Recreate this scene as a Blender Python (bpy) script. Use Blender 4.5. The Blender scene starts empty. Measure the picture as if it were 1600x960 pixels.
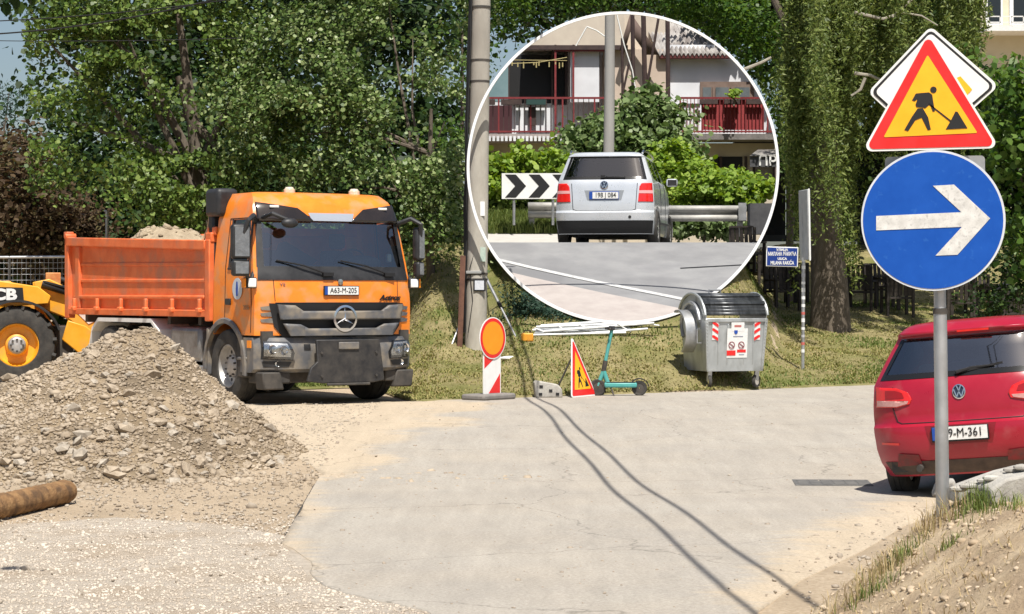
import bpy, bmesh, math, random
import numpy as np
from mathutils import Vector, Matrix, noise as mnoise
R = math.radians
rng = np.random.default_rng(7)
random.seed(7)
scene = bpy.context.scene
C = scene.collection

# ------------------------------------------------------------------ camera, sky, sun, exposure
FPX, EYE, HOR = 3400.0, 1.75, 460.0
cam_data = bpy.data.cameras.new('camera')
cam_data.sensor_width = 36.0
cam_data.lens = FPX / 1600 * 36
cam_data.shift_y = -20 / 1600
cam_data.clip_end = 2000
cam_data.clip_start = 0.1
cam = bpy.data.objects.new('camera', cam_data)
C.objects.link(cam)
cam.location = (0, 0, EYE)
cam.rotation_euler = (R(90), 0, 0)
scene.camera = cam

SUN_EL, SUN_AZ = 62.0, 168.0          # azimuth clockwise from +Y of the sun's place in the sky
world = bpy.data.worlds.new('World')
scene.world = world
world.use_nodes = True
wn = world.node_tree
sky = wn.nodes.new('ShaderNodeTexSky')
sky.sky_type = 'NISHITA'
sky.sun_disc = False
sky.sun_elevation = R(SUN_EL)
sky.sun_rotation = R(SUN_AZ)
sky.dust_density = 2.0
wn.links.new(sky.outputs[0], wn.nodes['Background'].inputs[0])
wn.nodes['Background'].inputs[1].default_value = 0.072
sun_data = bpy.data.lights.new('sun', 'SUN')
sun_data.energy = 4.6
sun_data.angle = R(0.4)
sun_data.color = (1.0, 0.955, 0.88)
sun = bpy.data.objects.new('sun', sun_data)
C.objects.link(sun)
to_sun = Vector((math.sin(R(SUN_AZ)) * math.cos(R(SUN_EL)), math.cos(R(SUN_AZ)) * math.cos(R(SUN_EL)), math.sin(R(SUN_EL))))
sun.rotation_euler = to_sun.to_track_quat('Z', 'Y').to_euler()
sun.location = (0, -20, 60)
vs = scene.view_settings
vs.view_transform = 'Standard'
vs.look = 'None'
vs.gamma = 1
vs.use_curve_mapping = False
vs.exposure = 0.55

# ------------------------------------------------------------------ helpers
def at(px, py, Y):
    return Vector(((px - 800) / FPX * Y, Y, EYE - (py - HOR) / FPX * Y))
def sst(a, b, x):
    t = np.clip((x - a) / (b - a), 0, 1)
    return t * t * (3 - 2 * t)
def smin(a, b, k):
    h = np.clip(0.5 + 0.5 * (b - a) / k, 0, 1)
    return b * (1 - h) + a * h - k * h * (1 - h)

_gr = rng.random((3, 97, 97))
def vnoise(x, y, s, k=0):
    x = np.asarray(x, float) / s + 31.7; y = np.asarray(y, float) / s + 57.3
    xi = np.floor(x).astype(int); yi = np.floor(y).astype(int)
    fx = x - xi; fy = y - yi
    fx = fx * fx * (3 - 2 * fx); fy = fy * fy * (3 - 2 * fy)
    g = _gr[k]; a = g[xi % 97, yi % 97]; b = g[(xi + 1) % 97, yi % 97]; c = g[xi % 97, (yi + 1) % 97]; d = g[(xi + 1) % 97, (yi + 1) % 97]
    return (a * (1 - fx) + b * fx) * (1 - fy) + (c * (1 - fx) + d * fx) * fy - 0.5

def lin(c):
    return tuple(((v / 255) / 12.92 if v / 255 <= 0.04045 else ((v / 255 + 0.055) / 1.055) ** 2.4) for v in c)

MATS = {}
def mat(name, c1, c2=None, scale=8.0, rough=0.7, metal=0.0, bump=0.0, bscale=None, c3=None, s3=1.2, spec=0.5, coat=0.0, lo=0.35, hi=0.65, trans=0.0, emit=0, stretch=None, th3=0.55):
    if name in MATS: return MATS[name]
    m = bpy.data.materials.new(name); m.use_nodes = True
    nt = m.node_tree; N = nt.nodes; L = nt.links
    b = N['Principled BSDF']
    b.inputs['Roughness'].default_value = rough
    b.inputs['Metallic'].default_value = metal
    b.inputs['Specular IOR Level'].default_value = spec
    b.inputs['Coat Weight'].default_value = coat
    b.inputs['Transmission Weight'].default_value = trans
    c1 = tuple(c1) + (1,)
    b.inputs['Base Color'].default_value = c1
    tc = N.new('ShaderNodeTexCoord'); src = tc.outputs['Object']
    if stretch:
        mp = N.new('ShaderNodeMapping'); mp.inputs['Scale'].default_value = stretch
        L.new(src, mp.inputs[0]); src = mp.outputs[0]
    col = None
    if c2 is not None:
        n = N.new('ShaderNodeTexNoise'); n.inputs['Scale'].default_value = scale; n.inputs['Detail'].default_value = 6; n.inputs['Roughness'].default_value = 0.65
        L.new(src, n.inputs['Vector'])
        r = N.new('ShaderNodeMapRange'); r.inputs[1].default_value = lo; r.inputs[2].default_value = hi
        L.new(n.outputs[0], r.inputs[0])
        mx = N.new('ShaderNodeMix'); mx.data_type = 'RGBA'
        mx.inputs[6].default_value = c1; mx.inputs[7].default_value = tuple(c2) + (1,)
        L.new(r.outputs[0], mx.inputs[0]); col = mx.outputs[2]
        rr = N.new('ShaderNodeMapRange'); rr.inputs[3].default_value = max(rough - 0.1, 0.02); rr.inputs[4].default_value = min(rough + 0.12, 1)
        L.new(n.outputs[0], rr.inputs[0]); L.new(rr.outputs[0], b.inputs['Roughness'])
    if c3 is not None:
        n = N.new('ShaderNodeTexNoise'); n.inputs['Scale'].default_value = s3; n.inputs['Detail'].default_value = 5
        L.new(src, n.inputs['Vector'])
        r = N.new('ShaderNodeMapRange'); r.inputs[1].default_value = th3 - 0.08; r.inputs[2].default_value = th3 + 0.12
        L.new(n.outputs[0], r.inputs[0])
        mx = N.new('ShaderNodeMix'); mx.data_type = 'RGBA'
        if col: L.new(col, mx.inputs[6])
        else: mx.inputs[6].default_value = c1
        mx.inputs[7].default_value = tuple(c3) + (1,)
        L.new(r.outputs[0], mx.inputs[0]); col = mx.outputs[2]
    if col: L.new(col, b.inputs['Base Color'])
    if bump:
        n = N.new('ShaderNodeTexNoise'); n.inputs['Scale'].default_value = bscale or scale * 2; n.inputs['Detail'].default_value = 8; n.inputs['Roughness'].default_value = 0.7
        L.new(src, n.inputs['Vector'])
        bp = N.new('ShaderNodeBump'); bp.inputs['Strength'].default_value = 1.0; bp.inputs['Distance'].default_value = bump
        L.new(n.outputs[0], bp.inputs['Height']); L.new(bp.outputs[0], b.inputs['Normal'])
    MATS[name] = m
    return m

def leafmat(name, ca, cb, cc=None, tr=0.35, rough=0.45):
    m = bpy.data.materials.new(name); m.use_nodes = True
    nt = m.node_tree; N = nt.nodes; L = nt.links
    b = N['Principled BSDF']; out = N['Material Output']
    b.inputs['Roughness'].default_value = rough
    b.inputs['Specular IOR Level'].default_value = 0.22
    g = N.new('ShaderNodeNewGeometry')
    ramp = N.new('ShaderNodeValToRGB')
    ramp.color_ramp.elements[0].color = tuple(ca) + (1,)
    ramp.color_ramp.elements[1].color = tuple(cc or cb) + (1,)
    e = ramp.color_ramp.elements.new(0.6); e.color = tuple(cb) + (1,)
    L.new(g.outputs['Random Per Island'], ramp.inputs[0])
    L.new(ramp.outputs[0], b.inputs['Base Color'])
    t = N.new('ShaderNodeBsdfTranslucent')
    hs = N.new('ShaderNodeHueSaturation'); hs.inputs['Hue'].default_value = 0.485; hs.inputs['Saturation'].default_value = 1.15; hs.inputs['Value'].default_value = 1.3
    L.new(ramp.outputs[0], hs.inputs['Color']); L.new(hs.outputs[0], t.inputs[0])
    mx = N.new('ShaderNodeMixShader'); mx.inputs[0].default_value = tr
    L.new(b.outputs[0], mx.inputs[1]); L.new(t.outputs[0], mx.inputs[2]); L.new(mx.outputs[0], out.inputs[0])
    return m

def glassmat(name, tint, rough=0.02, mixv=0.25):
    """thin glazing: a sharp reflection over a tinted see-through sheet"""
    m = bpy.data.materials.new(name); m.use_nodes = True
    nt = m.node_tree; N = nt.nodes; L = nt.links
    N.remove(N['Principled BSDF'])
    t = N.new('ShaderNodeBsdfTransparent'); t.inputs[0].default_value = tuple(tint) + (1,)
    gl = N.new('ShaderNodeBsdfGlossy'); gl.inputs['Roughness'].default_value = rough
    fr = N.new('ShaderNodeFresnel'); fr.inputs[0].default_value = 1.5
    ad = N.new('ShaderNodeMath'); ad.operation = 'ADD'; ad.inputs[1].default_value = mixv; ad.use_clamp = True
    L.new(fr.outputs[0], ad.inputs[0])
    mx = N.new('ShaderNodeMixShader'); L.new(ad.outputs[0], mx.inputs[0]); L.new(t.outputs[0], mx.inputs[1]); L.new(gl.outputs[0], mx.inputs[2])
    L.new(mx.outputs[0], N['Material Output'].inputs[0])
    return m

class MB:
    def __init__(s): s.v = []; s.f = []
    def add(s, vs, fs):
        o = len(s.v); s.v += [tuple(p) for p in vs]; s.f += [tuple(i + o for i in f) for f in fs]; return s
    def box(s, c, d, rot=None):
        hx, hy, hz = d[0] / 2, d[1] / 2, d[2] / 2
        P = [Vector((x, y, z)) for x in (-hx, hx) for y in (-hy, hy) for z in (-hz, hz)]
        if rot is not None:
            M = rot if isinstance(rot, Matrix) else Matrix.Rotation(rot[2], 3, 'Z') @ Matrix.Rotation(rot[1], 3, 'Y') @ Matrix.Rotation(rot[0], 3, 'X')
            P = [M @ p for p in P]
        c = Vector(c)
        return s.add([p + c for p in P], [(0, 1, 3, 2), (4, 6, 7, 5), (0, 4, 5, 1), (2, 3, 7, 6), (0, 2, 6, 4), (1, 5, 7, 3)])
    def b2(s, a, b):
        a = Vector(a); b = Vector(b)
        return s.box((a + b) / 2, [abs(x) for x in (b - a)])
    def bar(s, p, q, w, h, up=(0, 0, 1)):
        p = Vector(p); q = Vector(q); d = q - p
        z = d.normalized(); u = Vector(up)
        x = u.cross(z)
        if x.length < 1e-4: x = Vector((1, 0, 0)).cross(z)
        x.normalize(); y = z.cross(x)
        M = Matrix((x, y, z)).transposed()
        return s.box((p + q) / 2, (w, h, d.length), M)
    def tube(s, pts, r, n=8, cap=True):
        pts = [Vector(p) for p in pts]; k = len(pts)
        rs = r if hasattr(r, '__len__') else [r] * k
        V = []; fs = []
        ref = None
        for i, p in enumerate(pts):
            t = (pts[min(i + 1, k - 1)] - pts[max(i - 1, 0)]).normalized()
            if ref is None:
                ref = Vector((0, 0, 1)) if abs(t.z) < 0.9 else Vector((1, 0, 0))
            x = ref - t * ref.dot(t); x.normalize(); ref = x; y = t.cross(x)
            for j in range(n):
                a = 2 * math.pi * j / n
                V.append(p + (x * math.cos(a) + y * math.sin(a)) * rs[i])
        for i in range(k - 1):
            for j in range(n):
                a = i * n + j; b = i * n + (j + 1) % n
                fs.append((a, b, b + n, a + n))
        if cap:
            fs.append(tuple(reversed(range(n)))); fs.append(tuple(range((k - 1) * n, k * n)))
        return s.add(V, fs)
    def lathe(s, prof, c, axis=(1, 0, 0), n=32, closed=False, a0=0, a1=2 * math.pi):
        """prof: list of (radius, offset along axis)"""
        z = Vector(axis).normalized(); x = Vector((0, 0, 1)) if abs(z.z) < 0.9 else Vector((1, 0, 0))
        x = (x - z * x.dot(z)).normalized(); y = z.cross(x); c = Vector(c)
        full = abs(a1 - a0 - 2 * math.pi) < 1e-6
        m = n if full else n + 1
        V = []; k = len(prof); fs = []
        for j in range(m):
            a = a0 + (a1 - a0) * j / n
            d = x * math.cos(a) + y * math.sin(a)
            for r, o in prof: V.append(c + d * r + z * o)
        for j in range(n):
            for i in range(k if closed else k - 1):
                i2 = (i + 1) % k; j2 = (j + 1) % m
                fs.append((j * k + i, j2 * k + i, j2 * k + i2, j * k + i2))
        return s.add(V, fs)
    def prism(s, poly, o, ex, ey, t):
        """poly 2d in the plane (o, ex, ey), thickness t along ex x ey (front face at o + t*n)"""
        o = Vector(o); ex = Vector(ex); ey = Vector(ey); n = ex.cross(ey).normalized()
        A = [o + ex * p[0] + ey * p[1] for p in poly]; B = [p + n * t for p in A]; k = len(poly)
        fs = [tuple(reversed(range(k))), tuple(range(k, 2 * k))] + [(i, (i + 1) % k, (i + 1) % k + k, i + k) for i in range(k)]
        return s.add(A + B, fs)
    def sphere(s, c, r, n=10, m=7, sc=(1, 1, 1)):
        c = Vector(c); V = []; fs = []
        for i in range(m + 1):
            t = math.pi * i / m
            for j in range(n):
                a = 2 * math.pi * j / n
                V.append(c + Vector((r * sc[0] * math.sin(t) * math.cos(a), r * sc[1] * math.sin(t) * math.sin(a), r * sc[2] * math.cos(t))))
        for i in range(m):
            for j in range(n):
                a = i * n + j; b = i * n + (j + 1) % n
                fs.append((a, a + n, b + n, b))
        return s.add(V, fs)
    def mesh(s, name):
        me = bpy.data.meshes.new(name); me.from_pydata(s.v, [], s.f); me.validate(); return me
    def build(s, name, m, parent=None, bevel=0.0, smooth=40, loc=None, fix=True, seg=2):
        me = s.mesh(name)
        if fix:
            bm = bmesh.new(); bm.from_mesh(me); bmesh.ops.recalc_face_normals(bm, faces=bm.faces); bm.to_mesh(me); bm.free()
        return link(name, me, m, parent, bevel, smooth, loc, seg)

def link(name, me, m, parent=None, bevel=0.0, smooth=40, loc=None, seg=2):
    o = bpy.data.objects.new(name, me); C.objects.link(o)
    if m is not None: me.materials.append(m if not isinstance(m, str) else MATS[m])
    if smooth:
        me.shade_smooth()
        if smooth < 180: me.set_sharp_from_angle(angle=R(smooth))
    if bevel:
        b = o.modifiers.new('bevel', 'BEVEL'); b.width = bevel; b.segments = seg; b.limit_method = 'ANGLE'; b.angle_limit = R(35)
    if parent is not None: o.parent = parent
    if loc is not None: o.location = loc
    return o

def tag(o, label=None, cat=None, group=None, kind=None):
    if label: o['label'] = label
    if cat: o['category'] = cat
    if group: o['group'] = group
    if kind: o['kind'] = kind
    return o
def thing(name, label, cat, loc=(0, 0, 0), rz=0.0, group=None, kind=None):
    o = bpy.data.objects.new(name, None); C.objects.link(o); o.empty_display_size = 0.2
    o.location = loc; o.rotation_euler = (0, 0, rz)
    return tag(o, label, cat, group, kind)
def neg(root): return -root.location         # offset for a part modelled in world coordinates under an unrotated root

def npmesh(name, V, k, m, parent=None, loc=None, smooth=False):
    """N separate k-gons from an (N*k,3) array"""
    V = np.asarray(V, np.float32).reshape(-1, 3); n = len(V) // k
    me = bpy.data.meshes.new(name)
    me.vertices.add(len(V)); me.vertices.foreach_set('co', V.ravel())
    me.loops.add(n * k); me.loops.foreach_set('vertex_index', np.arange(n * k, dtype=np.int32))
    me.polygons.add(n); me.polygons.foreach_set('loop_start', np.arange(0, n * k, k, dtype=np.int32)); me.polygons.foreach_set('loop_total', np.full(n, k, np.int32))
    me.update(calc_edges=True)
    return link(name, me, m, parent, 0, 0, loc)

LEAF = {'round': np.array([[0, 0, 0], [.42, .25, .1], [.4, .65, .1], [0, 1, 0], [-.4, .65, .1], [-.42, .25, .1]]),
        'long': np.array([[0, 0, 0], [.16, .35, .04], [0, 1, 0], [-.16, .35, .04]]),
        'blade': np.array([[-.06, 0, 0], [.06, 0, 0], [.0, 1, .1]])}
def leaves(P, D, size, shape='round', jit=0.8):
    """P points, D preferred normals, returns stacked polygons"""
    n = len(P); S = LEAF[shape]
    nrm = D + rng.normal(0, jit, (n, 3)); nrm /= np.linalg.norm(nrm, axis=1, keepdims=True) + 1e-9
    a = rng.normal(0, 1, (n, 3)); a[:, 2] -= 0.4
    ey = a - nrm * (a * nrm).sum(1, keepdims=True); ey /= np.linalg.norm(ey, axis=1, keepdims=True) + 1e-9
    ex = np.cross(ey, nrm)
    sz = (np.asarray(size) * rng.uniform(.5, 1.45, n))[:, None, None]
    V = P[:, None, :] + sz * (S[None, :, 0:1] * ex[:, None, :] + S[None, :, 1:2] * ey[:, None, :] + S[None, :, 2:3] * nrm[:, None, :])
    return V.reshape(-1, 3), len(S)

# the round frame: everything of the roadside view lies inside this sight cone
CX, CY, CR = 973.4, 262.6, 242.0
def in_cone(P, r):
    P = np.asarray(P); px = 800 + FPX * P[:, 0] / P[:, 1]; py = HOR - FPX * (P[:, 2] - EYE) / P[:, 1]
    return (px - CX) ** 2 + (py - CY) ** 2 < r * r
CAMV = Vector((0, 0, EYE))
def cone_planes(r, n=72):
    D = [(at(CX + r * math.cos(2 * math.pi * k / n), CY + r * math.sin(2 * math.pi * k / n), 1.0) - CAMV) for k in range(n)]
    mid = at(CX, CY, 1.0) - CAMV; out = []
    for k in range(n):
        nn = D[k].cross(D[(k + 1) % n]).normalized()
        if nn.dot(mid) > 0: nn = -nn
        out.append(nn)
    return out
CONE = cone_planes(CR)
def clip(mb, planes=None):
    bm = bmesh.new(); me = mb.mesh('tmp') if isinstance(mb, MB) else mb; bm.from_mesh(me)
    bmesh.ops.recalc_face_normals(bm, faces=bm.faces)
    for nn in (planes or CONE):
        bmesh.ops.bisect_plane(bm, geom=bm.verts[:] + bm.edges[:] + bm.faces[:], plane_co=CAMV, plane_no=nn, clear_outer=True, dist=1e-5)
    me2 = bpy.data.meshes.new('clipped'); bm.to_mesh(me2); bm.free()
    if isinstance(mb, MB): bpy.data.meshes.remove(me)
    return me2

def grid_poly(poly, step, fn):
    """flat polygon cut along a grid and mapped through fn(x,y)->(x,y,z); returns a mesh"""
    bm = bmesh.new(); vs_ = [bm.verts.new((p[0], p[1], 0)) for p in poly]; bm.faces.new(vs_)
    bmesh.ops.triangulate(bm, faces=bm.faces[:], ngon_method='EAR_CLIP')
    xs = [p[0] for p in poly]; ys = [p[1] for p in poly]
    sx, sy = step if hasattr(step, '__len__') else (step, step)
    for ax, lo, hi, st in ((0, min(xs), max(xs), sx), (1, min(ys), max(ys), sy)):
        q = math.floor(lo / st) * st + st
        while q < hi - 1e-6:
            co = [0, 0, 0]; no = [0, 0, 0]; co[ax] = q; no[ax] = 1
            bmesh.ops.bisect_plane(bm, geom=bm.verts[:] + bm.edges[:] + bm.faces[:], plane_co=co, plane_no=no, dist=1e-6)
            q += st
    for v in bm.verts: v.co = Vector(fn(v.co.x, v.co.y))
    bmesh.ops.recalc_face_normals(bm, faces=bm.faces)
    me = bpy.data.meshes.new('patch'); bm.to_mesh(me); bm.free()
    return me

def text_mesh(s, size, depth=0.004, font=None, shear=0.0, bold=0.0, sx=1.0):
    cu = bpy.data.curves.new('t', 'FONT'); cu.body = s; cu.size = size; cu.align_x = 'CENTER'; cu.align_y = 'CENTER'
    cu.extrude = depth; cu.shear = shear; cu.offset = bold; cu.resolution_u = 3
    o = bpy.data.objects.new('t', cu); C.objects.link(o)
    dg = bpy.context.evaluated_depsgraph_get(); dg.update()
    me = bpy.data.meshes.new_from_object(o.evaluated_get(dg))
    bpy.data.objects.remove(o); bpy.data.curves.remove(cu)
    if sx != 1.0:
        for v in me.vertices: v.co.x *= sx
    me.materials.clear()
    return me
def text(name, s, size, m, parent, loc, rot, depth=0.003, **k):
    o = link(name, text_mesh(s, size, depth, **k), m, parent, 0, 0)
    o.location = loc; o.rotation_euler = rot
    return o

def stone_mesh(seed, flat=0.6):
    r = random.Random(seed); bm = bmesh.new()
    bmesh.ops.create_icosphere(bm, subdivisions=1, radius=1)
    for v in bm.verts:
        v.co *= r.uniform(.72, 1.2); v.co.z *= flat; v.co.x *= 1.25
    me = bpy.data.meshes.new('stone'); bm.to_mesh(me); bm.free(); return me
def stones_np(P, S, nvar=8, flat=0.6):
    """many joined stones -> verts, tris"""
    base = []
    for i in range(nvar):
        me = stone_mesh(100 + i, flat); v = np.array([x.co for x in me.vertices]); f = np.array([tuple(p.vertices) for p in me.polygons]); base.append((v, f)); bpy.data.meshes.remove(me)
    V = []; Fc = []; o = 0
    which = rng.integers(0, nvar, len(P)); ang = rng.uniform(0, 6.28, len(P)); til = rng.normal(0, .5, len(P))
    for k in range(nvar):
        idx = np.where(which == k)[0]
        if not len(idx): continue
        v, f = base[k]; n = len(idx)
        c, s_ = np.cos(ang[idx]), np.sin(ang[idx]); ct, st = np.cos(til[idx]), np.sin(til[idx])
        x = v[None, :, 0]; y = v[None, :, 1] * ct[:, None] - v[None, :, 2] * st[:, None]; z = v[None, :, 1] * st[:, None] + v[None, :, 2] * ct[:, None]
        X = x * c[:, None] - y * s_[:, None]; Y = x * s_[:, None] + y * c[:, None]
        W = np.stack([X, Y, z], -1) * S[idx][:, None, None] + P[idx][:, None, :]
        V.append(W.reshape(-1, 3)); Fc.append((f[None] + (np.arange(n) * len(v))[:, None, None] + o).reshape(-1, 3)); o += n * len(v)
    V = np.concatenate(V); Fc = np.concatenate(Fc)
    return V, Fc
def trimesh(name, V, Fc, m, parent=None, loc=None, smooth=0):
    me = bpy.data.meshes.new(name); n = len(Fc)
    me.vertices.add(len(V)); me.vertices.foreach_set('co', V.astype(np.float32).ravel())
    me.loops.add(n * 3); me.loops.foreach_set('vertex_index', Fc.astype(np.int32).ravel())
    me.polygons.add(n); me.polygons.foreach_set('loop_start', np.arange(0, n * 3, 3, dtype=np.int32)); me.polygons.foreach_set('loop_total', np.full(n, 3, np.int32))
    me.update(calc_edges=True)
    return link(name, me, m, parent, 0, smooth, loc)
# ------------------------------------------------------------------ terrain
def rise(y): return 0.22 * sst(19, 29.5, y)
def verge(x): return 31.75 + 0.72 * np.clip(x, -6, 14) + 0.1 * np.sin(x * 1.3) + 5.5 * sst(-1.25, -2.6, x)
RY = 36.3
def zi(Y): return np.interp(Y, [34.0, RY, 41.5, 42.1, 48, 52, 66], [.62, 1.255, 2.743, 2.70, 2.70, 2.9, 3.4])
def ground_z(x, y):
    x = np.asarray(x, float); y = np.asarray(y, float)
    d = np.maximum(y - verge(x), 0)
    vg = verge(x); q = 800 + FPX * x / np.maximum(y, 1)
    hl = smin(.021 * d * d, 2.45 + 0 * d, .7)
    tt = np.clip((y - vg) / np.maximum(RY - vg, .8), 0, 1)
    hm = np.where(y < RY, (1.125 - .22) * tt ** 1.15, zi(y) - .13 - .22)
    hm = np.minimum(hm, 2.45)
    kl = sst(750, 812, q)
    hc = hl * (1 - kl) + hm * kl
    hr = smin(0.125 * d, 1.27 + 0 * d, 0.25) + 1.6 * sst(52, 60, y)
    k = sst(0.098, 0.125, x / np.maximum(y, 1))
    h = (hc * (1 - k) + hr * k) * sst(-7.5, -4.5, x)
    h = h + sst(0.0, 1.2, d) * vnoise(x, y, 1.1) * 0.10 * (1 - sst(800, 850, q) * (1 - sst(1120, 1200, q)) * sst(RY - .6, RY, y))
    return rise(y) + h + vnoise(x, y, 2.3, 1) * 0.02 * (y > 5)
def gpt(px, py):
    Y = FPX * EYE / (py - HOR)
    for _ in range(30):
        Y = FPX * (EYE - float(rise(Y))) / (py - HOR)
    return ((px - 800) / FPX * Y, Y)

M_sand = mat('sandy_dirt', (.36, .275, .185), (.53, .43, .31), 34, .95, bump=.02, bscale=50, c3=(.37, .29, .20), s3=1.4, spec=.2)
M_bank = mat('dry_grass_soil', (.20, .17, .08), (.33, .28, .14), 3.0, .95, bump=.05, bscale=14, c3=(.16, .165, .055), s3=.9, spec=.1)

ys = np.concatenate([np.linspace(3, 30, 120), np.linspace(30.2, 66, 150), np.geomspace(67, 900, 30)])
bs = np.linspace(-.7, .7, 181)
V = np.array([(b * y, y, float(ground_z(b * y, y))) for y in ys for b in bs]) if False else None
BB, YY = np.meshgrid(bs, ys); XX = BB * YY; ZZ = ground_z(XX, YY)
nb = len(bs); ny = len(ys)
V = np.stack([XX, YY, ZZ], -1).reshape(-1, 3)
I, J = np.meshgrid(np.arange(ny - 1), np.arange(nb - 1), indexing='ij')
a = (I * nb + J).ravel()
T = np.concatenate([np.stack([a, a + 1, a + nb + 1], 1), np.stack([a, a + nb + 1, a + nb], 1)])
near = MB(); near.add([(-60, -60, 0), (60, -60, 0), (2.1, 3.0, 0), (-2.1, 3.0, 0)], [(0, 1, 2, 3)])
tag(trimesh('ground', V, T, M_sand, smooth=180), 'pale sandy dirt ground around the road', None, kind='structure')
tag(near.build('ground', M_sand, smooth=0), 'sandy dirt ground behind the camera', None, kind='structure')

# grass bank: a sheet just over the ground, behind the verge line
E = []
bx = np.linspace(-6.0, 26, 129); by = np.linspace(0, 1, 90)
EX, ET = np.meshgrid(bx, by); V0 = verge(EX) + vnoise(EX, EX * 0, .5) * .35; EYY = V0 + (66 - V0) * ET ** 1.5
EZ = ground_z(EX, EYY) + 0.03 * sst(0, .02, ET) + 0.012 + vnoise(EX, EYY, .35, 2) * .05 * sst(0, .04, ET)
a = (np.meshgrid(np.arange(89), np.arange(128), indexing='ij')[0] * 129 + np.meshgrid(np.arange(89), np.arange(128), indexing='ij')[1]).ravel()
T = np.concatenate([np.stack([a, a + 1, a + 130], 1), np.stack([a, a + 130, a + 129], 1)])
tag(trimesh('grass_bank', np.stack([EX, EYY, EZ], -1).reshape(-1, 3), T, M_bank, smooth=180), None, None, kind='structure')

# road sheet with ragged left edge
edge_px = [(700, 1010), (672, 964), (655, 957), (632, 953), (610, 946), (585, 943), (560, 935), (540, 931), (522, 924), (505, 917), (490, 905), (484, 897), (488, 889), (486, 881), (470, 871), (458, 862), (447, 857), (440, 853),
           (449, 836), (460, 818), (470, 800), (480, 782), (490, 764), (497, 752), (502, 744), (485, 728), (452, 712), (425, 690), (402, 668), (385, 652), (360, 643), (330, 640)]
road_px = edge_px
P2 = [gpt(*p) for p in road_px]
far = [(-4.3, 30.4), (-3.0, 30.5), (-1.4, 30.75), (.2, 31.9), (2.6, 33.65), (6.0, 36.1), (12, 40.3), (16, 43)]
right = [(18, 38), (12, 29), (8.2, 22.5), (5.2, 18.6), (3.55, 17.6), (2.95, 16.4), (2.3, 14.6), (1.75, 13.2), (1.35, 11.9), (1.15, 10.8), (.9, 9.0), (.7, 6.5), (-.3, 6.5)]
poly = P2 + far + right
def road_fn(x, y): return (x, y, float(ground_z(x, min(y, float(verge(x)) - .05)) + 0.02))
me = grid_poly(poly, (.22, .3), road_fn)
co = np.empty(len(me.vertices) * 3); me.vertices.foreach_get('co', co); co = co.reshape(-1, 3)
pxs = 800 + FPX * co[:, 0] / co[:, 1]; pys = HOR + FPX * (EYE - co[:, 2]) / co[:, 1]
wob = vnoise(co[:, 0], co[:, 1], .8) * 120 + vnoise(co[:, 0], co[:, 1], .3, 1) * 50
lim = np.interp(pys, [630, 660, 700, 745, 800, 960], [720, 680, 590, 525, 455, 420])
dl = sst(lim + 90, lim - 60, pxs + wob)
rl = np.interp(pys, [600, 740, 790, 850, 900, 960], [1900, 1700, 1420, 1290, 1240, 1200])
dr = sst(rl - 170, rl + 40, pxs + wob * .8)
dust = np.clip(np.maximum(dl, dr), 0, 1) * .95 + .0
co[:, 2] -= .014 * sst(.55, .95, dust); me.vertices.foreach_set('co', co.ravel()); me.update()
at_ = me.attributes.new('dust', 'FLOAT', 'POINT'); at_.data.foreach_set('value', dust.astype(np.float32))
M_road = mat('dusty_asphalt', (.345, .312, .266), (.375, .342, .292), 1.1, .9, bump=.006, bscale=60, c3=(.33, .30, .258), s3=.5, spec=.25)
nt = M_road.node_tree; N = nt.nodes; L = nt.links
b = N['Principled BSDF']; old = b.inputs['Base Color'].links[0].from_socket
an = N.new('ShaderNodeAttribute'); an.attribute_name = 'dust'
tc = N.new('ShaderNodeTexCoord'); nn = N.new('ShaderNodeTexNoise'); nn.inputs['Scale'].default_value = 5; nn.inputs['Detail'].default_value = 8; nn.inputs['Roughness'].default_value = .7
mp = N.new('ShaderNodeMapping'); mp.inputs['Scale'].default_value = (.45, 1.3, 1); L.new(tc.outputs['Object'], mp.inputs[0]); L.new(mp.outputs[0], nn.inputs['Vector'])
ma = N.new('ShaderNodeMath'); ma.operation = 'MULTIPLY_ADD'; ma.inputs[1].default_value = 1.5; ma.inputs[2].default_value = -.75; L.new(nn.outputs[0], ma.inputs[0])
ad = N.new('ShaderNodeMath'); ad.operation = 'ADD'; L.new(an.outputs['Fac'], ad.inputs[0]); L.new(ma.outputs[0], ad.inputs[1])
rr = N.new('ShaderNodeMapRange'); rr.inputs[1].default_value = .25; rr.inputs[2].default_value = .75; L.new(ad.outputs[0], rr.inputs[0])
# a dust film in patches all over the asphalt
n2 = N.new('ShaderNodeTexNoise'); n2.inputs['Scale'].default_value = .7; n2.inputs['Detail'].default_value = 7; n2.inputs['Roughness'].default_value = .62; L.new(tc.outputs['Object'], n2.inputs['Vector'])
r2 = N.new('ShaderNodeMapRange'); r2.inputs[1].default_value = .42; r2.inputs[2].default_value = .75; r2.inputs[4].default_value = .22; L.new(n2.outputs[0], r2.inputs[0])
mm = N.new('ShaderNodeMath'); mm.operation = 'MAXIMUM'; L.new(rr.outputs[0], mm.inputs[0]); L.new(r2.outputs[0], mm.inputs[1])
mx = N.new('ShaderNodeMix'); mx.data_type = 'RGBA'; L.new(mm.outputs[0], mx.inputs[0]); L.new(old, mx.inputs[6]); mx.inputs[7].default_value = (.45, .37, .27, 1)
gn = N.new('ShaderNodeTexNoise'); gn.inputs['Scale'].default_value = 45; gn.inputs['Detail'].default_value = 6; gn.inputs['Roughness'].default_value = .8; L.new(tc.outputs['Object'], gn.inputs['Vector'])
gr_ = N.new('ShaderNodeMapRange'); gr_.inputs[1].default_value = .3; gr_.inputs[2].default_value = .7; gr_.inputs[3].default_value = .70; gr_.inputs[4].default_value = 1.26; L.new(gn.outputs[0], gr_.inputs[0])
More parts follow.
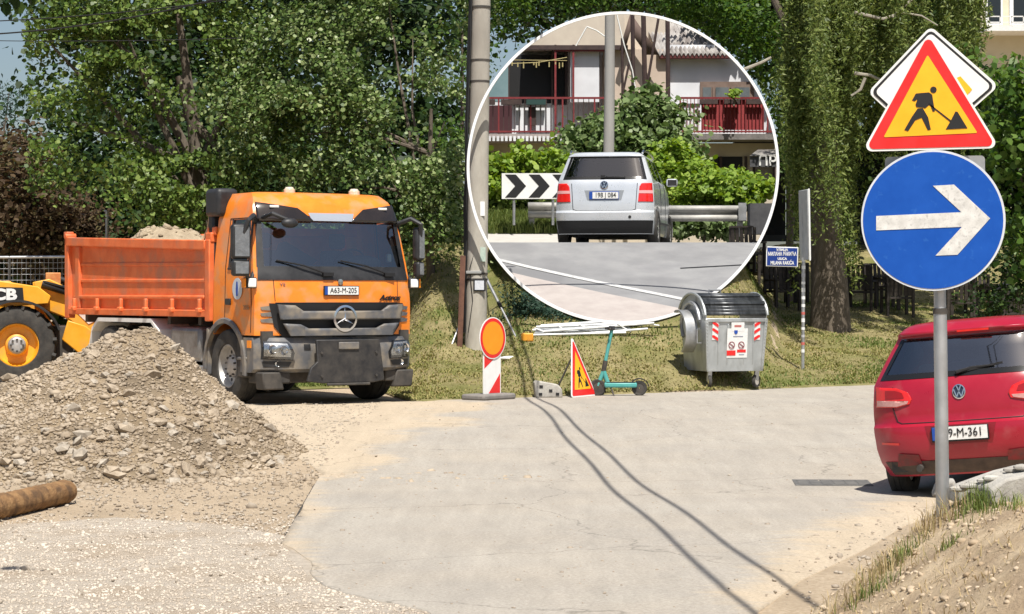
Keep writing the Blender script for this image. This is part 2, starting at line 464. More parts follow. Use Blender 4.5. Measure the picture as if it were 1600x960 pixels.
st_ = N.new('ShaderNodeTexNoise'); st_.inputs['Scale'].default_value = 2.2; st_.inputs['Detail'].default_value = 6; st_.inputs['Roughness'].default_value = .7
mp2 = N.new('ShaderNodeMapping'); mp2.inputs['Rotation'].default_value = (0, 0, .35); mp2.inputs['Scale'].default_value = (2.4, .3, 1); L.new(tc.outputs['Object'], mp2.inputs[0]); L.new(mp2.outputs[0], st_.inputs['Vector'])
sr_ = N.new('ShaderNodeMapRange'); sr_.inputs[1].default_value = .35; sr_.inputs[2].default_value = .65; sr_.inputs[3].default_value = .92; sr_.inputs[4].default_value = 1.07; L.new(st_.outputs[0], sr_.inputs[0])
vo = N.new('ShaderNodeTexVoronoi'); vo.feature = 'DISTANCE_TO_EDGE'; vo.inputs['Scale'].default_value = .33
wp_ = N.new('ShaderNodeTexNoise'); wp_.inputs['Scale'].default_value = 1.6; wp_.inputs['Detail'].default_value = 5; L.new(tc.outputs['Object'], wp_.inputs['Vector'])
wa = N.new('ShaderNodeMixRGB'); wa.blend_type = 'ADD'; wa.inputs[0].default_value = .7; L.new(tc.outputs['Object'], wa.inputs[1]); L.new(wp_.outputs['Color'], wa.inputs[2]); L.new(wa.outputs[0], vo.inputs['Vector'])
cr_ = N.new('ShaderNodeMapRange'); cr_.inputs[1].default_value = .0; cr_.inputs[2].default_value = .004; cr_.inputs[3].default_value = .62; cr_.inputs[4].default_value = 1.0; L.new(vo.outputs['Distance'], cr_.inputs[0])
m1 = N.new('ShaderNodeMath'); m1.operation = 'MULTIPLY'; L.new(gr_.outputs[0], m1.inputs[0]); L.new(sr_.outputs[0], m1.inputs[1])
m2 = N.new('ShaderNodeMath'); m2.operation = 'MULTIPLY'; L.new(m1.outputs[0], m2.inputs[0]); L.new(cr_.outputs[0], m2.inputs[1])
fx = N.new('ShaderNodeMixRGB'); fx.blend_type = 'MULTIPLY'; fx.inputs[0].default_value = 1; L.new(mx.outputs[2], fx.inputs[1]); L.new(m2.outputs[0], fx.inputs[2])
L.new(fx.outputs[0], b.inputs['Base Color'])
rd_ = tag(link('road', me, M_road, smooth=180), None, None, kind='structure')
sm_ = rd_.modifiers.new('thick', 'SOLIDIFY'); sm_.thickness = .04; sm_.offset = -1
# dark joint where the sheet's edge has broken away
crack = MB()
cr = [gpt(*p) for p in [(440, 854), (449, 836), (460, 818), (470, 800), (480, 782), (490, 764), (497, 752), (502, 744)]]
crack.tube([(x - .004, y, .014) for x, y in cr], [.006, .008, .007, .009, .007, .008, .006, .004], 5)
crack.build('road_edge_joint', mat('dark_joint', (.04, .037, .033), rough=1), None)['kind'] = 'structure'

# crushed white stone in the lower left
gp = [gpt(*p) for p in [(-160, 1010), (-160, 830), (0, 822), (90, 818), (180, 812), (260, 817), (330, 822), (385, 830), (430, 838), (465, 846), (510, 870), (530, 900), (570, 922), (650, 940), (760, 1010)]]
me = grid_poly(gp, (.3, .3), lambda x, y: (x, y, float(ground_z(x, y)) + .012))
M_crush = mat('crushed_limestone', (.47, .40, .315), (.62, .545, .45), 9, .95, bump=.03, bscale=60, c3=(.47, .38, .28), s3=1.3, spec=.2)
tag(link('gravel_patch', me, M_crush, smooth=180), 'pale crushed stone spread in front of the heap', None, kind='structure')
M_peb = mat('pale_pebbles', (.43, .365, .29), (.60, .53, .44), 1.5, .9, bump=.003, bscale=60, spec=.2)
n = 18000
Yp = 17 - 7.6 * rng.random(n) ** .8; bp = rng.uniform(-.25, -.02, n); Xp = bp * Yp
pxp = 800 + FPX * bp; pyp = HOR + FPX * EYE / Yp
lim = np.interp(pyp, [700, 745, 855, 900, 930, 962], [520, 500, 440, 480, 540, 670])
ok = (pxp < lim) & (rng.random(n) < np.where(pyp > 815, 1, .5))
P = np.stack([Xp, Yp, ground_z(Xp, Yp) + .014], -1)[ok]
Vp, Fp = stones_np(P, rng.gamma(1.8, .0024, len(P)) + .0025)
tag(trimesh('pebbles', Vp, Fp, M_peb), 'loose pale pebbles scattered over the crushed stone', 'gravel', kind='stuff')
M_clod2 = mat('road_grit_mat', (.25, .20, .15), (.40, .35, .28), 2, .9)
n = 9000
Yp = rng.uniform(13.5, 30.5, n); Xp = np.where(rng.random(n) < .75, rng.uniform(-.25, -.06, n), rng.uniform(.12, .25, n)) * Yp
pxp = 800 + FPX * Xp / Yp; pyp = HOR + FPX * EYE / Yp
ok = (pxp < np.interp(pyp, [620, 660, 700, 745, 855], [640, 600, 540, 500, 440])) | ((pxp > 1230) & (Yp < 17.5))
P = np.stack([Xp, Yp, ground_z(Xp, Yp) + .008], -1)[ok]
Vp, Fp = stones_np(P, rng.gamma(1.3, .005, len(P)) + .003)
tag(trimesh('dirt_grit', Vp, Fp, M_clod2), 'small stones and crumbs strewn over the sandy dirt', 'gravel', kind='stuff')
# sparse grit on the road and verge edge
n = 1500
Yp = rng.uniform(9.5, 30, n); Xp = rng.uniform(-.24, .24, n) * Yp
P = np.stack([Xp, Yp, ground_z(Xp, np.minimum(Yp, verge(Xp) - .1)) + .021], -1)
Vp, Fp = stones_np(P[Yp < verge(Xp) - .1], rng.gamma(1.5, .0025, len(P))[Yp < verge(Xp) - .1] + .003)
tag(trimesh('road_grit', Vp, Fp, M_clod2), 'scattered grit and small stones lying on the road', 'gravel', kind='stuff')

# ------------------------------------------------------------------ right-hand dirt mound
def mound_z(x, y):
    h = smin(.86 + .78 * (x - 1.83) - .42 * np.maximum(y - 9.15, 0), .93 + .05 * (x - 2) - .2 * np.maximum(y - 9.3, 0), .12)
    h = h + vnoise(x, y, .5) * .07 + vnoise(x, y, .16, 1) * .02 + vnoise(x, y, .07, 2) * .006
    return np.maximum(h, -.1) * (1 - sst(9.6, 11.2, y)) - .12 * sst(9.4, 10.8, y)
mx_ = .45 + 8.5 * np.linspace(0, 1, 200) ** 1.7; my = np.linspace(1.5, 11.9, 220)
EX, EY2 = np.meshgrid(mx_, my); EZ = mound_z(EX, EY2)
a = (np.meshgrid(np.arange(219), np.arange(199), indexing='ij')[0] * 200 + np.meshgrid(np.arange(219), np.arange(199), indexing='ij')[1]).ravel()
T = np.concatenate([np.stack([a, a + 1, a + 201], 1), np.stack([a, a + 201, a + 200], 1)])
M_mound = mat('straw_dirt', (.40, .30, .19), (.60, .48, .33), 5, .97, bump=.02, bscale=40, c3=(.36, .27, .18), s3=3, spec=.1)
tag(trimesh('roadside_mound', np.stack([EX, EY2, EZ], -1).reshape(-1, 3), T, M_mound, smooth=180), None, None, kind='structure')
n = 7000
Xp = rng.uniform(.5, 4.4, n); Yp = rng.uniform(7, 10.6, n)
P = np.stack([Xp, Yp, mound_z(Xp, Yp)], -1)
Vp, Fp = stones_np(P, rng.gamma(1.2, .0042, n) + .002)
M_clod = mat('dirt_clods', (.30, .22, .14), (.50, .41, .30), 2, .95, spec=.1)
tag(trimesh('mound_pebbles', Vp, Fp, M_clod), 'loose clods and pebbles on the dirt mound', 'gravel', kind='stuff')
def blades(P, h, w, lean=.5):
    n = len(P); a = rng.uniform(0, 6.283, n); d = np.stack([np.cos(a), np.sin(a), 0 * a], -1)
    s = np.stack([-np.sin(a), np.cos(a), 0 * a], -1) * (np.asarray(w) * rng.uniform(.6, 1.3, n))[:, None]
    hh = (np.asarray(h) * rng.uniform(.5, 1.25, n))[:, None]
    ln = rng.uniform(0, lean, n)[:, None]
    mid = P + d * hh * ln * .35 + np.array([0, 0, 1]) * hh * .6
    tip = P + d * hh * ln + np.array([0, 0, 1]) * hh * (1 - ln * .25)
    return np.stack([P - s, P + s, mid + s * .7, mid - s * .7, tip], 1).reshape(-1, 3)
def blade_obj(name, V, m):
    n = len(V) // 5; b = (np.arange(n) * 5)[:, None]
    T = np.concatenate([b + np.array([[0, 1, 2]]), b + np.array([[0, 2, 3]]), b + np.array([[3, 2, 4]])])
    return trimesh(name, V, T, m)
M_grass = leafmat('bank_grass', (.145, .165, .045), (.26, .25, .085), (.40, .33, .15), .2, .8)
M_green = leafmat('green_weed', (.08, .12, .03), (.15, .20, .05), (.24, .27, .09), .3, .7)
M_straw = leafmat('straw', (.34, .26, .13), (.46, .36, .2), (.26, .22, .09), .2, .8)
# straw litter and tufts on the mound
n = 4500
Xp = rng.uniform(.7, 4.4, n); Yp = rng.uniform(7.2, 10.4, n); P = np.stack([Xp, Yp, mound_z(Xp, Yp) + .004], -1)
o = blade_obj('straw_litter', blades(P, .045, .0018, 2.6), M_straw)
tag(o, 'dry straw scattered over the dirt mound', 'straw', kind='stuff')
def tuft(px, py, Y, nbl, h, spread, m, label, cat='weeds'):
    q = at(px, py, Y); n = nbl
    X = q.x + rng.normal(0, spread, n); Yq = Y + rng.normal(0, spread, n)
    Pq = np.stack([X, Yq, mound_z(X, Yq) - .01], -1)
    ob = blade_obj('grass_tuft', blades(Pq, h, .0022, .9), m)
    tag(ob, label, cat, 'grass tufts on the dirt mound', 'stuff')
tuft(1385, 850, 8.9, 150, .09, .06, M_straw, 'dry yellow grass tuft on the mound ridge left of the sign post')
tuft(1405, 838, 8.9, 130, .08, .045, M_green, 'green weed tuft among dry grass on the mound ridge')
tuft(1362, 885, 8.7, 130, .07, .05, M_green, 'low green weeds at the lower left foot of the mound')
tuft(1340, 868, 8.8, 90, .10, .07, M_straw, 'sparse dry stalks on the left slope of the mound')
tuft(1462, 783, 9.0, 110, .11, .05, M_straw, 'pale dry grass tuft at the foot of the sign post')
tuft(1530, 795, 8.9, 170, .11, .05, M_green, 'green grass tuft in front of the concrete slabs')
tuft(1485, 905, 8.5, 60, .06, .03, M_green, 'tiny green weed in the middle of the mound')
tuft(1575, 820, 8.7, 140, .07, .07, M_green, 'low green weeds at the right end of the mound')
# ------------------------------------------------------------------ grass on the bank
n = 190000
Xp = rng.uniform(-4.5, 14.5, n); t = rng.random(n); Yp = verge(Xp) + .05 + 17 * t ** 1.3
keep = rng.random(n) < .35 + 1.1 * np.clip(vnoise(Xp, Yp, .9) + .45, 0, 1)
P = np.stack([Xp, Yp, ground_z(Xp, Yp) + .035], -1)
inc = in_cone(P + np.array([0, 0, .04]), 246) & (Yp > RY - .05)
Pk = P[keep & ~inc]
gmask = (vnoise(Pk[:, 0], Pk[:, 1], 1.6, 2) + rng.normal(0, .12, len(Pk))) > .10
tag(blade_obj('dry_grass', blades(Pk[~gmask], .042, .011, 1.9), M_grass), 'dry yellowed grass covering the bank', 'grass', kind='stuff')
tag(blade_obj('green_grass', blades(Pk[gmask], .06, .012, 1.4), M_green), 'patches of green grass on the bank', 'grass', kind='stuff')
# ------------------------------------------------------------------ gravel heap with its stones
HX, HY = -3.86, 22.9
def heap_z(x, y):
    dx = x - HX; dy = y - HY
    rx = np.where(dx > 0, 1.66, 3.1); ry = np.where(dy > 0, 2.6, 2.9)
    rr = np.sqrt((dx / rx) ** 2 + (dy / ry) ** 2)
    k = np.where(dx < 0, .05, 0.0)
    h = 1.37 * (1.02 - np.sqrt(rr ** 2 + .006) - .10 * np.sin(np.clip(rr, 0, 1) * math.pi) ** 2 * np.clip(rr * 1.4 - .3, 0, 1) + k * np.clip(rr * (1 - rr), 0, 1))
    h = h + vnoise(x, y, .7) * .16 * np.clip(1.1 - rr, 0, 1) + vnoise(x, y, .25, 1) * .09 + vnoise(x, y, .1, 2) * .05
    return np.maximum(h, -.25) + rise(y) * .7
M_heap = mat('dug_earth', (.24, .18, .115), (.37, .29, .195), 5, .97, bump=.03, bscale=30, c3=(.20, .155, .105), s3=1.6, spec=.15)
M_st = mat('heap_stone', (.26, .205, .145), (.43, .355, .265), 1.3, .9, bump=.004, bscale=40, spec=.25)
M_st2 = mat('heap_stone_grey', (.30, .255, .20), (.45, .395, .32), 1.3, .85, bump=.004, bscale=40, spec=.25)
heap = thing('gravel_heap', 'large heap of dug earth and stones in front of the orange truck', 'gravel heap', (HX, HY, 0))
gx = np.linspace(-4.2, 2.6, 230); gy = np.linspace(-3.4, 3.1, 210)
EX, EY2 = np.meshgrid(gx + HX, gy + HY); EZ = heap_z(EX, EY2)
a = (np.meshgrid(np.arange(209), np.arange(229), indexing='ij')[0] * 230 + np.meshgrid(np.arange(209), np.arange(229), indexing='ij')[1]).ravel()
T = np.concatenate([np.stack([a, a + 1, a + 231], 1), np.stack([a, a + 231, a + 230], 1)])
trimesh('earth', np.stack([EX, EY2, EZ], -1).reshape(-1, 3), T, M_heap, heap, neg(heap), smooth=180)
meshes = [stone_mesh(i) for i in range(12)]
for i, m_ in enumerate(meshes): m_.materials.append(M_st if i % 3 else M_st2)
cnt = 0
while cnt < 290:
    x = HX + rng.uniform(-2.2, 2.0); y = HY + rng.uniform(-2.8, .15)
    low = (HY - y) / 2.8
    if rng.random() > .25 + .75 * low: continue
    z = float(heap_z(x, y))
    if z < float(ground_z(x, y)) - .02: continue
    o = bpy.data.objects.new('stone', meshes[cnt % 12]); C.objects.link(o); o.parent = heap
    s = .026 + float(rng.gamma(1.8, .010)) + .018 * low
    o.location = (x - HX, y - HY, z + s * .15); o.scale = (s, s, s)
    o.rotation_euler = (rng.normal(-.3, .35), rng.normal(0, .35), rng.uniform(0, 6.28)); cnt += 1
n = 46000
Xp = HX + rng.uniform(-3.6, 2.2, n); Yp = HY + rng.uniform(-3.1, 1.4, n); Zp = heap_z(Xp, Yp)
ok = Zp > ground_z(Xp, Yp) - .03
ok &= (Xp - HX < .15 + rng.normal(0, .5, n)) | (rng.random(n) < .6)
P = np.stack([Xp, Yp, Zp + .004], -1)[ok]
Vp, Fp = stones_np(P, rng.gamma(1.6, .0055, len(P)) + .004)
o = trimesh('small_stones', Vp, Fp, M_st, heap, neg(heap)); o['kind'] = 'stuff'
# loose stones around the toe
n = 1500
Xp = HX + rng.normal(.2, 1.9, n); Yp = HY - 2.55 + rng.normal(0, .35, n) - .0
P = np.stack([Xp, Yp, ground_z(Xp, Yp) + .006], -1)
Vp, Fp = stones_np(P, rng.gamma(1.6, .009, n) + .004)
o = trimesh('loose_stones', Vp, Fp, M_st, heap, neg(heap)); o['kind'] = 'stuff'

# ------------------------------------------------------------------ rusty log-like pipe at the left edge
pa = Vector((-4.25, 15.6, .10)); pb = Vector((-3.70, 18.1, .11))
pr = thing('log', 'short brown bark-covered log lying before the earth heap', 'log', ((pa.x + pb.x) / 2, (pa.y + pb.y) / 2, 0))
mb = MB(); k = 60; pts = []; rs = []
for i in range(k + 1):
    t = i / k; pts.append(pa.lerp(pb, t)); rs.append(.098 + .005 * math.sin(i * 2.2) + random.uniform(-.005, .005) - (.012 if i in (0, k) else 0))
mb.tube(pts, rs, 20)
mb.build('bark', mat('bark_brown', (.24, .13, .06), (.40, .24, .11), 7, .9, bump=.03, bscale=26, c3=(.15, .09, .05), s3=9, spec=.2), pr, loc=neg(pr), smooth=50)
dv = (pb - pa).normalized()
mb = MB(); mb.tube([pb, pb + dv * .008], .088, 20)
mb.build('cut_end', mat('log_end', (.30, .19, .09), (.42, .29, .16), 14, .9, spec=.2), pr, loc=neg(pr))
# ------------------------------------------------------------------ shared vehicle materials and helpers
M_orange = mat('truck_orange', (.80, .20, .012), (.86, .25, .02), 3, .32, coat=.25, c3=(.60, .26, .10), s3=4.5, th3=.55)
M_dumpor = mat('dump_orange', (.66, .125, .03), (.78, .19, .06), 4, .5, bump=.002, bscale=30, c3=(.50, .17, .09), s3=3, th3=.6)
M_black = mat('black_plastic', (.012, .012, .013), (.03, .03, .032), 6, .5)
M_grey = mat('grey_plastic', (.085, .088, .095), (.12, .12, .125), 5, .5, c3=(.22, .19, .15), s3=4.5, th3=.51)
M_dark = mat('dark_chassis', (.03, .028, .026), (.075, .065, .055), 5, .75)
M_chrome = mat('chrome', (.75, .75, .76), rough=.18, metal=1.0)
M_galv = mat('galvanised_steel', (.42, .43, .44), (.56, .57, .58), 7, .42, metal=.75, c3=(.34, .34, .33), s3=2.5)
M_white = mat('white_paint', (.78, .78, .76), (.70, .69, .66), 9, .45)
M_glass = glassmat('windscreen_glass', (.70, .82, .80), .015, .22)
M_darkglass = glassmat('tinted_glass', (.12, .15, .15), .02, .06)
M_lens = glassmat('clear_lens', (.9, .92, .92), .03, .12)
M_tyre = mat('tyre_rubber', (.022, .021, .02), (.06, .055, .048), 6, .85, bump=.004, bscale=30)
M_rim = mat('steel_rim', (.36, .35, .34), (.50, .49, .47), 7, .5, metal=.5)
M_redlens = mat('red_lens', (.62, .010, .008), (.70, .02, .015), 20, .12, coat=.8)
M_amber = mat('amber_lens', (.85, .25, .01), (.95, .3, .02), 20, .2)
M_pwhite = mat('plate_white', (.78, .78, .76), (.66, .65, .62), 40, .5)
M_pblue = mat('plate_blue', (.01, .06, .32), rough=.5)
M_ink = mat('black_ink', (.008, .008, .009), rough=.6)
M_seat = mat('seat_cloth', (.075, .077, .08), (.12, .12, .125), 30, .9)

def ring_body(zs, half, rear, front, kr, kf, tap, bottom=None, nu=18, ns=34, pr=5, pf=4):
    """closed plan outline at each height, lofted over zs. returns (grid points[j][i], segment list per i)"""
    U = np.linspace(-1, 1, nu + 1); rows = []
    for z in zs:
        w = half(z); row = []
        for u in U: row.append([u * w, rear(z) + kr(z) * abs(u) ** pr, z, 'r', u])
        y0 = rear(z) + kr(z); y1 = front(z) - kf(z)
        for k in range(1, ns):
            t = k / ns; y = y0 + (y1 - y0) * t; row.append([w * tap(y), y, z, 's', y])
        for u in U[::-1]: row.append([u * w * tap(y1), front(z) - kf(z) * abs(u) ** pf, z, 'f', u])
        for k in range(1, ns):
            t = k / ns; y = y1 + (y0 - y1) * t; row.append([-w * tap(y), y, z, 'l', y])
        rows.append(row)
    return rows
def ring_mesh(rows, hole=None, cap_top=True, cap_bot=False, crown=0.0):
    mb = MB(); n = len(rows[0]); k = len(rows)
    V = [tuple(p[:3]) for r in rows for p in r]; Fs = []
    for j in range(k - 1):
        for i in range(n):
            i2 = (i + 1) % n; A = rows[j][i]; B = rows[j][i2]; z = (rows[j][i][2] + rows[j + 1][i][2]) / 2
            if hole and hole(A[3] if A[3] == B[3] else 'x', (A[4] + B[4]) / 2, z, (A[1] + B[1]) / 2): continue
            Fs.append((j * n + i, j * n + i2, (j + 1) * n + i2, (j + 1) * n + i))
    if cap_top:
        top = rows[-1]; cx = sum(p[0] for p in top) / n; cy = sum(p[1] for p in top) / n; base = len(V)
        prev = (k - 1) * n
        for s_, dz in ((.9, .45), (.7, .8), (.4, .97)):
            V += [((p[0] - cx) * s_ + cx, (p[1] - cy) * s_ + cy, p[2] + crown * dz) for p in top]
            cur = len(V) - n
            Fs += [(prev + i, prev + (i + 1) % n, cur + (i + 1) % n, cur + i) for i in range(n)]; prev = cur
        V.append((cx, cy, top[0][2] + crown)); Fs += [(prev + i, prev + (i + 1) % n, len(V) - 1) for i in range(n)]
    mb.add(V, Fs); return mb
def surf_patch(poly, S, step=.05, off=.006):
    """polygon in (x, z) laid on the surface S(x,z)->y ; off is outward (towards -y)"""
    return grid_poly(poly, step, lambda x, z: (x, S(x, z) - off, z))
def solid(o, t, offset=-1.0):
    m = o.modifiers.new('thick', 'SOLIDIFY'); m.thickness = t; m.offset = offset; return o
def wheel(parent, c, r, w, axis, name='wheel', rimr=.58, mrim=None, lug=0, hub=True, face=1, bolts=10, spokes=0):
    """axis points outwards"""
    ax = Vector(axis).normalized()
    t = MB(); h = w / 2; rr = r * rimr
    prof = [(rr, -h * .75), (rr * 1.04, -h * .9), (r * .86, -h), (r * .96, -h * .86), (r, -h * .6), (r, -.3 * h), (r * .985, -.28 * h), (r * .985, -.2 * h), (r, -.18 * h), (r, .18 * h), (r * .985, .2 * h), (r * .985, .28 * h), (r, .3 * h), (r, h * .6), (r * .96, h * .86), (r * .86, h), (rr * 1.04, h * .9), (rr, h * .75)]
    t.lathe(prof, c, ax, 40)
    if lug:
        x = Vector((0, 0, 1)); y = ax.cross(x)
        for k in range(lug):
            for sd in (-1, 1):
                a = 2 * math.pi * (k + (.25 if sd > 0 else -.25)) / lug; d = x * math.cos(a) + y * math.sin(a); tn = -x * math.sin(a) + y * math.cos(a)
                p = Vector(c) + d * (r * 1.0) + ax * sd * h * .15 + tn * 0; q = Vector(c) + d * (r * .965) + ax * sd * h * .98 + tn * r * .16
                t.bar(p, q, r * .085, r * .10, up=d)
    wh = t.build('tyre', M_tyre, None, smooth=35)
    wh.name = name; wh.parent = parent
    rim = MB()
    d = h * .55
    rim.lathe([(rr * 1.02, h * .78), (rr * .97, h * .80), (rr * .93, h * .5), (rr * .86, h * .2), (rr * .55, h * .15), (rr * .5, h * .45), (rr * .42, h * .55), (0.001, h * .55)], c, ax, 32)
    rim.lathe([(rr * .97, -h * .6), (.001, -h * .6)], c, ax, 20)
    ro = rim.build('rim', mrim or M_rim, wh, smooth=35)
    x = Vector((0, 0, 1)); y = ax.cross(x)
    if bolts:
        b_ = MB()
        for k in range(bolts):
            a = 2 * math.pi * k / bolts; p = Vector(c) + (x * math.cos(a) + y * math.sin(a)) * rr * .46
            b_.tube([p + ax * h * .4, p + ax * h * .66], rr * .045, 6)
        b_.build('wheel_nuts', M_dark, wh)
        for k in range(8):
            b_ = MB(); a = 2 * math.pi * (k + .5) / 8; p = Vector(c) + (x * math.cos(a) + y * math.sin(a)) * rr * .7
            b_.tube([p + ax * h * .165, p + ax * h * .19], rr * .085, 10); b_.build('vent_shade_disc', M_ink, wh)  # black disc paints the shade inside each vent
    if spokes:
        b_ = MB()
        for k in range(spokes):
            a = 2 * math.pi * k / spokes; d_ = x * math.cos(a) + y * math.sin(a)
            b_.bar(Vector(c) + d_ * rr * .1 + ax * h * .8, Vector(c) + d_ * rr * .95 + ax * h * .72, rr * .16, rr * .12, up=ax)
        b_.build('spokes', M_chrome, wh)
    return wh

# ------------------------------------------------------------------ orange dump truck
A_T = R(33.5)
TX, TY, TZ = -2.38, 30.2, .225
truck = thing('dump_truck', 'orange dump truck loaded with earth, facing the road behind the gravel heap', 'dump truck', (TX, TY, TZ), A_T)
def ip(xs, ys): return lambda z: float(np.interp(z, xs, ys))
cw = ip([.9, 1.3, 1.9, 2.57, 2.8, 2.93], [1.235, 1.235, 1.22, 1.15, 1.10, 1.02])
cf = ip([.9, 1.4, 1.76, 1.9, 2.57, 2.74, 2.86, 2.95], [.03, .02, .06, .10, .27, .33, .42, .60])
ck = ip([.9, 1.9, 2.6, 2.95], [.17, .16, .14, .14])
cb = lambda z: 1.52 if z < 2.8 else 1.52 - (z - 2.8) * 1.2
def CS(x, z): return cf(z) + ck(z) * min(abs(x) / cw(z), 1) ** 4
zs = [.96, 1.05, 1.2, 1.41, 1.6, 1.76, 1.89, 2.0, 2.2, 2.4, 2.56, 2.66, 2.76, 2.84, 2.90, 2.94]
rows = ring_body(zs, cw, cf, cb, ck, lambda z: .05, lambda y: 1.0, nu=28, ns=22, pr=4)
# bottom edge of the shell: raised over the front wheel
for r_ in rows:
    for p in r_:
        if p[3] in 'sl' and p[1] > .42:
            arch = math.sqrt(max(.60 ** 2 - (p[1] - 1.08) ** 2, 0)) + .52
            lo = max(.96, arch)
            if p[2] < 1.45: p[2] = lo + (p[2] - .96) / (1.45 - .96) * (1.45 - lo)
def chole(s, q, z, y):
    if s == 'r': return 1.89 < z < 2.56 and abs(q) < .95
    if s in 'sl': return 1.89 < z < 2.56 and .42 < y < .98
    if s == 'f': return 1.95 < z < 2.5 and abs(q) < .8
    return False
cab = ring_mesh(rows, chole, crown=.02).build('cab', M_orange, truck, smooth=32)
wp = [(-1.125, 1.875), (1.125, 1.875), (1.075, 2.59), (-1.075, 2.59)]
o = link('windscreen', surf_patch(wp, CS, .1, -.01), M_glass, cab, smooth=180)
# black glazing border
def strip(poly, off=.004, m=M_black, name='trim', par=cab, step=.08):
    return link(name, surf_patch(poly, CS, step, off), m, par, smooth=180)
strip([(-1.19, 1.72), (1.19, 1.72), (1.17, 1.91), (-1.17, 1.91)], .012, M_black, 'wiper_panel')
strip([(-1.18, 1.9), (-1.085, 1.9), (-1.045, 2.57), (-1.12, 2.57)], .006, M_black, 'windscreen_pillar')
strip([(1.18, 1.9), (1.085, 1.9), (1.045, 2.57), (1.12, 2.57)], .006, M_black, 'windscreen_pillar')
# sun visor in two dark wings and a silver middle
M_visor = mat('smoked_visor', (.018, .014, .012), (.03, .022, .018), 3, .12, coat=.4)
vz = [(-1.12, 2.54), (-.30, 2.54), (-.36, 2.60), (-.52, 2.72), (-1.09, 2.80)]
o = link('visor_wing', surf_patch(vz, CS, .06, .045), M_visor, cab, smooth=180); solid(o, .02)
o = link('visor_wing', surf_patch([(-p[0], p[1]) for p in vz], CS, .06, .045), M_visor, cab, smooth=180); solid(o, .02)
strip([(-.32, 2.545), (.32, 2.545), (.36, 2.655), (-.36, 2.655)], .03, mat('silver_strip', (.55, .58, .62), rough=.3, metal=.5), 'visor_centre')
for sx in (-.86, .86):
    mb = MB(); mb.box((sx, CS(sx, 2.735) - .05, 2.735), (.14, .03, .035)); mb.build('marker_lamp', M_pwhite, cab, .008)
for sx in (-.42, .62):
    mb = MB(); mb.tube([(sx, .72, 2.94), (sx, .72, 3.0)], .08, 14); mb.tube([(sx, .72, 3.0), (sx, .72, 3.03)], [.07, .05], 14); mb.build('roof_beacon', mat('beacon_lens', (.7, .62, .5), (.6, .45, .3), 30, .3), cab, .006)
# orange front panel seams, plate, emblem
def seam(pts, r=.006, m=M_ink, name='panel_gap', par=cab):
    mb = MB(); mb.tube([(x, CS(x, z) - .001, z) for x, z in pts], r, 5); return mb.build(name, m, par)
seam([(-.98, 1.72), (-.97, 1.43)]); seam([(.98, 1.72), (.97, 1.43)])
seam([(-.97 + .0965 * i, 1.405) for i in range(21)], .007)
pl = MB(); yq = CS(0, 1.58) - .03
pl.box((.02, yq, 1.575), (.56, .02, .135)); po = pl.build('number_plate', M_black, cab, .004)
q = MB(); q.box((.02, yq - .012, 1.575), (.53, .006, .112)); q.build('plate_face', M_pwhite, po)
q = MB(); q.box((-.225, yq - .0165, 1.575), (.045, .004, .112)); q.build('plate_band', M_pblue, po)
text('plate_text', 'A63-M-205', .105, M_ink, po, (.045, yq - .018, 1.575), (R(90), 0, 0), .002, bold=.0, sx=.88)
text('model_lettering', 'Actros', .105, M_ink, cab, (.82, CS(.82, 1.47) - .012, 1.475), (R(90), 0, R(9)), .005, shear=.3, bold=.003, sx=1.25)
text('side_lettering', '2036', .09, mat('grey_letters', (.35, .2, .1), rough=.5), cab, (-1.245, .42, 1.34), (R(90), 0, R(-90)), .003)
text('hood_lettering', 'V6', .075, M_chrome, cab, (-.86, CS(-.86, 1.66) - .012, 1.665), (R(90), 0, R(-10)), .003)
mb = MB(); mb.lathe([(.04, 0), (.04, .02), (.0, .022)], (.02, CS(0, 1.69) - .0, 1.695), (0, -1, 0), 16); mb.build('hood_badge', M_chrome, cab)
# grille
strip([(-1.06, 1.40), (1.06, 1.40), (.99, 1.08), (.86, .93), (-.86, .93), (-.99, 1.08)], .014, M_ink, 'grille_shade_patch', truck)  # black patch on the shell stands in for shade behind the slats
def slat(zt, zb, wt, wb, dip):
    P = [(-wt, zt), (-wt + .24, zt - .012), (-wt + .36, zt - dip), (wt - .36, zt - dip), (wt - .24, zt - .012), (wt, zt), (wb, zb), (-wb, zb)]
    o = strip(P, .075, M_grey, 'grille_slat', truck, .06); solid(o, .05)
slat(1.385, 1.18, .98, .94, .09); slat(1.125, .955, .90, .80, .07)
for s in (-1, 1):
    for k in range(3):
        o = strip([(s * (1.01 + .0), 1.37 - k * .085), (s * 1.17, 1.35 - k * .085), (s * 1.15, 1.31 - k * .085), (s * 1.0, 1.30 - k * .085)], .012, M_grey, 'side_louvre', truck, .05)
em = thing('emblem', None, None); em.parent = truck
ey = CS(0, 1.2) - .10
mb = MB(); mb.lathe([(.185, 0), (.185, -.03), (.155, -.035), (.152, 0)], (0.02, ey, 1.19), (0, 1, 0), 40, closed=True); mb.build('emblem_ring', M_chrome, em)
mb = MB(); mb.lathe([(.155, .015), (.001, .015)], (0.02, ey, 1.19), (0, 1, 0), 24); mb.build('emblem_back', M_ink, em)
mb = MB()
for k in range(3):
    a = R(90 + 120 * k); d = Vector((math.cos(a), 0, math.sin(a))); n = Vector((-math.sin(a), 0, math.cos(a))); c = Vector((.02, ey - .012, 1.19))
    mb.add([c + d * .16, c + n * .028 - d * .01, c - n * .028 - d * .01, c + Vector((0, -.03, 0))], [(0, 1, 3), (0, 3, 2), (0, 2, 1)])
mb.build('emblem_star', M_chrome, em, smooth=0)
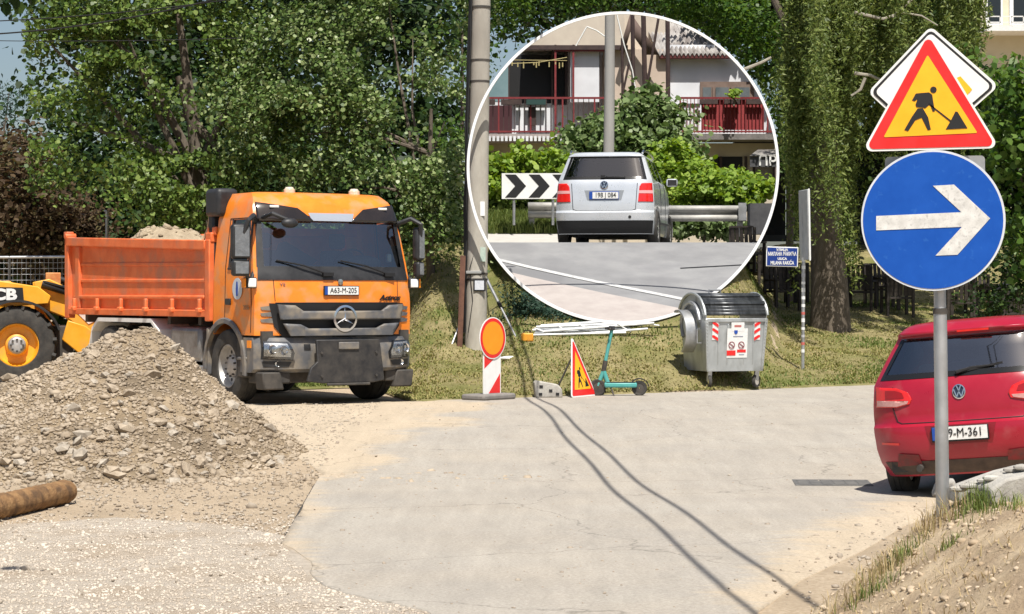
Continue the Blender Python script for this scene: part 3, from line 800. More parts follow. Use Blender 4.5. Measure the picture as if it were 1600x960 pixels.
# lower front: dark gap, bumper, lamps, towing plate
mb = MB(); mb.b2((-1.16, .10, .80), (1.16, .9, 1.02)); mb.build('gap_shade_box', M_dark, truck)  # dark box fills the gap under the cab, standing in for its shade
bw = lambda z: 1.24
bf = ip([.44, .5, .8, .93], [.05, -.04, -.06, .0])
def BS(x, z): return bf(z) + .26 * (abs(x) / 1.24) ** 6
rows = ring_body([.45, .50, .58, .66, .74, .82, .88, .93], bw, bf, lambda z: .62, lambda z: .26, lambda z: .02, lambda y: 1.0, nu=30, ns=6, pr=6)
bump_ = ring_mesh(rows, crown=.0).build('bumper', M_grey, truck, smooth=35)
def bpatch(poly, off, m, name, par=None, th=0, step=.06):
    o = link(name, surf_patch(poly, BS, step, off), m, par or bump_, smooth=180)
    if th: solid(o, th)
    return o
M_lampback = mat('lamp_reflector', (.5, .5, .5), (.8, .8, .8), 25, .25, metal=.7)
for s in (-1, 1):
    hp = [(s * .82, .875), (s * 1.165, .885), (s * 1.17, .64), (s * .76, .62), (s * .74, .72)]
    h_ = bpatch(hp, .006, M_ink, 'headlight')
    bpatch([(s * .845, .85), (s * 1.14, .86), (s * 1.14, .68), (s * .80, .665), (s * .79, .73)], .012, M_lampback, 'reflector', h_, step=.04)
    for k, (cx, cz, rr) in enumerate(((1.05, .77, .07), (.90, .755, .065))):
        mb = MB(); mb.lathe([(rr, 0), (rr * .9, -.012), (rr * .5, .01), (.001, .012)], (s * cx, BS(s * cx, cz) - .022, cz), (0, 1, 0), 20); mb.build('bulb_bowl', M_chrome, h_)
    bpatch([(s * .83, .87), (s * 1.155, .88), (s * 1.16, .65), (s * .77, .63), (s * .75, .72)], .05, M_lens, 'lens', h_)
    bpatch([(s * .78, .60), (s * 1.16, .61), (s * 1.14, .53), (s * .82, .53)], .008, M_black, 'fog_lamp_panel')
    mb = MB(); mb.lathe([(.04, 0), (.03, .01), (.001, .012)], (s * .98, BS(s * .98, .57) - .016, .57), (0, 1, 0), 14); mb.build('fog_lamp', M_chrome, bump_)
    bpatch([(s * .50, .84), (s * .60, .84), (s * .60, .76), (s * .50, .76)], .006, M_ink, 'step_recess_shade')  # flat black patch paints the shade of a step recess
mb = MB(); mb.box((-1.243, .33, .84), (.012, .12, .10)); mb.build('side_marker', M_amber, bump_)
tow = MB(); tow.prism([(-.50, .90), (.50, .90), (.58, .33), (.40, .30), (-.40, .30), (-.64, .33), (-.58, .52), (-.48, .60)], (0.02, -.14, 0), (1, 0, 0), (0, 0, 1), .05)
to = tow.build('plough_plate', mat('black_steel', (.014, .014, .016), (.05, .045, .04), 5, .5), truck, .012)
mb = MB(); mb.box((.02, -.205, .815), (.32, .02, .10)); mb.build('handle_slot', M_grey, to, .02)
mb = MB(); mb.tube([(-.32 + i * .067, -.2, .285 - .0 * i) for i in range(11)], .018, 6); mb.build('tow_bar', M_dark, to)
for bxx in (-.4, .46):
    for bz in (.4, .72):
        mb = MB(); mb.tube([(bxx, -.19, bz), (bxx, -.21, bz)], .018, 8); mb.build('bolt', M_dark, to)
mb = MB(); mb.b2((-1.15, .05, .30), (-.75, .55, .46)); mb.b2((.75, .05, .30), (1.15, .55, .46)); mb.b2((-.75, .2, .30), (.75, .4, .46)); mb.build('under_bumper', M_dark, truck, .02)
for s in (-1, 1):
    mb = MB(); mb.prism([(s * .92, .46), (s * 1.2, .46), (s * 1.17, .22), (s * .86, .22)], (0, .02, 0), (1, 0, 0), (0, 0, 1), -.25); mb.build('step_guard', M_dark, truck, .02)
# door, side glazing and trim on both sides
for s in (-1, 1):
    gl = MB(); gl.add([(s * 1.205, .40, 1.88), (s * 1.205, 1.0, 1.88), (s * 1.135, 1.0, 2.57), (s * 1.135, .40, 2.57)], [(0, 1, 2, 3)]); gl.build('side_window', M_darkglass, cab)
    dr = MB()
    dr.tube([(s * 1.236, .30, 1.0), (s * 1.236, .28, 1.4), (s * 1.222, .33, 1.9), (s * 1.15, .38, 2.58)], .006, 5)
    dr.tube([(s * 1.236, 1.10, 1.2), (s * 1.222, 1.10, 1.9), (s * 1.15, 1.08, 2.58)], .006, 5)
    dr.tube([(s * 1.152, .38, 2.58), (s * 1.152, 1.08, 2.58)], .006, 5)
    dr.build('door_gap', M_ink, cab)
    fr = MB()
    for A_, B_ in (((1.212, .40, 1.88), (1.14, .40, 2.57)), ((1.212, 1.0, 1.88), (1.14, 1.0, 2.57)), ((1.215, .38, 1.88), (1.215, 1.02, 1.88))):
        fr.tube([(s * A_[0], A_[1], A_[2]), (s * B_[0], B_[1], B_[2])], .022, 6)
    fr.build('window_seal', M_black, cab)
    hd = MB(); hd.box((s * 1.245, .98, 1.42), (.03, .15, .09)); hd.build('door_handle', M_black, cab, .012)
    ar = MB()
    a_prof = [(.60, -.02), (.66, -.02), (.68, .03), (.66, .05), (.60, .05)]
    ar.lathe(a_prof, (s * 1.22, 1.08, .52), (s, 0, 0), 28, True, R(-100), R(95)); ar.build('wheel_arch', M_grey, truck)
    ar = MB(); ar.b2((s * .75, 1.62, .38), (s * 1.24, 1.70, 1.05)); ar.build('mud_flap', M_grey, truck, .02)
    ar = MB(); ar.b2((s * .92, .42, .38), (s * 1.235, .72, .92)); ar.build('cab_step', M_dark, truck, .02)
    ar = MB(); ar.b2((s * 1.0, .40, .62), (s * 1.255, .70, .66)); ar.build('tread_plate', M_grey, truck, .01)
    # mirrors
    mr = thing('mirror', None, None); mr.parent = truck
    arm = MB(); arm.tube([(s * 1.12, .40, 2.52), (s * 1.25, .18, 2.60), (s * (1.40 if s < 0 else 1.33), .05, 2.52), (s * (1.46 if s < 0 else 1.36), .12, 2.30)], .035, 8)
    arm.build('mirror_arm', M_black, mr); arm = MB()
    arm.tube([(s * 1.18, .30, 1.85), (s * 1.30, .18, 1.70), (s * (1.45 if s < 0 else 1.36), .14, 1.90)], .028, 8)
    arm.build('mirror_arm', M_black, mr)
    mx_w = .27 if s < 0 else .16; mx_x = 1.46 if s < 0 else 1.36
    hs = MB(); hs.box((s * mx_x, .16, 2.24), (mx_w, .14, .48), (0, 0, s * R(10))); hs.build('mirror_housing', M_black, mr, .05, seg=3)
    hs = MB(); hs.box((s * mx_x, .16, 1.88), (mx_w - .02, .13, .22), (0, 0, s * R(10))); hs.build('wide_mirror_housing', M_black, mr, .04, seg=3)
    gp_ = MB(); gp_.box((s * mx_x + .01 * s, .083, 2.24), (mx_w - .07, .012, .40), (0, 0, s * R(10))); gp_.box((s * mx_x + .01 * s, .087, 1.885), (mx_w - .09, .012, .16), (0, 0, s * R(10)))
    gp_.build('mirror_back_panel', mat('mirror_cover', (.16, .17, .18), (.24, .25, .26), 12, .35, metal=.3, bump=.01, bscale=20), mr)
    bl = MB(); bl.box((s * 1.285, .22, 1.68), (.16, .13, .15)); bo = bl.build('work_lamp', M_black, truck, .02)
    bl = MB(); bl.box((s * 1.285, .148, 1.68), (.12, .02, .12)); bl.build('lamp_glass', mat('lamp_glass', (.72, .73, .70), (.85, .85, .82), 40, .2), bo, .01)
    bl = MB(); bl.box((s * 1.385, .21, 1.68), (.025, .10, .13)); bl.build('indicator', M_amber, bo, .006)
fm = MB(); fm.sphere((-.78, .02, 2.50), .10, 12, 8, (1.3, .8, .7)); fm.tube([(-1.05, .42, 2.56), (-1.0, .1, 2.63), (-.80, .03, 2.54)], .03, 8); fm.build('front_mirror', M_black, truck)
st = MB(); st.lathe([(.15, 0), (.15, .004), (.001, .005)], (-1.238, .70, 1.60), (-1, 0, 0), 24); so = st.build('door_sticker', mat('sticker_pale', (.5, .55, .6), rough=.5), cab)
st = MB(); st.prism([(-.02, -.1), (.02, -.1), (.03, 0), (.015, .1), (-.015, .1), (-.03, 0)], (-1.245, .70, 1.60), (0, -1, 0), (0, 0, 1), .004); st.build('sticker_mark', M_pblue, so)
it = MB(); it.b2((-1.25, 1.30, 2.62), (-.92, 1.72, 3.02)); it.build('air_intake', M_black, truck, .06, seg=3)
it = MB(); it.b2((-1.2, 1.55, 1.2), (-.96, 1.72, 2.7)); it.build('intake_duct', M_black, truck, .03)
# wipers
for x0, x1 in ((-.92, -.18), (.05, .82)):
    mb = MB(); mb.tube([(x1, CS(x1, 1.80) - .05, 1.80), ((x0 + x1) / 2, CS(0, 1.93) - .06, 1.92), (x0, CS(x0, 2.0) - .03, 1.99)], .012, 6)
    mb.box((x1, CS(x1, 1.80) - .04, 1.80), (.16, .05, .05)); mb.build('wiper', M_ink, truck)
# interior
mb = MB(); mb.b2((-1.1, .30, 1.2), (1.1, .62, 1.93)); mb.sphere((.55, .42, 1.96), .34, 14, 8, (1.0, .6, .35)); mb.build('dashboard', M_seat, cab, .05)
mb = MB(); mb.prism([(-.85, 0), (-.2, 0), (-.12, .07), (-.62, .33), (-.72, .3)], (0, .45, 1.93), (1, 0, 0), (0, 0, 1), -.02); mb.build('dash_screen', M_ink, cab)
mb = MB()
for k in range(24):
    a0 = 2 * math.pi * k / 24; a1 = 2 * math.pi * (k + 1) / 24
    f = lambda a: (.52 + .24 * math.cos(a), .70 - .12 * math.sin(a), 1.98 + .18 * math.sin(a))
    mb.tube([f(a0), f(a1)], .015, 6)
mb.bar((.30, .7, 1.98), (.74, .7, 1.98), .03, .06); mb.build('steering_wheel', M_ink, cab)
for sx in (-.6, .6):
    mb = MB(); mb.b2((sx - .25, 1.12, 1.3), (sx + .25, 1.28, 2.15)); mb.b2((sx - .13, 1.14, 2.18), (sx + .13, 1.24, 2.40)); mb.build('seat', M_seat, cab, .05)
mb = MB(); mb.b2((.95, .33, 1.98), (1.02, .40, 2.1)); mb.build('dash_box', M_white, cab, .02)
# chassis
mb = MB()
for s in (-.42, .42): mb.b2((s - .05, .5, .72), (s + .05, 7.0, .98))
mb.b2((-.45, 1.0, .45), (.45, 1.16, .62)); mb.b2((-.5, 5.1, .45), (.5, 5.25, .6)); mb.b2((-.5, 3.9, .45), (.5, 4.05, .6)); mb.build('chassis', M_dark, truck)
mb = MB(); mb.b2((-1.2, 2.0, .55), (-.62, 3.0, 1.05)); mb.build('fuel_tank', mat('tank_metal', (.3, .3, .3), (.2, .19, .18), 4, .45, metal=.6), truck, .06)
mb = MB(); mb.b2((.62, 2.0, .55), (1.2, 3.0, 1.05)); mb.build('battery_box', M_dark, truck, .04)
mb = MB(); mb.b2((-1.22, 1.75, .42), (-1.14, 3.2, .50)); mb.build('side_rail', M_galv, truck, .01)
for yy, dual in ((1.08, 0), (3.95, 1), (5.25, 1)):
    for s in (-1, 1):
        wheel(truck, (s * 1.07, yy, .52), .52, .32, (s, 0, 0))
        if dual: wheel(truck, (s * .72, yy, .52), .52, .3, (s, 0, 0))
for s in (-1, 1):
    fd = MB(); o0 = (s * .95, 0, .52)
    path = [(3.25, .75), (3.35, 1.0), (3.6, 1.16), (5.6, 1.16), (5.85, 1.0), (5.95, .75)]
    for (y0, z0), (y1, z1) in zip(path, path[1:]): fd.bar((s * .95, y0, z0), (s * .95, y1, z1), .56, .04, up=(1, 0, 0)) if False else fd.add([(s * .68, y0, z0), (s * 1.24, y0, z0), (s * 1.24, y1, z1), (s * .68, y1, z1), (s * .68, y0, z0 - .06), (s * 1.24, y0, z0 - .06), (s * 1.24, y1, z1 - .06), (s * .68, y1, z1 - .06)], [(0, 1, 2, 3), (7, 6, 5, 4), (0, 4, 5, 1), (1, 5, 6, 2), (2, 6, 7, 3), (3, 7, 4, 0)])
    fd.build('rear_fender', M_white, truck)
# dump body
D0, D1 = 1.70, 6.80
zb = 1.20; zt0, zt1 = 2.28, 2.43
def zt(y): return zt0 + (zt1 - zt0) * (y - D0) / (D1 - D0)
dump = thing('dump_body', None, None); dump.parent = truck
fl = MB(); fl.b2((-1.14, D0 + .06, zb + .02), (1.14, D1 - .06, zb + .12)); fl.build('floor', M_dumpor, dump)
for s in (-1, 1):
    sd = MB(); x0, x1 = s * 1.19, s * 1.15
    sd.add([(x0, D0, zb), (x0, D1, zb), (x0, D1, zt1), (x0, D0, zt0), (x1, D0, zb), (x1, D1, zb), (x1, D1, zt1), (x1, D0, zt0)], [(0, 1, 2, 3), (7, 6, 5, 4), (0, 4, 5, 1), (1, 5, 6, 2), (2, 6, 7, 3), (3, 7, 4, 0)])
    pn = sd.build('side_panel', M_dumpor, dump)
    rb = MB(); rb.bar((s * 1.205, D0 - .02, zt0 - .055), (s * 1.205, D1 + .02, zt1 - .055), .14, .15, up=(1, 0, 0)); rb.build('top_rail', M_dumpor, pn, .015)
    rb = MB(); rb.b2((s * 1.17, D0 - .02, zb), (s * 1.25, D1 + .02, zb + .10)); rb.build('bottom_rail', M_dumpor, pn, .012)
    rb = MB(); rb.b2((s * 1.17, D0 + .1, zb + .25), (s * 1.235, D1 - .2, zb + .31)); rb.build('lower_rib', M_dumpor, pn, .02)
    rb = MB(); rb.bar((s * 1.195, D0 + .1, zb + .52), (s * 1.195, D1 - .2, zb + .54), .05, .03, up=(1, 0, 0)); rb.build('fold_rib', M_dumpor, pn, .012)
    rb = MB(); rb.bar((s * 1.195, D0 + .1, zb + .76), (s * 1.195, D1 - .2, zb + .80), .05, .03, up=(1, 0, 0)); rb.build('fold_rib', M_dumpor, pn, .012)
    rb = MB(); rb.b2((s * 1.16, D1 - .42, zb + .1), (s * 1.24, D1 - .26, zt1 - .14)); rb.build('rear_stake', M_dumpor, pn, .015)
    for k in range(6):
        y = D0 + .18 + k * (D1 - D0 - .45) / 5
        hk = MB(); hk.b2((s * 1.23, y - .035, zb + .06), (s * 1.28, y + .035, zb + .26)); hk.b2((s * 1.23, y - .06, zb + .06), (s * 1.30, y + .06, zb + .13)); hk.build('hinge', M_dumpor, pn, .015)
    for y, zz in ((D0 - .07, zt0 + .02), (D1 + .06, zt1 + .02)):
        ps = MB(); ps.b2((s * 1.13, y - .075, zb - .06), (s * 1.26, y + .075, zz)); ps.build('corner_post', M_dumpor, dump, .015)
    ps = MB(); ps.tube([(s * 1.10, D1 + .06, zt1 + .03), (s * 1.28, D1 + .06, zt1 + .03)], .05, 10); ps.box((s * 1.2, D1 + .1, zt1 + .06), (.12, .14, .09)); ps.build('tailgate_pivot', M_dumpor, dump, .01)
mb = MB(); mb.b2((-1.15, D0 - .05, zb), (1.15, D0, zt0 + .12)); fw = mb.build('headboard', M_dumpor, dump)
mb = MB(); mb.b2((-1.2, D0 - .22, zt0 + .08), (1.2, D0 + .05, zt0 + .20)); mb.b2((-1.24, D0 - .16, zt0 - .02), (-1.05, D0 + .02, zt0 + .12)); mb.build('headboard_top', M_dumpor, fw, .015)
for x in (-.8, 0, .8):
    mb = MB(); mb.b2((x - .05, D0 - .14, zb), (x + .05, D0 - .05, zt0 + .06)); mb.build('headboard_rib', M_dumpor, fw, .01)
mb = MB(); mb.b2((-1.14, D1, zb), (1.14, D1 + .06, zt1)); mb.build('tailgate', M_dumpor, dump)
mb = MB(); mb.b2((-.7, 1.62, .9), (.7, 1.9, 1.2)); mb.b2((-.62, D0 + .3, .98), (-.5, D1 - .2, 1.2)); mb.b2((.5, D0 + .3, .98), (.62, D1 - .2, 1.2))
for k in range(5): mb.b2((-1.12, D0 + .4 + k * 1.05, 1.08), (1.12, D0 + .5 + k * 1.05, 1.2))
mb.build('subframe', M_dark, dump)
wheel(dump, (-.9, D0 - .33, 1.55), .45, .26, (-1, 0, 0), 'spare_wheel')

# load: earth in the body
load = thing('earth_load', 'heap of pale earth and stones inside the orange truck bed', 'earth', (TX, TY, TZ), A_T)
gx = np.linspace(-1.13, 1.13, 40); gy = np.linspace(D0 + .06, D1 - .05, 70); GX, GY = np.meshgrid(gx, gy)
hz = lambda x, y: 2.05 + .60 * np.exp(-((x + .0) / .75) ** 2 - ((y - 5.75) / .85) ** 2) + vnoise(x, y, .35) * .16 + vnoise(x, y, .13, 1) * .06
a = (np.meshgrid(np.arange(69), np.arange(39), indexing='ij')[0] * 40 + np.meshgrid(np.arange(69), np.arange(39), indexing='ij')[1]).ravel()
T = np.concatenate([np.stack([a, a + 1, a + 41], 1), np.stack([a, a + 41, a + 40], 1)])
M_load = mat('load_earth', (.30, .235, .155), (.43, .35, .24), 5, .95, bump=.03, bscale=20)
trimesh('earth_surface', np.stack([GX, GY, hz(GX, GY)], -1).reshape(-1, 3), T, M_load, load, smooth=60)
n = 900; Xp = rng.uniform(-1.1, 1.1, n); Yp = rng.uniform(D0 + .1, D1 - .1, n)
Vp, Fp = stones_np(np.stack([Xp, Yp, hz(Xp, Yp)], -1), rng.gamma(2, .014, n) + .012)
o = trimesh('load_stones', Vp, Fp, M_load, load); o['kind'] = 'stuff'
# broken boards at the front corner of the bed
bd = thing('broken_boards', 'bundle of broken pale boards sticking up at the front corner of the truck bed', 'boards', (TX, TY, TZ), A_T)
M_wood = mat('pale_wood', (.42, .30, .18), (.56, .43, .28), 6, .85, stretch=(6, 6, 1), bump=.004)
for k, (x, y, z, l, tx, ty, w) in enumerate([(-1.12, D0 + .12, 2.42, .50, .1, .12, .10), (-1.0, D0 + .08, 2.45, .46, .3, .3, .09), (-.9, D0 + .18, 2.46, .42, .6, -.1, .10), (-1.08, D0 + .28, 2.44, .38, -.1, .45, .08), (-.72, D0 + .15, 2.52, .5, 1.25, .2, .09), (-.6, D0 - .05, 2.55, .45, 1.4, .4, .07)]):
    mb = MB(); mb.box((x, y, z), (w, .03, l), (ty, tx, .3 * k)); mb.build('board', M_wood, bd, .004)
# ------------------------------------------------------------------ yellow wheel loader behind the truck
M_yel = mat('loader_yellow', (.78, .33, .012), (.84, .40, .03), 4, .42, c3=(.62, .33, .08), s3=3, th3=.6)
LA = R(14)
q = at(26, 538, 36.5)
ldr = thing('wheel_loader', 'yellow wheel loader with big front tyre behind the gravel heap', 'wheel loader', (q.x, 36.5, .26), LA)
# local: x forward (to the photo's right), y away from the viewer, z up; origin under the front axle's near wheel
def lb(name, mb, m, par=ldr, bev=.015): return mb.build(name, m, par, bev)
wr = .64
wheel(ldr, (0, 0, wr), wr, .46, (0, -1, 0), 'front_wheel', .56, M_yel, lug=15, bolts=0)
wheel(ldr, (0, 1.75, wr), wr, .46, (0, 1, 0), 'front_wheel', .56, M_yel, lug=15, bolts=0)
wheel(ldr, (-2.7, 0, wr), wr, .46, (0, -1, 0), 'rear_wheel', .56, M_yel, lug=15, bolts=0)
wheel(ldr, (-2.7, 1.75, wr), wr, .46, (0, 1, 0), 'rear_wheel', .56, M_yel, lug=15, bolts=0)
mb = MB(); mb.lathe([(.15, -.02), (.15, .10), (.12, .14), (.0, .15)], (0, -.12, wr), (0, -1, 0), 16); lb('hub', mb, M_rim)
mb = MB()
for k in range(8): mb.tube([(.1 * math.cos(k * .785), -.24, wr + .1 * math.sin(k * .785)), (.1 * math.cos(k * .785), -.29, wr + .1 * math.sin(k * .785))], .02, 6)
lb('hub_bolts', mb, M_dark, bev=0)
mb = MB(); mb.b2((-.2, .2, wr - .14), (.2, 1.6, wr + .14)); lb('axle', mb, M_dark)
# front frame / boom tower
mb = MB(); mb.prism([(-.6, .55), (.55, .45), (.75, .8), (.35, 1.35), (-.1, 1.72), (-.6, 1.70)], (0, .55, 0), (1, 0, 0), (0, 0, 1), -.7); lb('front_frame', mb, M_yel)
mb = MB(); mb.lathe([(.72, -.05), (.76, -.05), (.76, .45), (.72, .45)], (0, -.22, wr), (0, 1, 0), 22, True, R(-52), R(70)); lb('front_mudguard', mb, M_black, bev=0)
# side panel with lettering
mb = MB(); mb.prism([(-2.2, 1.28), (-.15, 1.28), (.52, 1.33), (.56, 1.46), (.35, 1.62), (-.3, 1.72), (-2.2, 1.74)], (0, -.06, 0), (1, 0, 0), (0, 0, 1), -.3); pnl = lb('side_panel', mb, M_yel)
mb = MB(); mb.prism([(-.72, 1.35), (.12, 1.35), (.10, 1.60), (-.72, 1.62)], (0, -.065, 0), (1, 0, 0), (0, 0, 1), -.012 if False else .012); lb('lettering_panel', mb, M_ink, pnl, 0)
text('lettering', 'JCB', .25, M_pwhite, pnl, (-.24, -.084, 1.478), (R(90), 0, 0), .004, bold=.012, sx=1.25, shear=.0)
# boom arms down to the bucket
for yy in (.25, 1.35):
    mb = MB(); mb.prism([(.30, 1.70), (.55, 1.75), (.95, 1.55), (1.65, 1.0), (1.9, .72), (1.75, .45), (1.45, .62), (.85, 1.08), (.35, 1.28)], (0, yy, 0), (1, 0, 0), (0, 0, 1), -.14); bo = lb('boom_arm', mb, M_yel)
    mb = MB(); mb.prism([(.98, 1.2), (1.15, 1.22), (1.35, 1.05), (1.2, .98)], (0, yy - .004, 0), (1, 0, 0), (0, 0, 1), .01); lb('boom_decal', mb, mat('red_decal', (.55, .35, .28), (.75, .7, .65), 10, .6), bo, 0)
    mb = MB(); mb.tube([(.42, yy - .05, 1.66), (.95, yy - .05, 1.50)], .065, 10); mb.tube([(.95, yy - .05, 1.50), (1.5, yy - .05, 1.28)], .04, 10); lb('lift_cylinder', mb, M_ink, ldr, 0)
    mb = MB(); mb.tube([(.45, yy - .1, 1.70), (.9, yy - .12, 1.58), (1.4, yy - .1, 1.36)], .022, 6); lb('hydraulic_hose', mb, M_ink, ldr, 0)
mb = MB(); mb.tube([(.62, .72, 1.78), (1.15, .72, 1.62), (1.75, .72, 1.30)], .06, 10); lb('tilt_cylinder', mb, M_ink, ldr, 0)
mb = MB(); mb.b2((1.05, .6, 1.5), (1.22, .85, 1.78)); lb('cylinder_bracket', mb, mat('rusty_orange', (.5, .17, .05), (.6, .3, .1), 9, .6)); mb = MB(); mb.b2((.5, .6, 1.55), (.75, .85, 1.86)); lb('cylinder_bracket', mb, mat('rusty_orange', (.5, .17, .05), (.6, .3, .1), 9, .6))
mb = MB(); mb.prism([(.75, .72), (1.2, .35), (1.5, .36), (1.55, .62), (1.15, .95), (.85, 1.05)], (0, .12, 0), (1, 0, 0), (0, 0, 1), -.10); lb('lower_link', mb, M_yel)
mb = MB(); mb.b2((.42, .2, .40), (.95, 1.4, .95)); lb('front_box', mb, M_dark)
mb = MB(); mb.prism([(1.75, .25), (2.6, .12), (2.75, .16), (2.45, .5), (2.35, 1.1), (2.0, 1.25), (1.75, .95)], (0, 2.0, 0), (1, 0, 0), (0, 0, 1), 2.2); lb('bucket', mb, mat('worn_steel', (.25, .2, .12), (.5, .32, .08), 4, .55))
# cab and engine hood, mostly beyond the picture's edge
mb = MB(); mb.b2((-3.9, .15, 1.0), (-1.6, 1.6, 1.95)); lb('engine_hood', mb, M_yel, bev=.08)
mb = MB()
for x in (-.42, -1.55):
    for y in (.15, 1.55): mb.bar((x, y, 1.68), (x - (.1 if x > -1 else -.05), y, 2.95), .07, .08)
mb.b2((-1.65, .05, 2.92), (-.38, 1.65, 3.05)); lb('cab_frame', mb, M_ink)
mb = MB(); mb.b2((-1.5, .13, 1.75), (-.5, .15, 2.9)); lb('cab_glass', mb, M_darkglass, bev=0)
mb = MB(); mb.box((-.40, -.05, 2.36), (.16, .14, .24)); lb('mirror', mb, M_ink, bev=.04)
# ------------------------------------------------------------------ hatchback builder (rear towards -y, x to the right)
def roundel(parent, c, r, tilt=0.0):
    e = thing('badge', None, None); e.parent = parent; e.location = c; e.rotation_euler = (tilt, 0, 0)
    mb = MB(); mb.lathe([(r, 0), (r, -.008), (r * .86, -.010), (r * .84, 0)], (0, 0, 0), (0, 1, 0), 28, True); mb.build('badge_ring', M_chrome, e)
    mb = MB(); mb.lathe([(r * .86, -.001), (.0005, -.001)], (0, 0, 0), (0, 1, 0), 24); mb.build('badge_back', mat('badge_blue', (.02, .03, .06), rough=.3), e)
    mb = MB()
    def stroke(a, b): mb.bar((a[0] * r, -.006, a[1] * r), (b[0] * r, -.006, b[1] * r), r * .15, .01, up=(0, 1, 0)) if False else mb.prism(_st(a, b, .085), (0, -.002, 0), (r, 0, 0), (0, 0, r), .007)
    stroke((-.32, .80), (-.02, .12)); stroke((.32, .80), (.02, .12))
    stroke((-.78, .34), (-.36, -.72)); stroke((-.36, -.72), (0, .02)); stroke((0, .02), (.36, -.72)); stroke((.36, -.72), (.78, .34))
    mb.build('badge_letters', M_chrome, e, smooth=0)
def _st(a, b, w):
    a = Vector((a[0], a[1])); b = Vector((b[0], b[1])); d = (b - a).normalized(); n = Vector((-d.y, d.x)) * w
    return [tuple(a - n), tuple(b - n), tuple(b + n), tuple(a + n)]
def make_car(p, root, M_paint, M_gl):
    half = ip(*p['half']); rear = ip(*p['rear']); front = ip(*p['front']); kr = ip(*p['kr']); kf = ip([.2, 1.5], [.35, .25])
    tap = lambda y: 1.0 - .06 * float(sst(.8, 0, y)) * 0 - .10 * float(sst(p['len'] - 1.1, p['len'], y))
    rows = ring_body(p['zs'], half, rear, front, kr, kf, tap, nu=26, ns=64, pr=p.get('pr', 5))
    zc = p['zmid']; z0 = p['zs'][0]
    for r_ in rows:
        for q_ in r_:
            if q_[3] in 'sl' and q_[2] < zc:
                lo = z0
                for yc in p['wheels']:
                    lo = max(lo, math.sqrt(max(p['arch'] ** 2 - (q_[1] - yc) ** 2, 0)) + p['wr'] if abs(q_[1] - yc) < p['arch'] else lo)
                q_[2] = lo + (q_[2] - z0) / (zc - z0) * (zc - lo)
    def hole(s, q, z, y):
        if s == 'r': return p['rw'][0] < z < p['rw'][1] and abs(q) < p['rw'][2]
        if s == 'f': return p['rw'][0] < z < p['rw'][1] and abs(q) < .9
        if s in 'sl':
            for a0, a1 in p['sw']:
                if a0 < y < a1 and p['rw'][0] < z < p['rw'][1]: return True
        return False
    body = ring_mesh(rows, hole, crown=p['crown']).build('body', M_paint, root, smooth=35)
    for nm, sides in (('rear_window', 'r'), ('windscreen', 'f'), ('side_glass', 's'), ('side_glass', 'l')):
        g = ring_mesh(rows, lambda s, q, z, y: not (s == sides and hole(s, q, z, y)), cap_top=False)
        g.build(nm, M_gl, root, smooth=180)
    S = lambda x, z: rear(z) + kr(z) * min(abs(x) / half(z), 1) ** p.get('pr', 5)
    # underbody and cabin
    w = p['half'][1][1]
    mb = MB(); mb.b2((-w + .18, .45, .20), (w - .18, p['len'] - .4, .42)); mb.b2((-w + .14, .16, .24), (w - .14, .45, .5)); mb.build('underbody', M_dark, root)
    mb = MB(); mb.b2((-w + .1, .55, .42), (w - .1, p['len'] - 1.4, p['rw'][0] - .35)); mb.build('cabin_floor', M_seat, root)
    mb = MB(); mb.b2((-.6, p['len'] - 1.75, .7), (.6, p['len'] - 1.3, p['rw'][0] - .03)); mb.build('dashboard', M_seat, root, .05)
    zt_ = p['rw'][0]
    for x in (-.36, .36):
        for y in (1.15, 2.05):
            mb = MB(); mb.box((x, y, zt_ - .22), (.48 if y > 2 else .62, .14, .62), (R(-12), 0, 0)); mb.box((x, y - .08, zt_ + .18), (.24, .09, .16)); mb.build('seat', M_seat, root, .05)
    for yc in p['wheels']:
        for s in (-1, 1):
            wheel(root, (s * (w - .06), yc, p['wr']), p['wr'], .205, (s, 0, 0), rimr=.62, bolts=0, spokes=7)
            mb = MB(); mb.lathe([(p['arch'] * 1.0, -.02), (p['arch'] * 1.0, -.30), (.05, -.30)], (s * (w + .01), yc, p['wr']), (s, 0, 0), 24, False, R(-100), R(100)); mb.build('wheel_well', M_ink, root)
    for s in (-1, 1):
        ym = p['mir']; z = zt_ + .06
        mb = MB(); mb.box((s * (half(zt_) + .14), ym, z), (.22, .12, .15)); m_ = mb.build('door_mirror', M_paint, root, .045, seg=3)
        mb = MB(); mb.box((s * (half(zt_) + .15), ym - .062, z), (.17, .008, .11)); mb.build('mirror_glass', M_black, m_, .003)
    return body, S
def car_patch(S, root, poly, off, m, name, th=0, step=.04):
    o = link(name, surf_patch(poly, S, step, off), m, root, smooth=180)
    if th: solid(o, th)
    return o
def car_line(S, root, pts, r=.005, m=None, name='panel_gap', off=0.0):
    P = []
    for (x0, z0), (x1, z1) in zip(pts, pts[1:]):
        k = max(2, int(math.hypot(x1 - x0, z1 - z0) / .05))
        P += [(x0 + (x1 - x0) * i / k, z0 + (z1 - z0) * i / k) for i in range(k)]
    P.append(pts[-1])
    mb = MB(); mb.tube([(x, S(x, z) - off, z) for x, z in P], r, 5); return mb.build(name, m or M_ink, root)

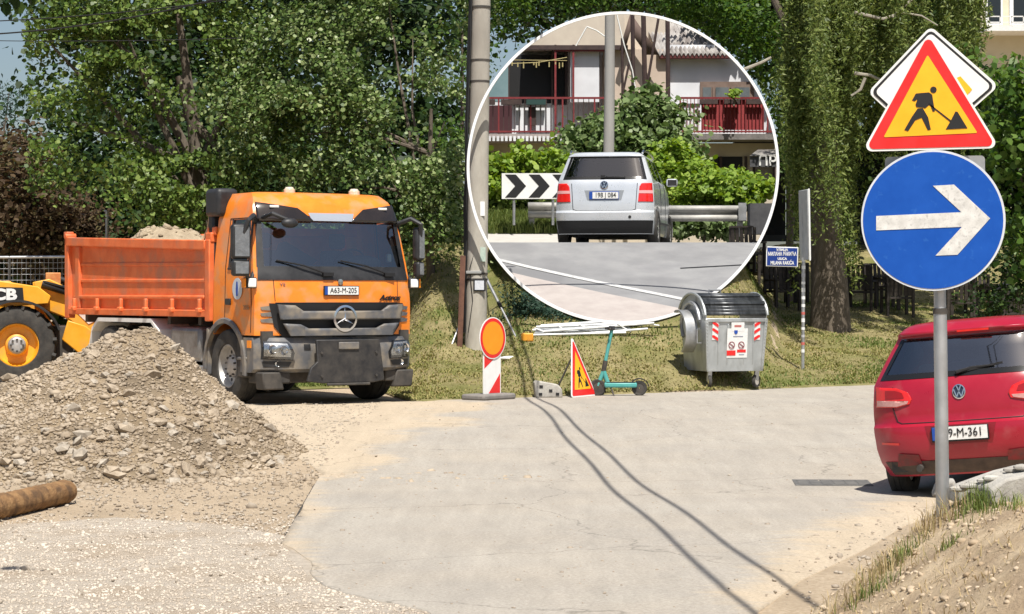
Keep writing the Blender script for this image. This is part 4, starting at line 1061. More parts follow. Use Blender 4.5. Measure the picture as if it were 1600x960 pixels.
# ------------------------------------------------------------------ red hatchback parked behind the sign post
M_red = mat('red_paint', (.31, .006, .022), (.35, .010, .028), 3, .3, coat=.25, c3=(.34, .05, .06), s3=5, th3=.66)
GB = R(25)
red = thing('red_car', 'red hatchback parked behind the round blue arrow sign', 'car', (3.81, 18.25, .03), 0)
red.scale = (.905, .96, 1.02)
red.rotation_euler = (0, R(-5.0), -GB)
gp_ = dict(half=([.20, .32, .45, .75, .97, 1.03, 1.20, 1.36, 1.42, 1.455], [.81, .86, .885, .893, .872, .845, .755, .655, .61, .55]),
           rear=([.20, .30, .42, .56, .62, .64, .66, .80, .97, 1.02, 1.35, 1.375, 1.40, 1.455], [.16, .07, .015, .0, .012, .045, .06, .065, .095, .13, .385, .33, .325, .42]),
           front=([.20, .5, .7, .85, .97, 1.03, 1.36, 1.455], [4.08, 4.19, 4.15, 3.8, 3.05, 2.9, 2.2, 1.9]),
           kr=([.2, .5, .66, .97, 1.05, 1.36, 1.46], [.24, .25, .22, .21, .20, .13, .12]), pr=4.5,
           zs=[.20, .26, .32, .38, .44, .50, .56, .60, .62, .64, .66, .72, .80, .88, .97, 1.03, 1.08, 1.16, 1.24, 1.32, 1.355, 1.375, 1.40, 1.43, 1.455],
           zmid=.72, wheels=(.82, 3.38), arch=.345, wr=.315, len=4.19, crown=.035, rw=(1.03, 1.345, .90), sw=((1.0, 2.05), (2.12, 3.2)), mir=2.55)
M_cglass = glassmat('car_glass', (.84, .90, .86), .04, .27)
body, S = make_car(gp_, red, M_red, M_cglass)
M_frit = mat('window_frit', (.012, .012, .012), rough=.2)
def frit(S, root, zl, zh, wl, wh, t):
    car_patch(S, root, [(-wl, zl), (wl, zl), (wl - t * .6, zl + t), (-wl + t * .6, zl + t)], .005, M_frit, 'window_border')
    car_patch(S, root, [(-wh, zh), (wh, zh), (wh + t * .2, zh - t * .6), (-wh - t * .2, zh - t * .6)], .005, M_frit, 'window_border')
    for s in (-1, 1): car_patch(S, root, [(s * wl, zl), (s * (wl - t), zl), (s * (wh - t), zh), (s * wh, zh)], .0055, M_frit, 'window_border')
frit(S, red, 1.015, 1.352, .80, .615, .045)
for s in (-1, 1):
    lt = car_patch(S, red, [(s * .845, .795), (s * .60, .785), (s * .475, .81), (s * .455, .85), (s * .49, .905), (s * .60, .945), (s * .845, .965)], .010, M_redlens, 'tail_light', .008, .03)
    car_patch(S, lt, [(s * .835, .803), (s * .61, .793), (s * .50, .812), (s * .485, .835), (s * .60, .835), (s * .835, .85)], .014, mat('pale_lens', (.42, .20, .18), (.52, .28, .25), 30, .15), 'reversing_lens', 0, .03)
    car_patch(S, lt, [(s * .73, .86), (s * .53, .86), (s * .55, .905), (s * .62, .925), (s * .73, .93)], .014, mat('dark_red_lens', (.30, .004, .004), rough=.1, coat=.5), 'brake_lens', 0, .03)
    car_line(S, lt, [(s * .655, .79), (s * .665, .955)], .004)
    car_line(S, red, [(s * .645, .955), (s * .655, .93)], .004)
    car_line(S, red, [(s * .655, .79), (s * .61, .665), (s * .57, .648), (0, .645)], .0055)
    car_patch(S, red, [(s * .80, .50), (s * .60, .49), (s * .60, .47), (s * .80, .48)], .006, M_redlens, 'reflector')
car_patch(S, red, [(-.335, .62), (.335, .62), (.29, .46), (-.29, .46)], .004, mat('recess_shade_red', (.20, .006, .012), rough=.4), 'plate_recess_shade')  # flat patch, recess shade put into a darker red
plate = MB(); ypl = S(0, .54) - .02; plate.box((0, ypl, .545), (.535, .018, .128)); po = plate.build('number_plate', M_ink, red, .004)
mb = MB(); mb.box((0, ypl - .011, .55), (.515, .006, .108)); mb.build('plate_face', M_pwhite, po)
mb = MB(); mb.box((-.235, ypl - .0155, .55), (.045, .004, .108)); mb.build('plate_band', M_pblue, po)
text('plate_text', '9-M-361', .10, M_ink, po, (.055, ypl - .018, .55), (R(90), 0, 0), .002, bold=.0, sx=.95)
roundel(red, (0.0, S(0, .885) - .006, .885), .062, R(-6))
car_patch(S, red, [(-.80, .33), (.80, .33), (.74, .215), (-.74, .215)], .006, mat('dusty_black', (.05, .035, .03), (.10, .07, .055), 8, .8), 'lower_bumper')
for s in (-1, 1):
    car_patch(S, red, [(s * .62, .40), (s * .42, .385), (s * .40, .30), (s * .66, .29)], .010, mat('rough_primer', (.25, .03, .03), (.12, .05, .045), 12, .8), 'bumper_scuff')
mb = MB(); mb.tube([(-.42, .02, .27), (-.42, .35, .30)], .03, 10); mb.build('exhaust', M_dark, red)
wpm = MB(); wpm.tube([(-.02, S(0, 1.03) - .03, 1.045), (.12, S(.12, 1.09) - .03, 1.075), (.33, S(.33, 1.09) - .018, 1.085)], [.016, .012, .008], 6); wpm.bar((-.04, S(0, 1.05) - .03, 1.04), (.40, S(.40, 1.12) - .016, 1.10), .018, .018); wpm.build('rear_wiper', M_ink, red)
car_patch(S, red, [(-.62, 1.405), (.62, 1.405), (.60, 1.372), (-.60, 1.372)], .012, M_red, 'roof_spoiler', .01)
mb = MB(); mb.box((.12, S(.12, 1.385) - .016, 1.385), (.30, .012, .016)); mb.build('brake_light', M_redlens, red)

# ------------------------------------------------------------------ silver minivan on the raised road
M_silver = mat('silver_paint', (.60, .63, .67), (.64, .67, .71), 3, .28, metal=.35, coat=.5)
van = thing('silver_minivan', 'silver minivan seen from behind on the raised road', 'car', tuple(at(943.5, 383.5, 42.35)), R(-9))
van.scale = (1.075, 1.06, 1.10)
vp = dict(half=([.20, .35, .5, .75, 1.05, 1.18, 1.40, 1.58, 1.63, 1.66], [.86, .885, .897, .897, .88, .85, .765, .70, .665, .60]),
          rear=([.20, .30, .45, .58, .60, .62, .75, 1.10, 1.16, 1.58, 1.60, 1.66], [.10, .05, .01, .0, .02, .05, .05, .08, .10, .32, .28, .36]),
          front=([.20, .5, .75, .95, 1.08, 1.18, 1.58, 1.66], [4.3, 4.38, 4.33, 4.0, 3.4, 3.2, 2.45, 2.2]),
          kr=([.2, .5, 1.1, 1.2, 1.6, 1.66], [.17, .17, .15, .14, .10, .10]), pr=7,
          zs=[.20, .26, .32, .38, .45, .52, .58, .60, .62, .68, .75, .85, .95, 1.05, 1.16, 1.19, 1.26, 1.34, 1.42, 1.50, 1.575, 1.59, 1.62, 1.66],
          zmid=.75, wheels=(.85, 3.52), arch=.35, wr=.32, len=4.38, crown=.03, rw=(1.18, 1.578, .84), sw=((.62, 1.55), (1.62, 2.5), (2.57, 3.5)), mir=2.95)
body, S = make_car(vp, van, M_silver, glassmat('privacy_glass', (.34, .40, .40), .03, .10))
frit(S, van, 1.172, 1.592, .765, .645, .05)
for s in (-1, 1):
    lt = car_patch(S, van, [(s * .885, .77), (s * .615, .77), (s * .64, 1.04), (s * .68, 1.10), (s * .86, 1.105)], .012, M_redlens, 'tail_light', .01, .03)
    car_patch(S, lt, [(s * .875, .92), (s * .628, .92), (s * .633, .97), (s * .873, .975)], .016, mat('pink_lens', (.7, .35, .35), rough=.15), 'indicator_lens')
    car_line(S, van, [(s * .60, 1.1), (s * .57, .64), (s * .50, .615), (0, .612)], .006)
    rl = MB(); rl.tube([(s * .66, .45, 1.655), (s * .665, .55, 1.70), (s * .66, 1.6, 1.735), (s * .655, 2.5, 1.70), (s * .65, 2.6, 1.66)], .02, 6); rl.build('roof_rail', M_chrome, van)
car_patch(S, van, [(-.36, .975), (.36, .975), (.31, .80), (-.31, .80)], .003, mat('recess_shade_grey', (.30, .32, .34), rough=.4, metal=.3), 'plate_recess_shade')  # flat patch, darker grey paints the shade of the recess
ypl = S(0, .88) - .018
mb = MB(); mb.box((0, ypl, .885), (.54, .016, .14)); po = mb.build('number_plate', M_pblue, van, .003)
mb = MB(); mb.box((.025, ypl - .010, .885), (.47, .006, .115)); mb.build('plate_face', M_pwhite, po)
text('plate_text', '198 J 084', .12, M_ink, po, (.025, ypl - .015, .885), (R(90), 0, 0), .002, bold=.001, sx=.85)
roundel(van, (0, S(0, 1.07) - .006, 1.07), .075, R(-4))
car_patch(S, van, [(-.885, .44), (.885, .44), (.86, .21), (-.86, .21)], .006, M_ink, 'lower_bumper')
mb = MB(); mb.lathe([(.028, 0), (.001, -.004)], (.47, S(.47, .50) - .006, .50), (0, 1, 0), 14); mb.build('tow_eye_cover', M_ink, van)
mb = MB(); mb.bar((-.05, S(0, 1.22) - .03, 1.215), (.38, S(.38, 1.20) - .02, 1.20), .022, .02); mb.box((-.03, S(0, 1.23) - .03, 1.22), (.07, .04, .05)); mb.build('rear_wiper', M_ink, van)
for s in (-1, 1):
    mb = MB(); mb.tube([(s * .90, .95 + .35, .42), (s * .905, 3.05, .44)], .022, 6); mb.build('side_moulding', M_black, van)
    for y in (1.58, 2.54):
        mb = MB(); mb.tube([(s * .892, y, .4), (s * .899, y, .75), (s * .885, y, 1.05), (s * .853, y, 1.17)], .005, 5); mb.build('door_gap', M_ink, van)
# ------------------------------------------------------------------ sign post in the foreground
M_sblue = mat('sign_blue', (.003, .068, .36), (.005, .080, .40), 12, .45, c3=(.03, .14, .46), s3=26, th3=.70, spec=.3)
M_sred = mat('sign_red', (.66, .012, .010), (.72, .02, .02), 14, .4, coat=.2)
M_syel = mat('sign_yellow', (.85, .40, .006), (.90, .45, .01), 10, .42, coat=.2)
M_swhite = mat('sign_white', (.72, .72, .69), (.80, .80, .78), 8, .45)
M_worn = mat('worn_white', (.52, .51, .48), (.72, .71, .68), 30, .55, c3=(.40, .39, .37), s3=60, th3=.6)
SY = 9.1; SPX = FPX / SY
pb_ = at(1474, 800, SY); pt_ = at(1462, 60, SY)
post = thing('sign_post', 'grey steel post carrying a blue arrow disc and road works triangle', 'sign post', (pb_.x, SY, pb_.z))
mb = MB(); mb.tube([pb_ - Vector((0, 0, .2)), pb_.lerp(pt_, .43)], .0285, 16); mb.build('lower_tube', M_galv, post, loc=neg(post))
mb = MB(); mb.tube([pb_.lerp(pt_, .425), pt_], .0260, 16); mb.build('upper_tube', M_galv, post, loc=neg(post))
mb = MB(); mb.tube([pb_.lerp(pt_, .418), pb_.lerp(pt_, .43)], .031, 16); mb.build('tube_clamp', M_dark, post, loc=neg(post))
def cp(x, y, Y, ox=1330, oy=30, k=2.18): return at(ox + x / k, oy + y / k, Y)
def flat(name, pts, Y, m, par, t=.002, loc=None):
    """crop-space outline -> a thin plate standing at depth Y, thickness towards the viewer"""
    W = [cp(x, y, Y) for x, y in pts]; o = W[0]
    mb = MB(); P = [(p.x, p.z) for p in W]
    mb.prism(P, (0, Y, 0), (1, 0, 0), (0, 0, 1), t); return mb.build(name, m, par, loc=neg(post) if par is post else (0, 0, 0), smooth=0)
def rounded(poly, r, n=5):
    out = []; k = len(poly)
    for i in range(k):
        p = Vector(poly[i]); a = (Vector(poly[i - 1]) - p).normalized(); b = (Vector(poly[(i + 1) % k]) - p).normalized()
        ang = a.angle(b); d = r / math.tan(ang / 2)
        p0 = p + a * d; p1 = p + b * d; c = p + (a + b).normalized() * (r / math.sin(ang / 2))
        a0 = math.atan2((p0 - c).y, (p0 - c).x); a1 = math.atan2((p1 - c).y, (p1 - c).x)
        da = (a1 - a0 + math.pi) % (2 * math.pi) - math.pi
        out += [(c.x + r * math.cos(a0 + da * t / n), c.y + r * math.sin(a0 + da * t / n)) for t in range(n + 1)]
    return out
def circ(cx, cy, rx, ry=None, n=48): return [(cx + rx * math.cos(2 * math.pi * i / n), cy + (ry or rx) * math.sin(2 * math.pi * i / n)) for i in range(n)]
Y0 = SY - .05
# diamond at the back
dia = [(270, 25), (502, 228), (262, 440), (56, 250)]
d_ = flat('diamond_sign', rounded(dia, 22), Y0 + .012, M_swhite, post, .006)
flat('diamond_border', rounded([(270, 36), (490, 229), (263, 426), (68, 249)], 18), Y0 + .0045, M_ink, d_, .0015)
flat('diamond_field', rounded([(270, 47), (478, 229), (263, 414), (80, 249)], 16), Y0 + .002, M_swhite, d_, .0015)
flat('diamond_centre', [(372, 195), (412, 240), (330, 330), (250, 240)], Y0 - .001, M_syel, d_, .001)
# triangle
tri = [(262, 44), (505, 440), (36, 452)]
t_ = flat('triangle_sign', rounded(tri, 20), Y0 - .006, M_swhite, post, .006)
flat('triangle_border', rounded([(262, 54), (492, 433), (50, 444)], 16), Y0 - .0125, M_sred, t_, .0015)
flat('triangle_field', rounded([(260, 122), (430, 388), (110, 403)], 3, 2), Y0 - .0145, M_syel, t_, .0015)
fig = [[(238, 252), (265, 250), (276, 258), (279, 280), (285, 314), (278, 316), (268, 290), (252, 304), (246, 302), (222, 300), (219, 292), (226, 272), (216, 280), (207, 277), (220, 254)],
       [(226, 305), (244, 304), (262, 335), (271, 376), (261, 379), (240, 336), (218, 345), (194, 382), (181, 378), (206, 334)],
       circ(280, 241, 11, n=20), [(262, 290), (266, 288), (341, 346), (337, 350)], [(355, 315), (362, 316), (396, 372), (322, 376), (338, 348)]]
for f_ in fig: flat('worker_symbol', f_, Y0 - .0165, M_ink, t_, .0015)
# disc
c_ = circ(279, 686, 246, 240, 72)
d_ = flat('disc_sign', c_, Y0 - .006, mat('sign_edge', (.55, .57, .60), (.65, .67, .70), 8, .4), post, .006)
flat('disc_face', circ(279, 686, 239, 233, 72), Y0 - .0125, M_sblue, d_, .0015)
flat('arrow', [(85, 671), (375, 658), (278, 568), (350, 564), (473, 679), (362, 803), (287, 806), (377, 708), (85, 720)], Y0 - .0145, M_worn, d_, .0015)
bk = MB()
for yy in (160, 330, 420):
    q_ = at(1466, yy, SY - .02); bk.box(q_, (.10, .03, .03))
bk.build('sign_bracket', M_galv, post, loc=neg(post))
s2 = flat('rear_sign_plate', rounded([(115, 470), (455, 465), (455, 560), (115, 560)], 14), SY + .04, M_galv, post, .004)

# concrete slabs lying by the post
M_conc = mat('pale_concrete', (.36, .34, .30), (.50, .48, .43), 6, .9, bump=.01, bscale=20, c3=(.28, .26, .23), s3=4)
def slab(label, pts, Y, th, m=M_conc, rz=0):
    W = [at(px, py, Y) for px, py in pts]; c = sum(W, Vector()) / len(W)
    r_ = thing('concrete_slab', label, 'concrete slab', (c.x, Y, c.z), rz, 'slabs by the sign post')
    mb = MB(); mb.prism([(w.x - c.x, w.z - c.z) for w in W], (0, -th / 2, 0), (1, 0, 0), (0, 0, 1), -th); o = mb.build('slab_body', m, r_, .012)
    return r_
slab('tilted pale concrete slab leaning right of the sign post base', [(1488, 785), (1492, 762), (1560, 738), (1606, 727), (1625, 735), (1600, 760), (1540, 790)], 9.25, .22)
slab('broken dark-edged concrete block in front of the tilted slab', [(1534, 790), (1533, 760), (1558, 745), (1640, 728), (1655, 775), (1590, 792)], 9.0, .20, rz=R(8))
slab('small concrete chunk just behind the sign post foot', [(1455, 775), (1462, 755), (1490, 748), (1500, 775)], 9.6, .14, rz=R(-10))
mb = MB()
for k in range(3):
    a = at(1520 + k * 34, 757 - k * 7, 9.1); mb.box(a, (.09, .05, .035), (0, R(-15), 0))
rb_ = thing('rubble', 'pale broken mortar pieces lying on the concrete slabs', 'rubble', tuple(at(1550, 755, 9.1)))
for k in range(9):
    mb = MB(); a = at(1500 + k * 12 + random.uniform(-5, 5), 764 - k * 4.2, 9.05 + random.uniform(-.06, .06)); mb.sphere(a, .028, 7, 5, (1.5, 1, .5)); mb.build('mortar_piece', M_conc, rb_, loc=neg(rb_), smooth=0)

# ------------------------------------------------------------------ round orange-centred sign on a striped board
def gz(x, y): return float(ground_z(x, y))
b_ = gpt(768, 627); bx_, by_ = b_[0], b_[1]
sg = thing('barrier_sign', 'round red and orange sign above a red-white striped board beside the pole', 'sign', (bx_, by_, gz(bx_, by_) + .02), R(52))
s_ = FPX / by_; hz_ = lambda py: (627 - py) / s_
mb = MB(); mb.box((0, .05, .04), (.75, .42, .09)); mb.build('foot', mat('grey_rubber', (.16, .15, .14), (.22, .2, .18), 6, .8), sg, .03)
mb = MB(); mb.b2((-.03, .02, .05), (.03, .05, hz_(505))); mb.build('upright', M_galv, sg)
bw_ = .20
mb = MB(); mb.prism(rounded([(-bw_, hz_(620)), (bw_, hz_(620)), (bw_, hz_(548)), (-bw_, hz_(548))], .03), (0, 0, 0), (1, 0, 0), (0, 0, 1), .012); bo = mb.build('striped_board', M_swhite, sg)
for z0, z1, z2, z3 in ((hz_(568), hz_(552), hz_(552), hz_(580)),):
    pass
zA, zB = hz_(617), hz_(552)
def stripe(p): mb = MB(); mb.prism(p, (0, -.0125, 0), (1, 0, 0), (0, 0, 1), .002); mb.build('stripe', M_sred, bo, smooth=0)
stripe([(-.18, zB - .24), (-.18, zB), (.18, zB), (.18, zB - .02)]); stripe([(-.08, zA), (.18, zA), (.18, zA + .28)])
zc = hz_(531); rr = .30
for nm, r0, yy, m_ in (('disc_rim', rr, -.016, M_swhite), ('disc_border', rr * .95, -.0245, M_sred), ('disc_centre', rr * .79, -.027, mat('sign_orange', (.90, .27, .004), (.94, .30, .01), 10, .45))):
    mb = MB(); mb.prism([(r0 * math.cos(2 * math.pi * i / 48), zc + r0 * math.sin(2 * math.pi * i / 48)) for i in range(48)], (0, yy, 0), (1, 0, 0), (0, 0, 1), .008 if nm == 'disc_rim' else .002); mb.build(nm, m_, sg, smooth=0)

# ------------------------------------------------------------------ leaning road works triangle with strut and block
b_ = gpt(912, 622); tx_, ty_ = b_
rw = thing('works_sign', 'narrow-looking road works triangle standing on the verge beside the scooter', 'sign', (tx_, ty_, gz(tx_, ty_) + .02), R(62))
hs = .92; wd = .42
mb = MB(); mb.prism(rounded([(-wd, 0), (wd, 0), (0, hs)], .03), (0, 0, 0), (1, 0, 0), (0, 0, 1), .01); po = mb.build('triangle_plate', M_swhite, rw)
mb = MB(); mb.prism(rounded([(-wd + .035, .02), (wd - .035, .02), (0, hs - .06)], .02), (0, -.0105, 0), (1, 0, 0), (0, 0, 1), .002); mb.build('triangle_border', M_sred, po, smooth=0)
mb = MB(); mb.prism([(-wd + .15, .11), (wd - .15, .11), (0, hs - .24)], (0, -.013, 0), (1, 0, 0), (0, 0, 1), .002); mb.build('triangle_field', M_syel, po, smooth=0)
for f_ in fig:
    mb = MB(); mb.prism([((x - 265) * .00165, .115 + (390 - y) * .00205) for x, y in f_][::-1], (0, -.0155, 0), (1, 0, 0), (0, 0, 1), .002); mb.build('worker_symbol', M_ink, po, smooth=0)
rw.rotation_euler = (R(-13), 0, R(62))
sb = thing('concrete_foot', 'pale concrete foot block holding the strut of the triangle sign', 'concrete block', gpt(857, 623) + (gz(*gpt(857, 623)) + .02,), R(6))
mb = MB(); mb.prism([(-.20, 0), (.20, 0), (.19, .12), (.13, .19), (-.19, .25), (-.22, .22)], (0, .1, 0), (1, 0, 0), (0, 0, 1), .2); bo = mb.build('block', M_conc, sb, .015)
for x, z in ((-.13, .05), (-.12, .16), (.02, .1), (.12, .05)):
    mb = MB(); mb.box((x, -.205 + .102 - .0, z), (.05, .01, .04)); mb.build('socket_shade', M_ink, bo)  # black pads paint the shade inside the sockets
st = thing('sign_strut', 'dark thin strut propping the triangle sign from behind', 'strut', tuple(at(893, 565, ty_ + .02)))
mb = MB(); mb.tube([at(892, 562, ty_ + .03), at(864, 621, ty_ + .1)], .014, 8); mb.build('strut_bar', M_dark, st, loc=neg(st))

# ------------------------------------------------------------------ teal electric scooter
M_teal = mat('teal_paint', (.06, .30, .28), (.09, .36, .33), 6, .45)
k_ = gpt(970, 622); SX, SYY = k_[0], k_[1] + .35
s_ = FPX / SYY; zg = gz(SX, SYY) + .015
sc = thing('electric_scooter', 'teal electric kick scooter parked on the verge next to the triangle sign', 'scooter', (SX, SYY, zg))
def sp(px, py, dy=0): q = at(px, py, SYY + dy); return Vector((q.x - SX, q.y - SYY, q.z - zg))
for px, r_ in ((934, .125), (999, .115)):
    c = sp(px, 617, 0); c.z = r_
    mb = MB(); mb.lathe([(r_ * .6, -.03), (r_ * .9, -.035), (r_, -.015), (r_, .015), (r_ * .9, .035), (r_ * .6, .03)], c, (0, 1, 0), 24, True); wo = mb.build('wheel', M_tyre, sc)
    mb = MB(); mb.lathe([(r_ * .62, -.025), (r_ * .3, -.03), (.01, -.03)], c, (0, 1, 0), 20); mb.lathe([(r_ * .62, .025), (.01, .03)], c, (0, 1, 0), 20); mb.build('wheel_disc', M_dark, wo)
d0 = sp(944, 609); d1 = sp(995, 608); d0.z = .16; d1.z = .17
mb = MB(); mb.bar(d0, d1, .17, .075, up=(0, 0, 1)) if False else mb.b2((d0.x, -.085, .125), (d1.x, .085, .20)); mb.build('deck', M_teal, sc, .02)
mb = MB(); mb.b2((d0.x + .03, -.08, .20), (d1.x - .03, .08, .206)); mb.build('deck_mat', M_black, sc)
mb = MB(); mb.lathe([(.135, -.04), (.15, -.04), (.15, .04), (.135, .04)], (sp(999, 617).x, 0, .115), (0, 1, 0), 14, True, R(-70), R(80)); mb.build('rear_mudguard', M_black, sc)
nk = sp(943, 580); hd = sp(956, 515)
mb = MB(); mb.tube([Vector((sp(934, 617).x, 0, .15)), nk], .032, 10); mb.tube([nk, Vector((d0.x + .06, 0, .17))], .036, 10); mb.build('frame_neck', M_teal, sc)
mb = MB(); mb.tube([nk, nk.lerp(hd, .25)], .036, 12); mb.build('folding_joint', M_dark, sc)
mb = MB(); mb.tube([nk.lerp(hd, .2), hd], .027, 12); mb.build('stem', M_teal, sc)
mb = MB(); mb.tube([hd + Vector((-.10, -.20, .02)), hd + Vector((-.01, -.05, .03)), hd + Vector((.01, .05, .03)), hd + Vector((.0, .22, .02))], .016, 8); mb.build('handlebar', M_black, sc)
mb = MB(); mb.box(hd + Vector((0, 0, .02)), (.09, .10, .07)); mb.build('control_box', M_black, sc, .015)
for s in (-1, 1):
    mb = MB(); mb.box(hd + Vector((-.04, s * .12, .01)), (.05, .02, .03)); mb.build('brake_lever', M_dark, sc, .006)
mb = MB(); mb.tube([(d0.x + .1, -.05, .13), (d0.x + .14, -.16, .0)], .012, 6); mb.build('kickstand', M_dark, sc)

# ------------------------------------------------------------------ white folded frame and tripod on the bank
M_wp = mat('white_tube', (.74, .75, .75), (.82, .82, .82), 5, .4)
wf = thing('folded_tent_frame', 'white folded metal frame lying across the grass above the scooter', 'metal frame', tuple(at(915, 520, 35.9)))
for k, (x0, y0, x1, y1, dy) in enumerate([(818, 524, 978, 520, 0), (838, 511, 1000, 505, .25), (850, 518, 1022, 505, .15), (832, 516, 985, 514, .4), (880, 524, 1012, 514, .1), (845, 509, 940, 503, .5), (835, 513, 862, 523, .2), (905, 507, 930, 521, .2), (965, 506, 985, 519, .2), (1000, 505, 1030, 509, .3), (872, 509, 890, 523, .2)]):
    mb = MB(); mb.tube([at(x0, y0, 35.85 + dy*.3), at(x1, y1, 35.9 + dy*.3)], .013 if k > 5 else .018, 8); mb.build('tube', M_wp, wf, loc=neg(wf))
mb = MB(); mb.add([at(840, 512, 36.05), at(955, 507, 36.1), at(950, 517, 35.95), at(835, 521, 35.9)], [(0, 1, 2, 3)]); solid(mb.build('grey_mesh_sheet', mat('grey_sheet', (.32, .34, .34), (.5, .52, .52), 12, .6), wf, loc=neg(wf)), .006)
tp = thing('survey_tripod', 'grey aluminium tripod with spread legs behind the concrete pole', 'tripod', tuple(at(752, 520, 37.4)))
top_ = at(752, 420, 37.4)
for (x, y, Y) in ((808, 545, 36.0), (704, 549, 36.6), (765, 520, 38.4)):
    q_ = at(x, y, Y); q_.z = gz(q_.x, q_.y) - .02
    mb = MB(); mb.tube([top_, top_.lerp(q_, .55)], .026, 8); mb.tube([top_.lerp(q_, .5), q_], .017, 8); lg = mb.build('leg', M_galv, tp, loc=neg(tp))
    mb = MB(); mb.tube([top_.lerp(q_, .49), top_.lerp(q_, .56)], .034, 8); mb.build('leg_clamp', M_ink, lg, loc=(0, 0, 0))
mb = MB(); mb.tube([top_ - Vector((0, 0, .03)), top_ + Vector((0, 0, .03))], .09, 16); mb.build('head', M_galv, tp, loc=neg(tp))
a = at(824, 534, 35.6); a.z = gz(a.x, a.y)
ob = thing('instrument_box', 'small orange box on the grass by the tripod', 'box', tuple(a))
mb = MB(); mb.box((0, 0, .10), (.20, .16, .14)); mb.build('case', mat('box_orange', (.75, .33, .02), (.6, .25, .03), 8, .5), ob, .02)
mb = MB(); mb.tube([(-.06, 0, .17), (-.05, 0, .21), (.05, 0, .21), (.06, 0, .17)], .01, 6); mb.build('case_handle', M_ink, ob)
a = at(797, 553, 34.6); a.z = gz(a.x, a.y)
ob = thing('white_bag', 'small crumpled white bag lying at the foot of the tripod', 'bag', tuple(a))
mb = MB(); mb.sphere((0, 0, .03), .09, 10, 6, (1.9, .9, .4)); mb.sphere((-.18, .02, .02), .05, 8, 5, (1.5, .9, .4)); mb.build('bag_body', M_wp, ob)
# ------------------------------------------------------------------ concrete utility pole
M_pole = mat('pole_concrete', (.36, .33, .28), (.46, .43, .37), 5, .9, bump=.006, bscale=25, c3=(.29, .265, .225), s3=1.6, stretch=(1, 1, .35))
PY = 36.72
p0 = at(743, 575, PY); p1 = at(757, -330, PY); p0.z = gz(p0.x, p0.y) - .1
pole = thing('utility_pole', 'tall grey concrete utility pole strapped with cables on the verge', 'utility pole', (p0.x, p0.y, p0.z + .1))
def pp(py, dx=0, dy=0):
    t = (p0.z - (EYE - (py - HOR) / FPX * PY)) / (p0.z - p1.z); v = p0.lerp(p1, t); return Vector((v.x + dx, v.y + dy, v.z))
mb = MB(); mb.tube([p0.lerp(p1, i / 12) for i in range(13)], [.185 - .045 * i / 12 for i in range(13)], 24); mb.build('shaft', M_pole, pole, loc=neg(pole))
for py in (12, 95, 128, 428, 437, 552):
    v = pp(py); mb = MB(); mb.tube([v - Vector((0, 0, .018)), v + Vector((0, 0, .018))], .186 - .0000 * py if py > 300 else .168, 24); mb.build('strap', M_dark, pole, loc=neg(pole))
for k, (dx, dy, r_) in enumerate(((-.19, -.05, .022), (-.21, .0, .028), (-.185, -.10, .014))):
    mb = MB(); mb.tube([pp(y, dx + .012 * math.sin(y * .05 + k) + (.02 if y < 100 else 0), dy) for y in range(-320, 560, 40)], r_, 6); mb.build('cable', M_ink, pole, loc=neg(pole))
mb = MB(); mb.tube([pp(398, -.05, -.16), pp(420, -.12, -.16), pp(470, -.06, -.18), pp(500, -.10, -.18), pp(520, -.13, -.16)], .007, 5); mb.build('loose_wire', M_ink, pole, loc=neg(pole))
mb = MB(); a = pp(400, -.235, -.12); b = pp(572, -.27, -.12); mb.bar(a, b, .10, .09); mb.build('rusty_channel', mat('rust_brown', (.10, .045, .03), (.17, .08, .05), 7, .8), pole, .006, loc=neg(pole))
a = pp(446, .05, -.185); mb = MB(); mb.box(a, (.20, .03, .20)); bo = mb.build('notice_frame', M_ink, pole, .004, loc=neg(pole))
mb = MB(); mb.box(a + Vector((0, -.018, 0)), (.155, .006, .155)); mb.build('notice_sheet', mat('notice_paper', (.66, .68, .72), (.52, .55, .60), 40, .6), bo)
mb = MB(); mb.box(pp(398, .10, -.16), (.09, .02, .24)); mb.build('torn_poster', mat('torn_poster_paper', (.52, .60, .52), (.36, .46, .40), 14, .8), pole, loc=neg(pole))
mb = MB(); mb.box(pp(327, .07, -.16), (.10, .015, .24)); mb.build('paper_tag', M_wp, pole, loc=neg(pole))
mb = MB(); mb.box(pp(426, -.05, -.17), (.26, .05, .05)); mb.build('bracket', mat('bracket_grey', (.3, .3, .29), rough=.6), pole, .008, loc=neg(pole))

# overhead cables: from the pole top over the road to the near right, and the street lines at the upper left
tops = pp(-300)
mb = MB(); mb.tube([(tops.x - .2, PY - .2, 8.55), (.75, PY - .2, 8.55)], .03, 8); mb.build('crossarm', M_galv, pole, loc=neg(pole))
o = MB().tube([(-30, 7.6, 7.9), (-10, 7.6, 7.45), (2.3, 7.6, 7.38), (12, 7.6, 7.5), (30, 7.6, 7.9)], .015, 6).build('added_span_wire', M_ink); tag(o, 'added wire over the road, out of the picture, where the cables end', 'wire')  # unseen, added so the cables stop short of shading the disc sign
for k, (A_, B_, sag, lab) in enumerate(((Vector((.55, PY - .2, 8.5)), Vector((2.14, 7.6, 7.4)), .6, 'left one of two black cables running from the pole over the road'), (Vector((.62, PY - .2, 8.3)), Vector((2.55, 7.6, 7.4)), .5, 'right one of two black cables running from the pole over the road'))):
    P = []
    for i in range(41):
        t = i / 40; v = A_.lerp(B_, t); v.z -= sag * 4 * t * (1 - t); v.x += .02 * math.sin(i * .8 + k); P.append(v)
    mb = MB(); mb.tube(P, .024, 6); o = mb.build('overhead_cable', M_ink); tag(o, lab, 'cable', 'overhead cables')
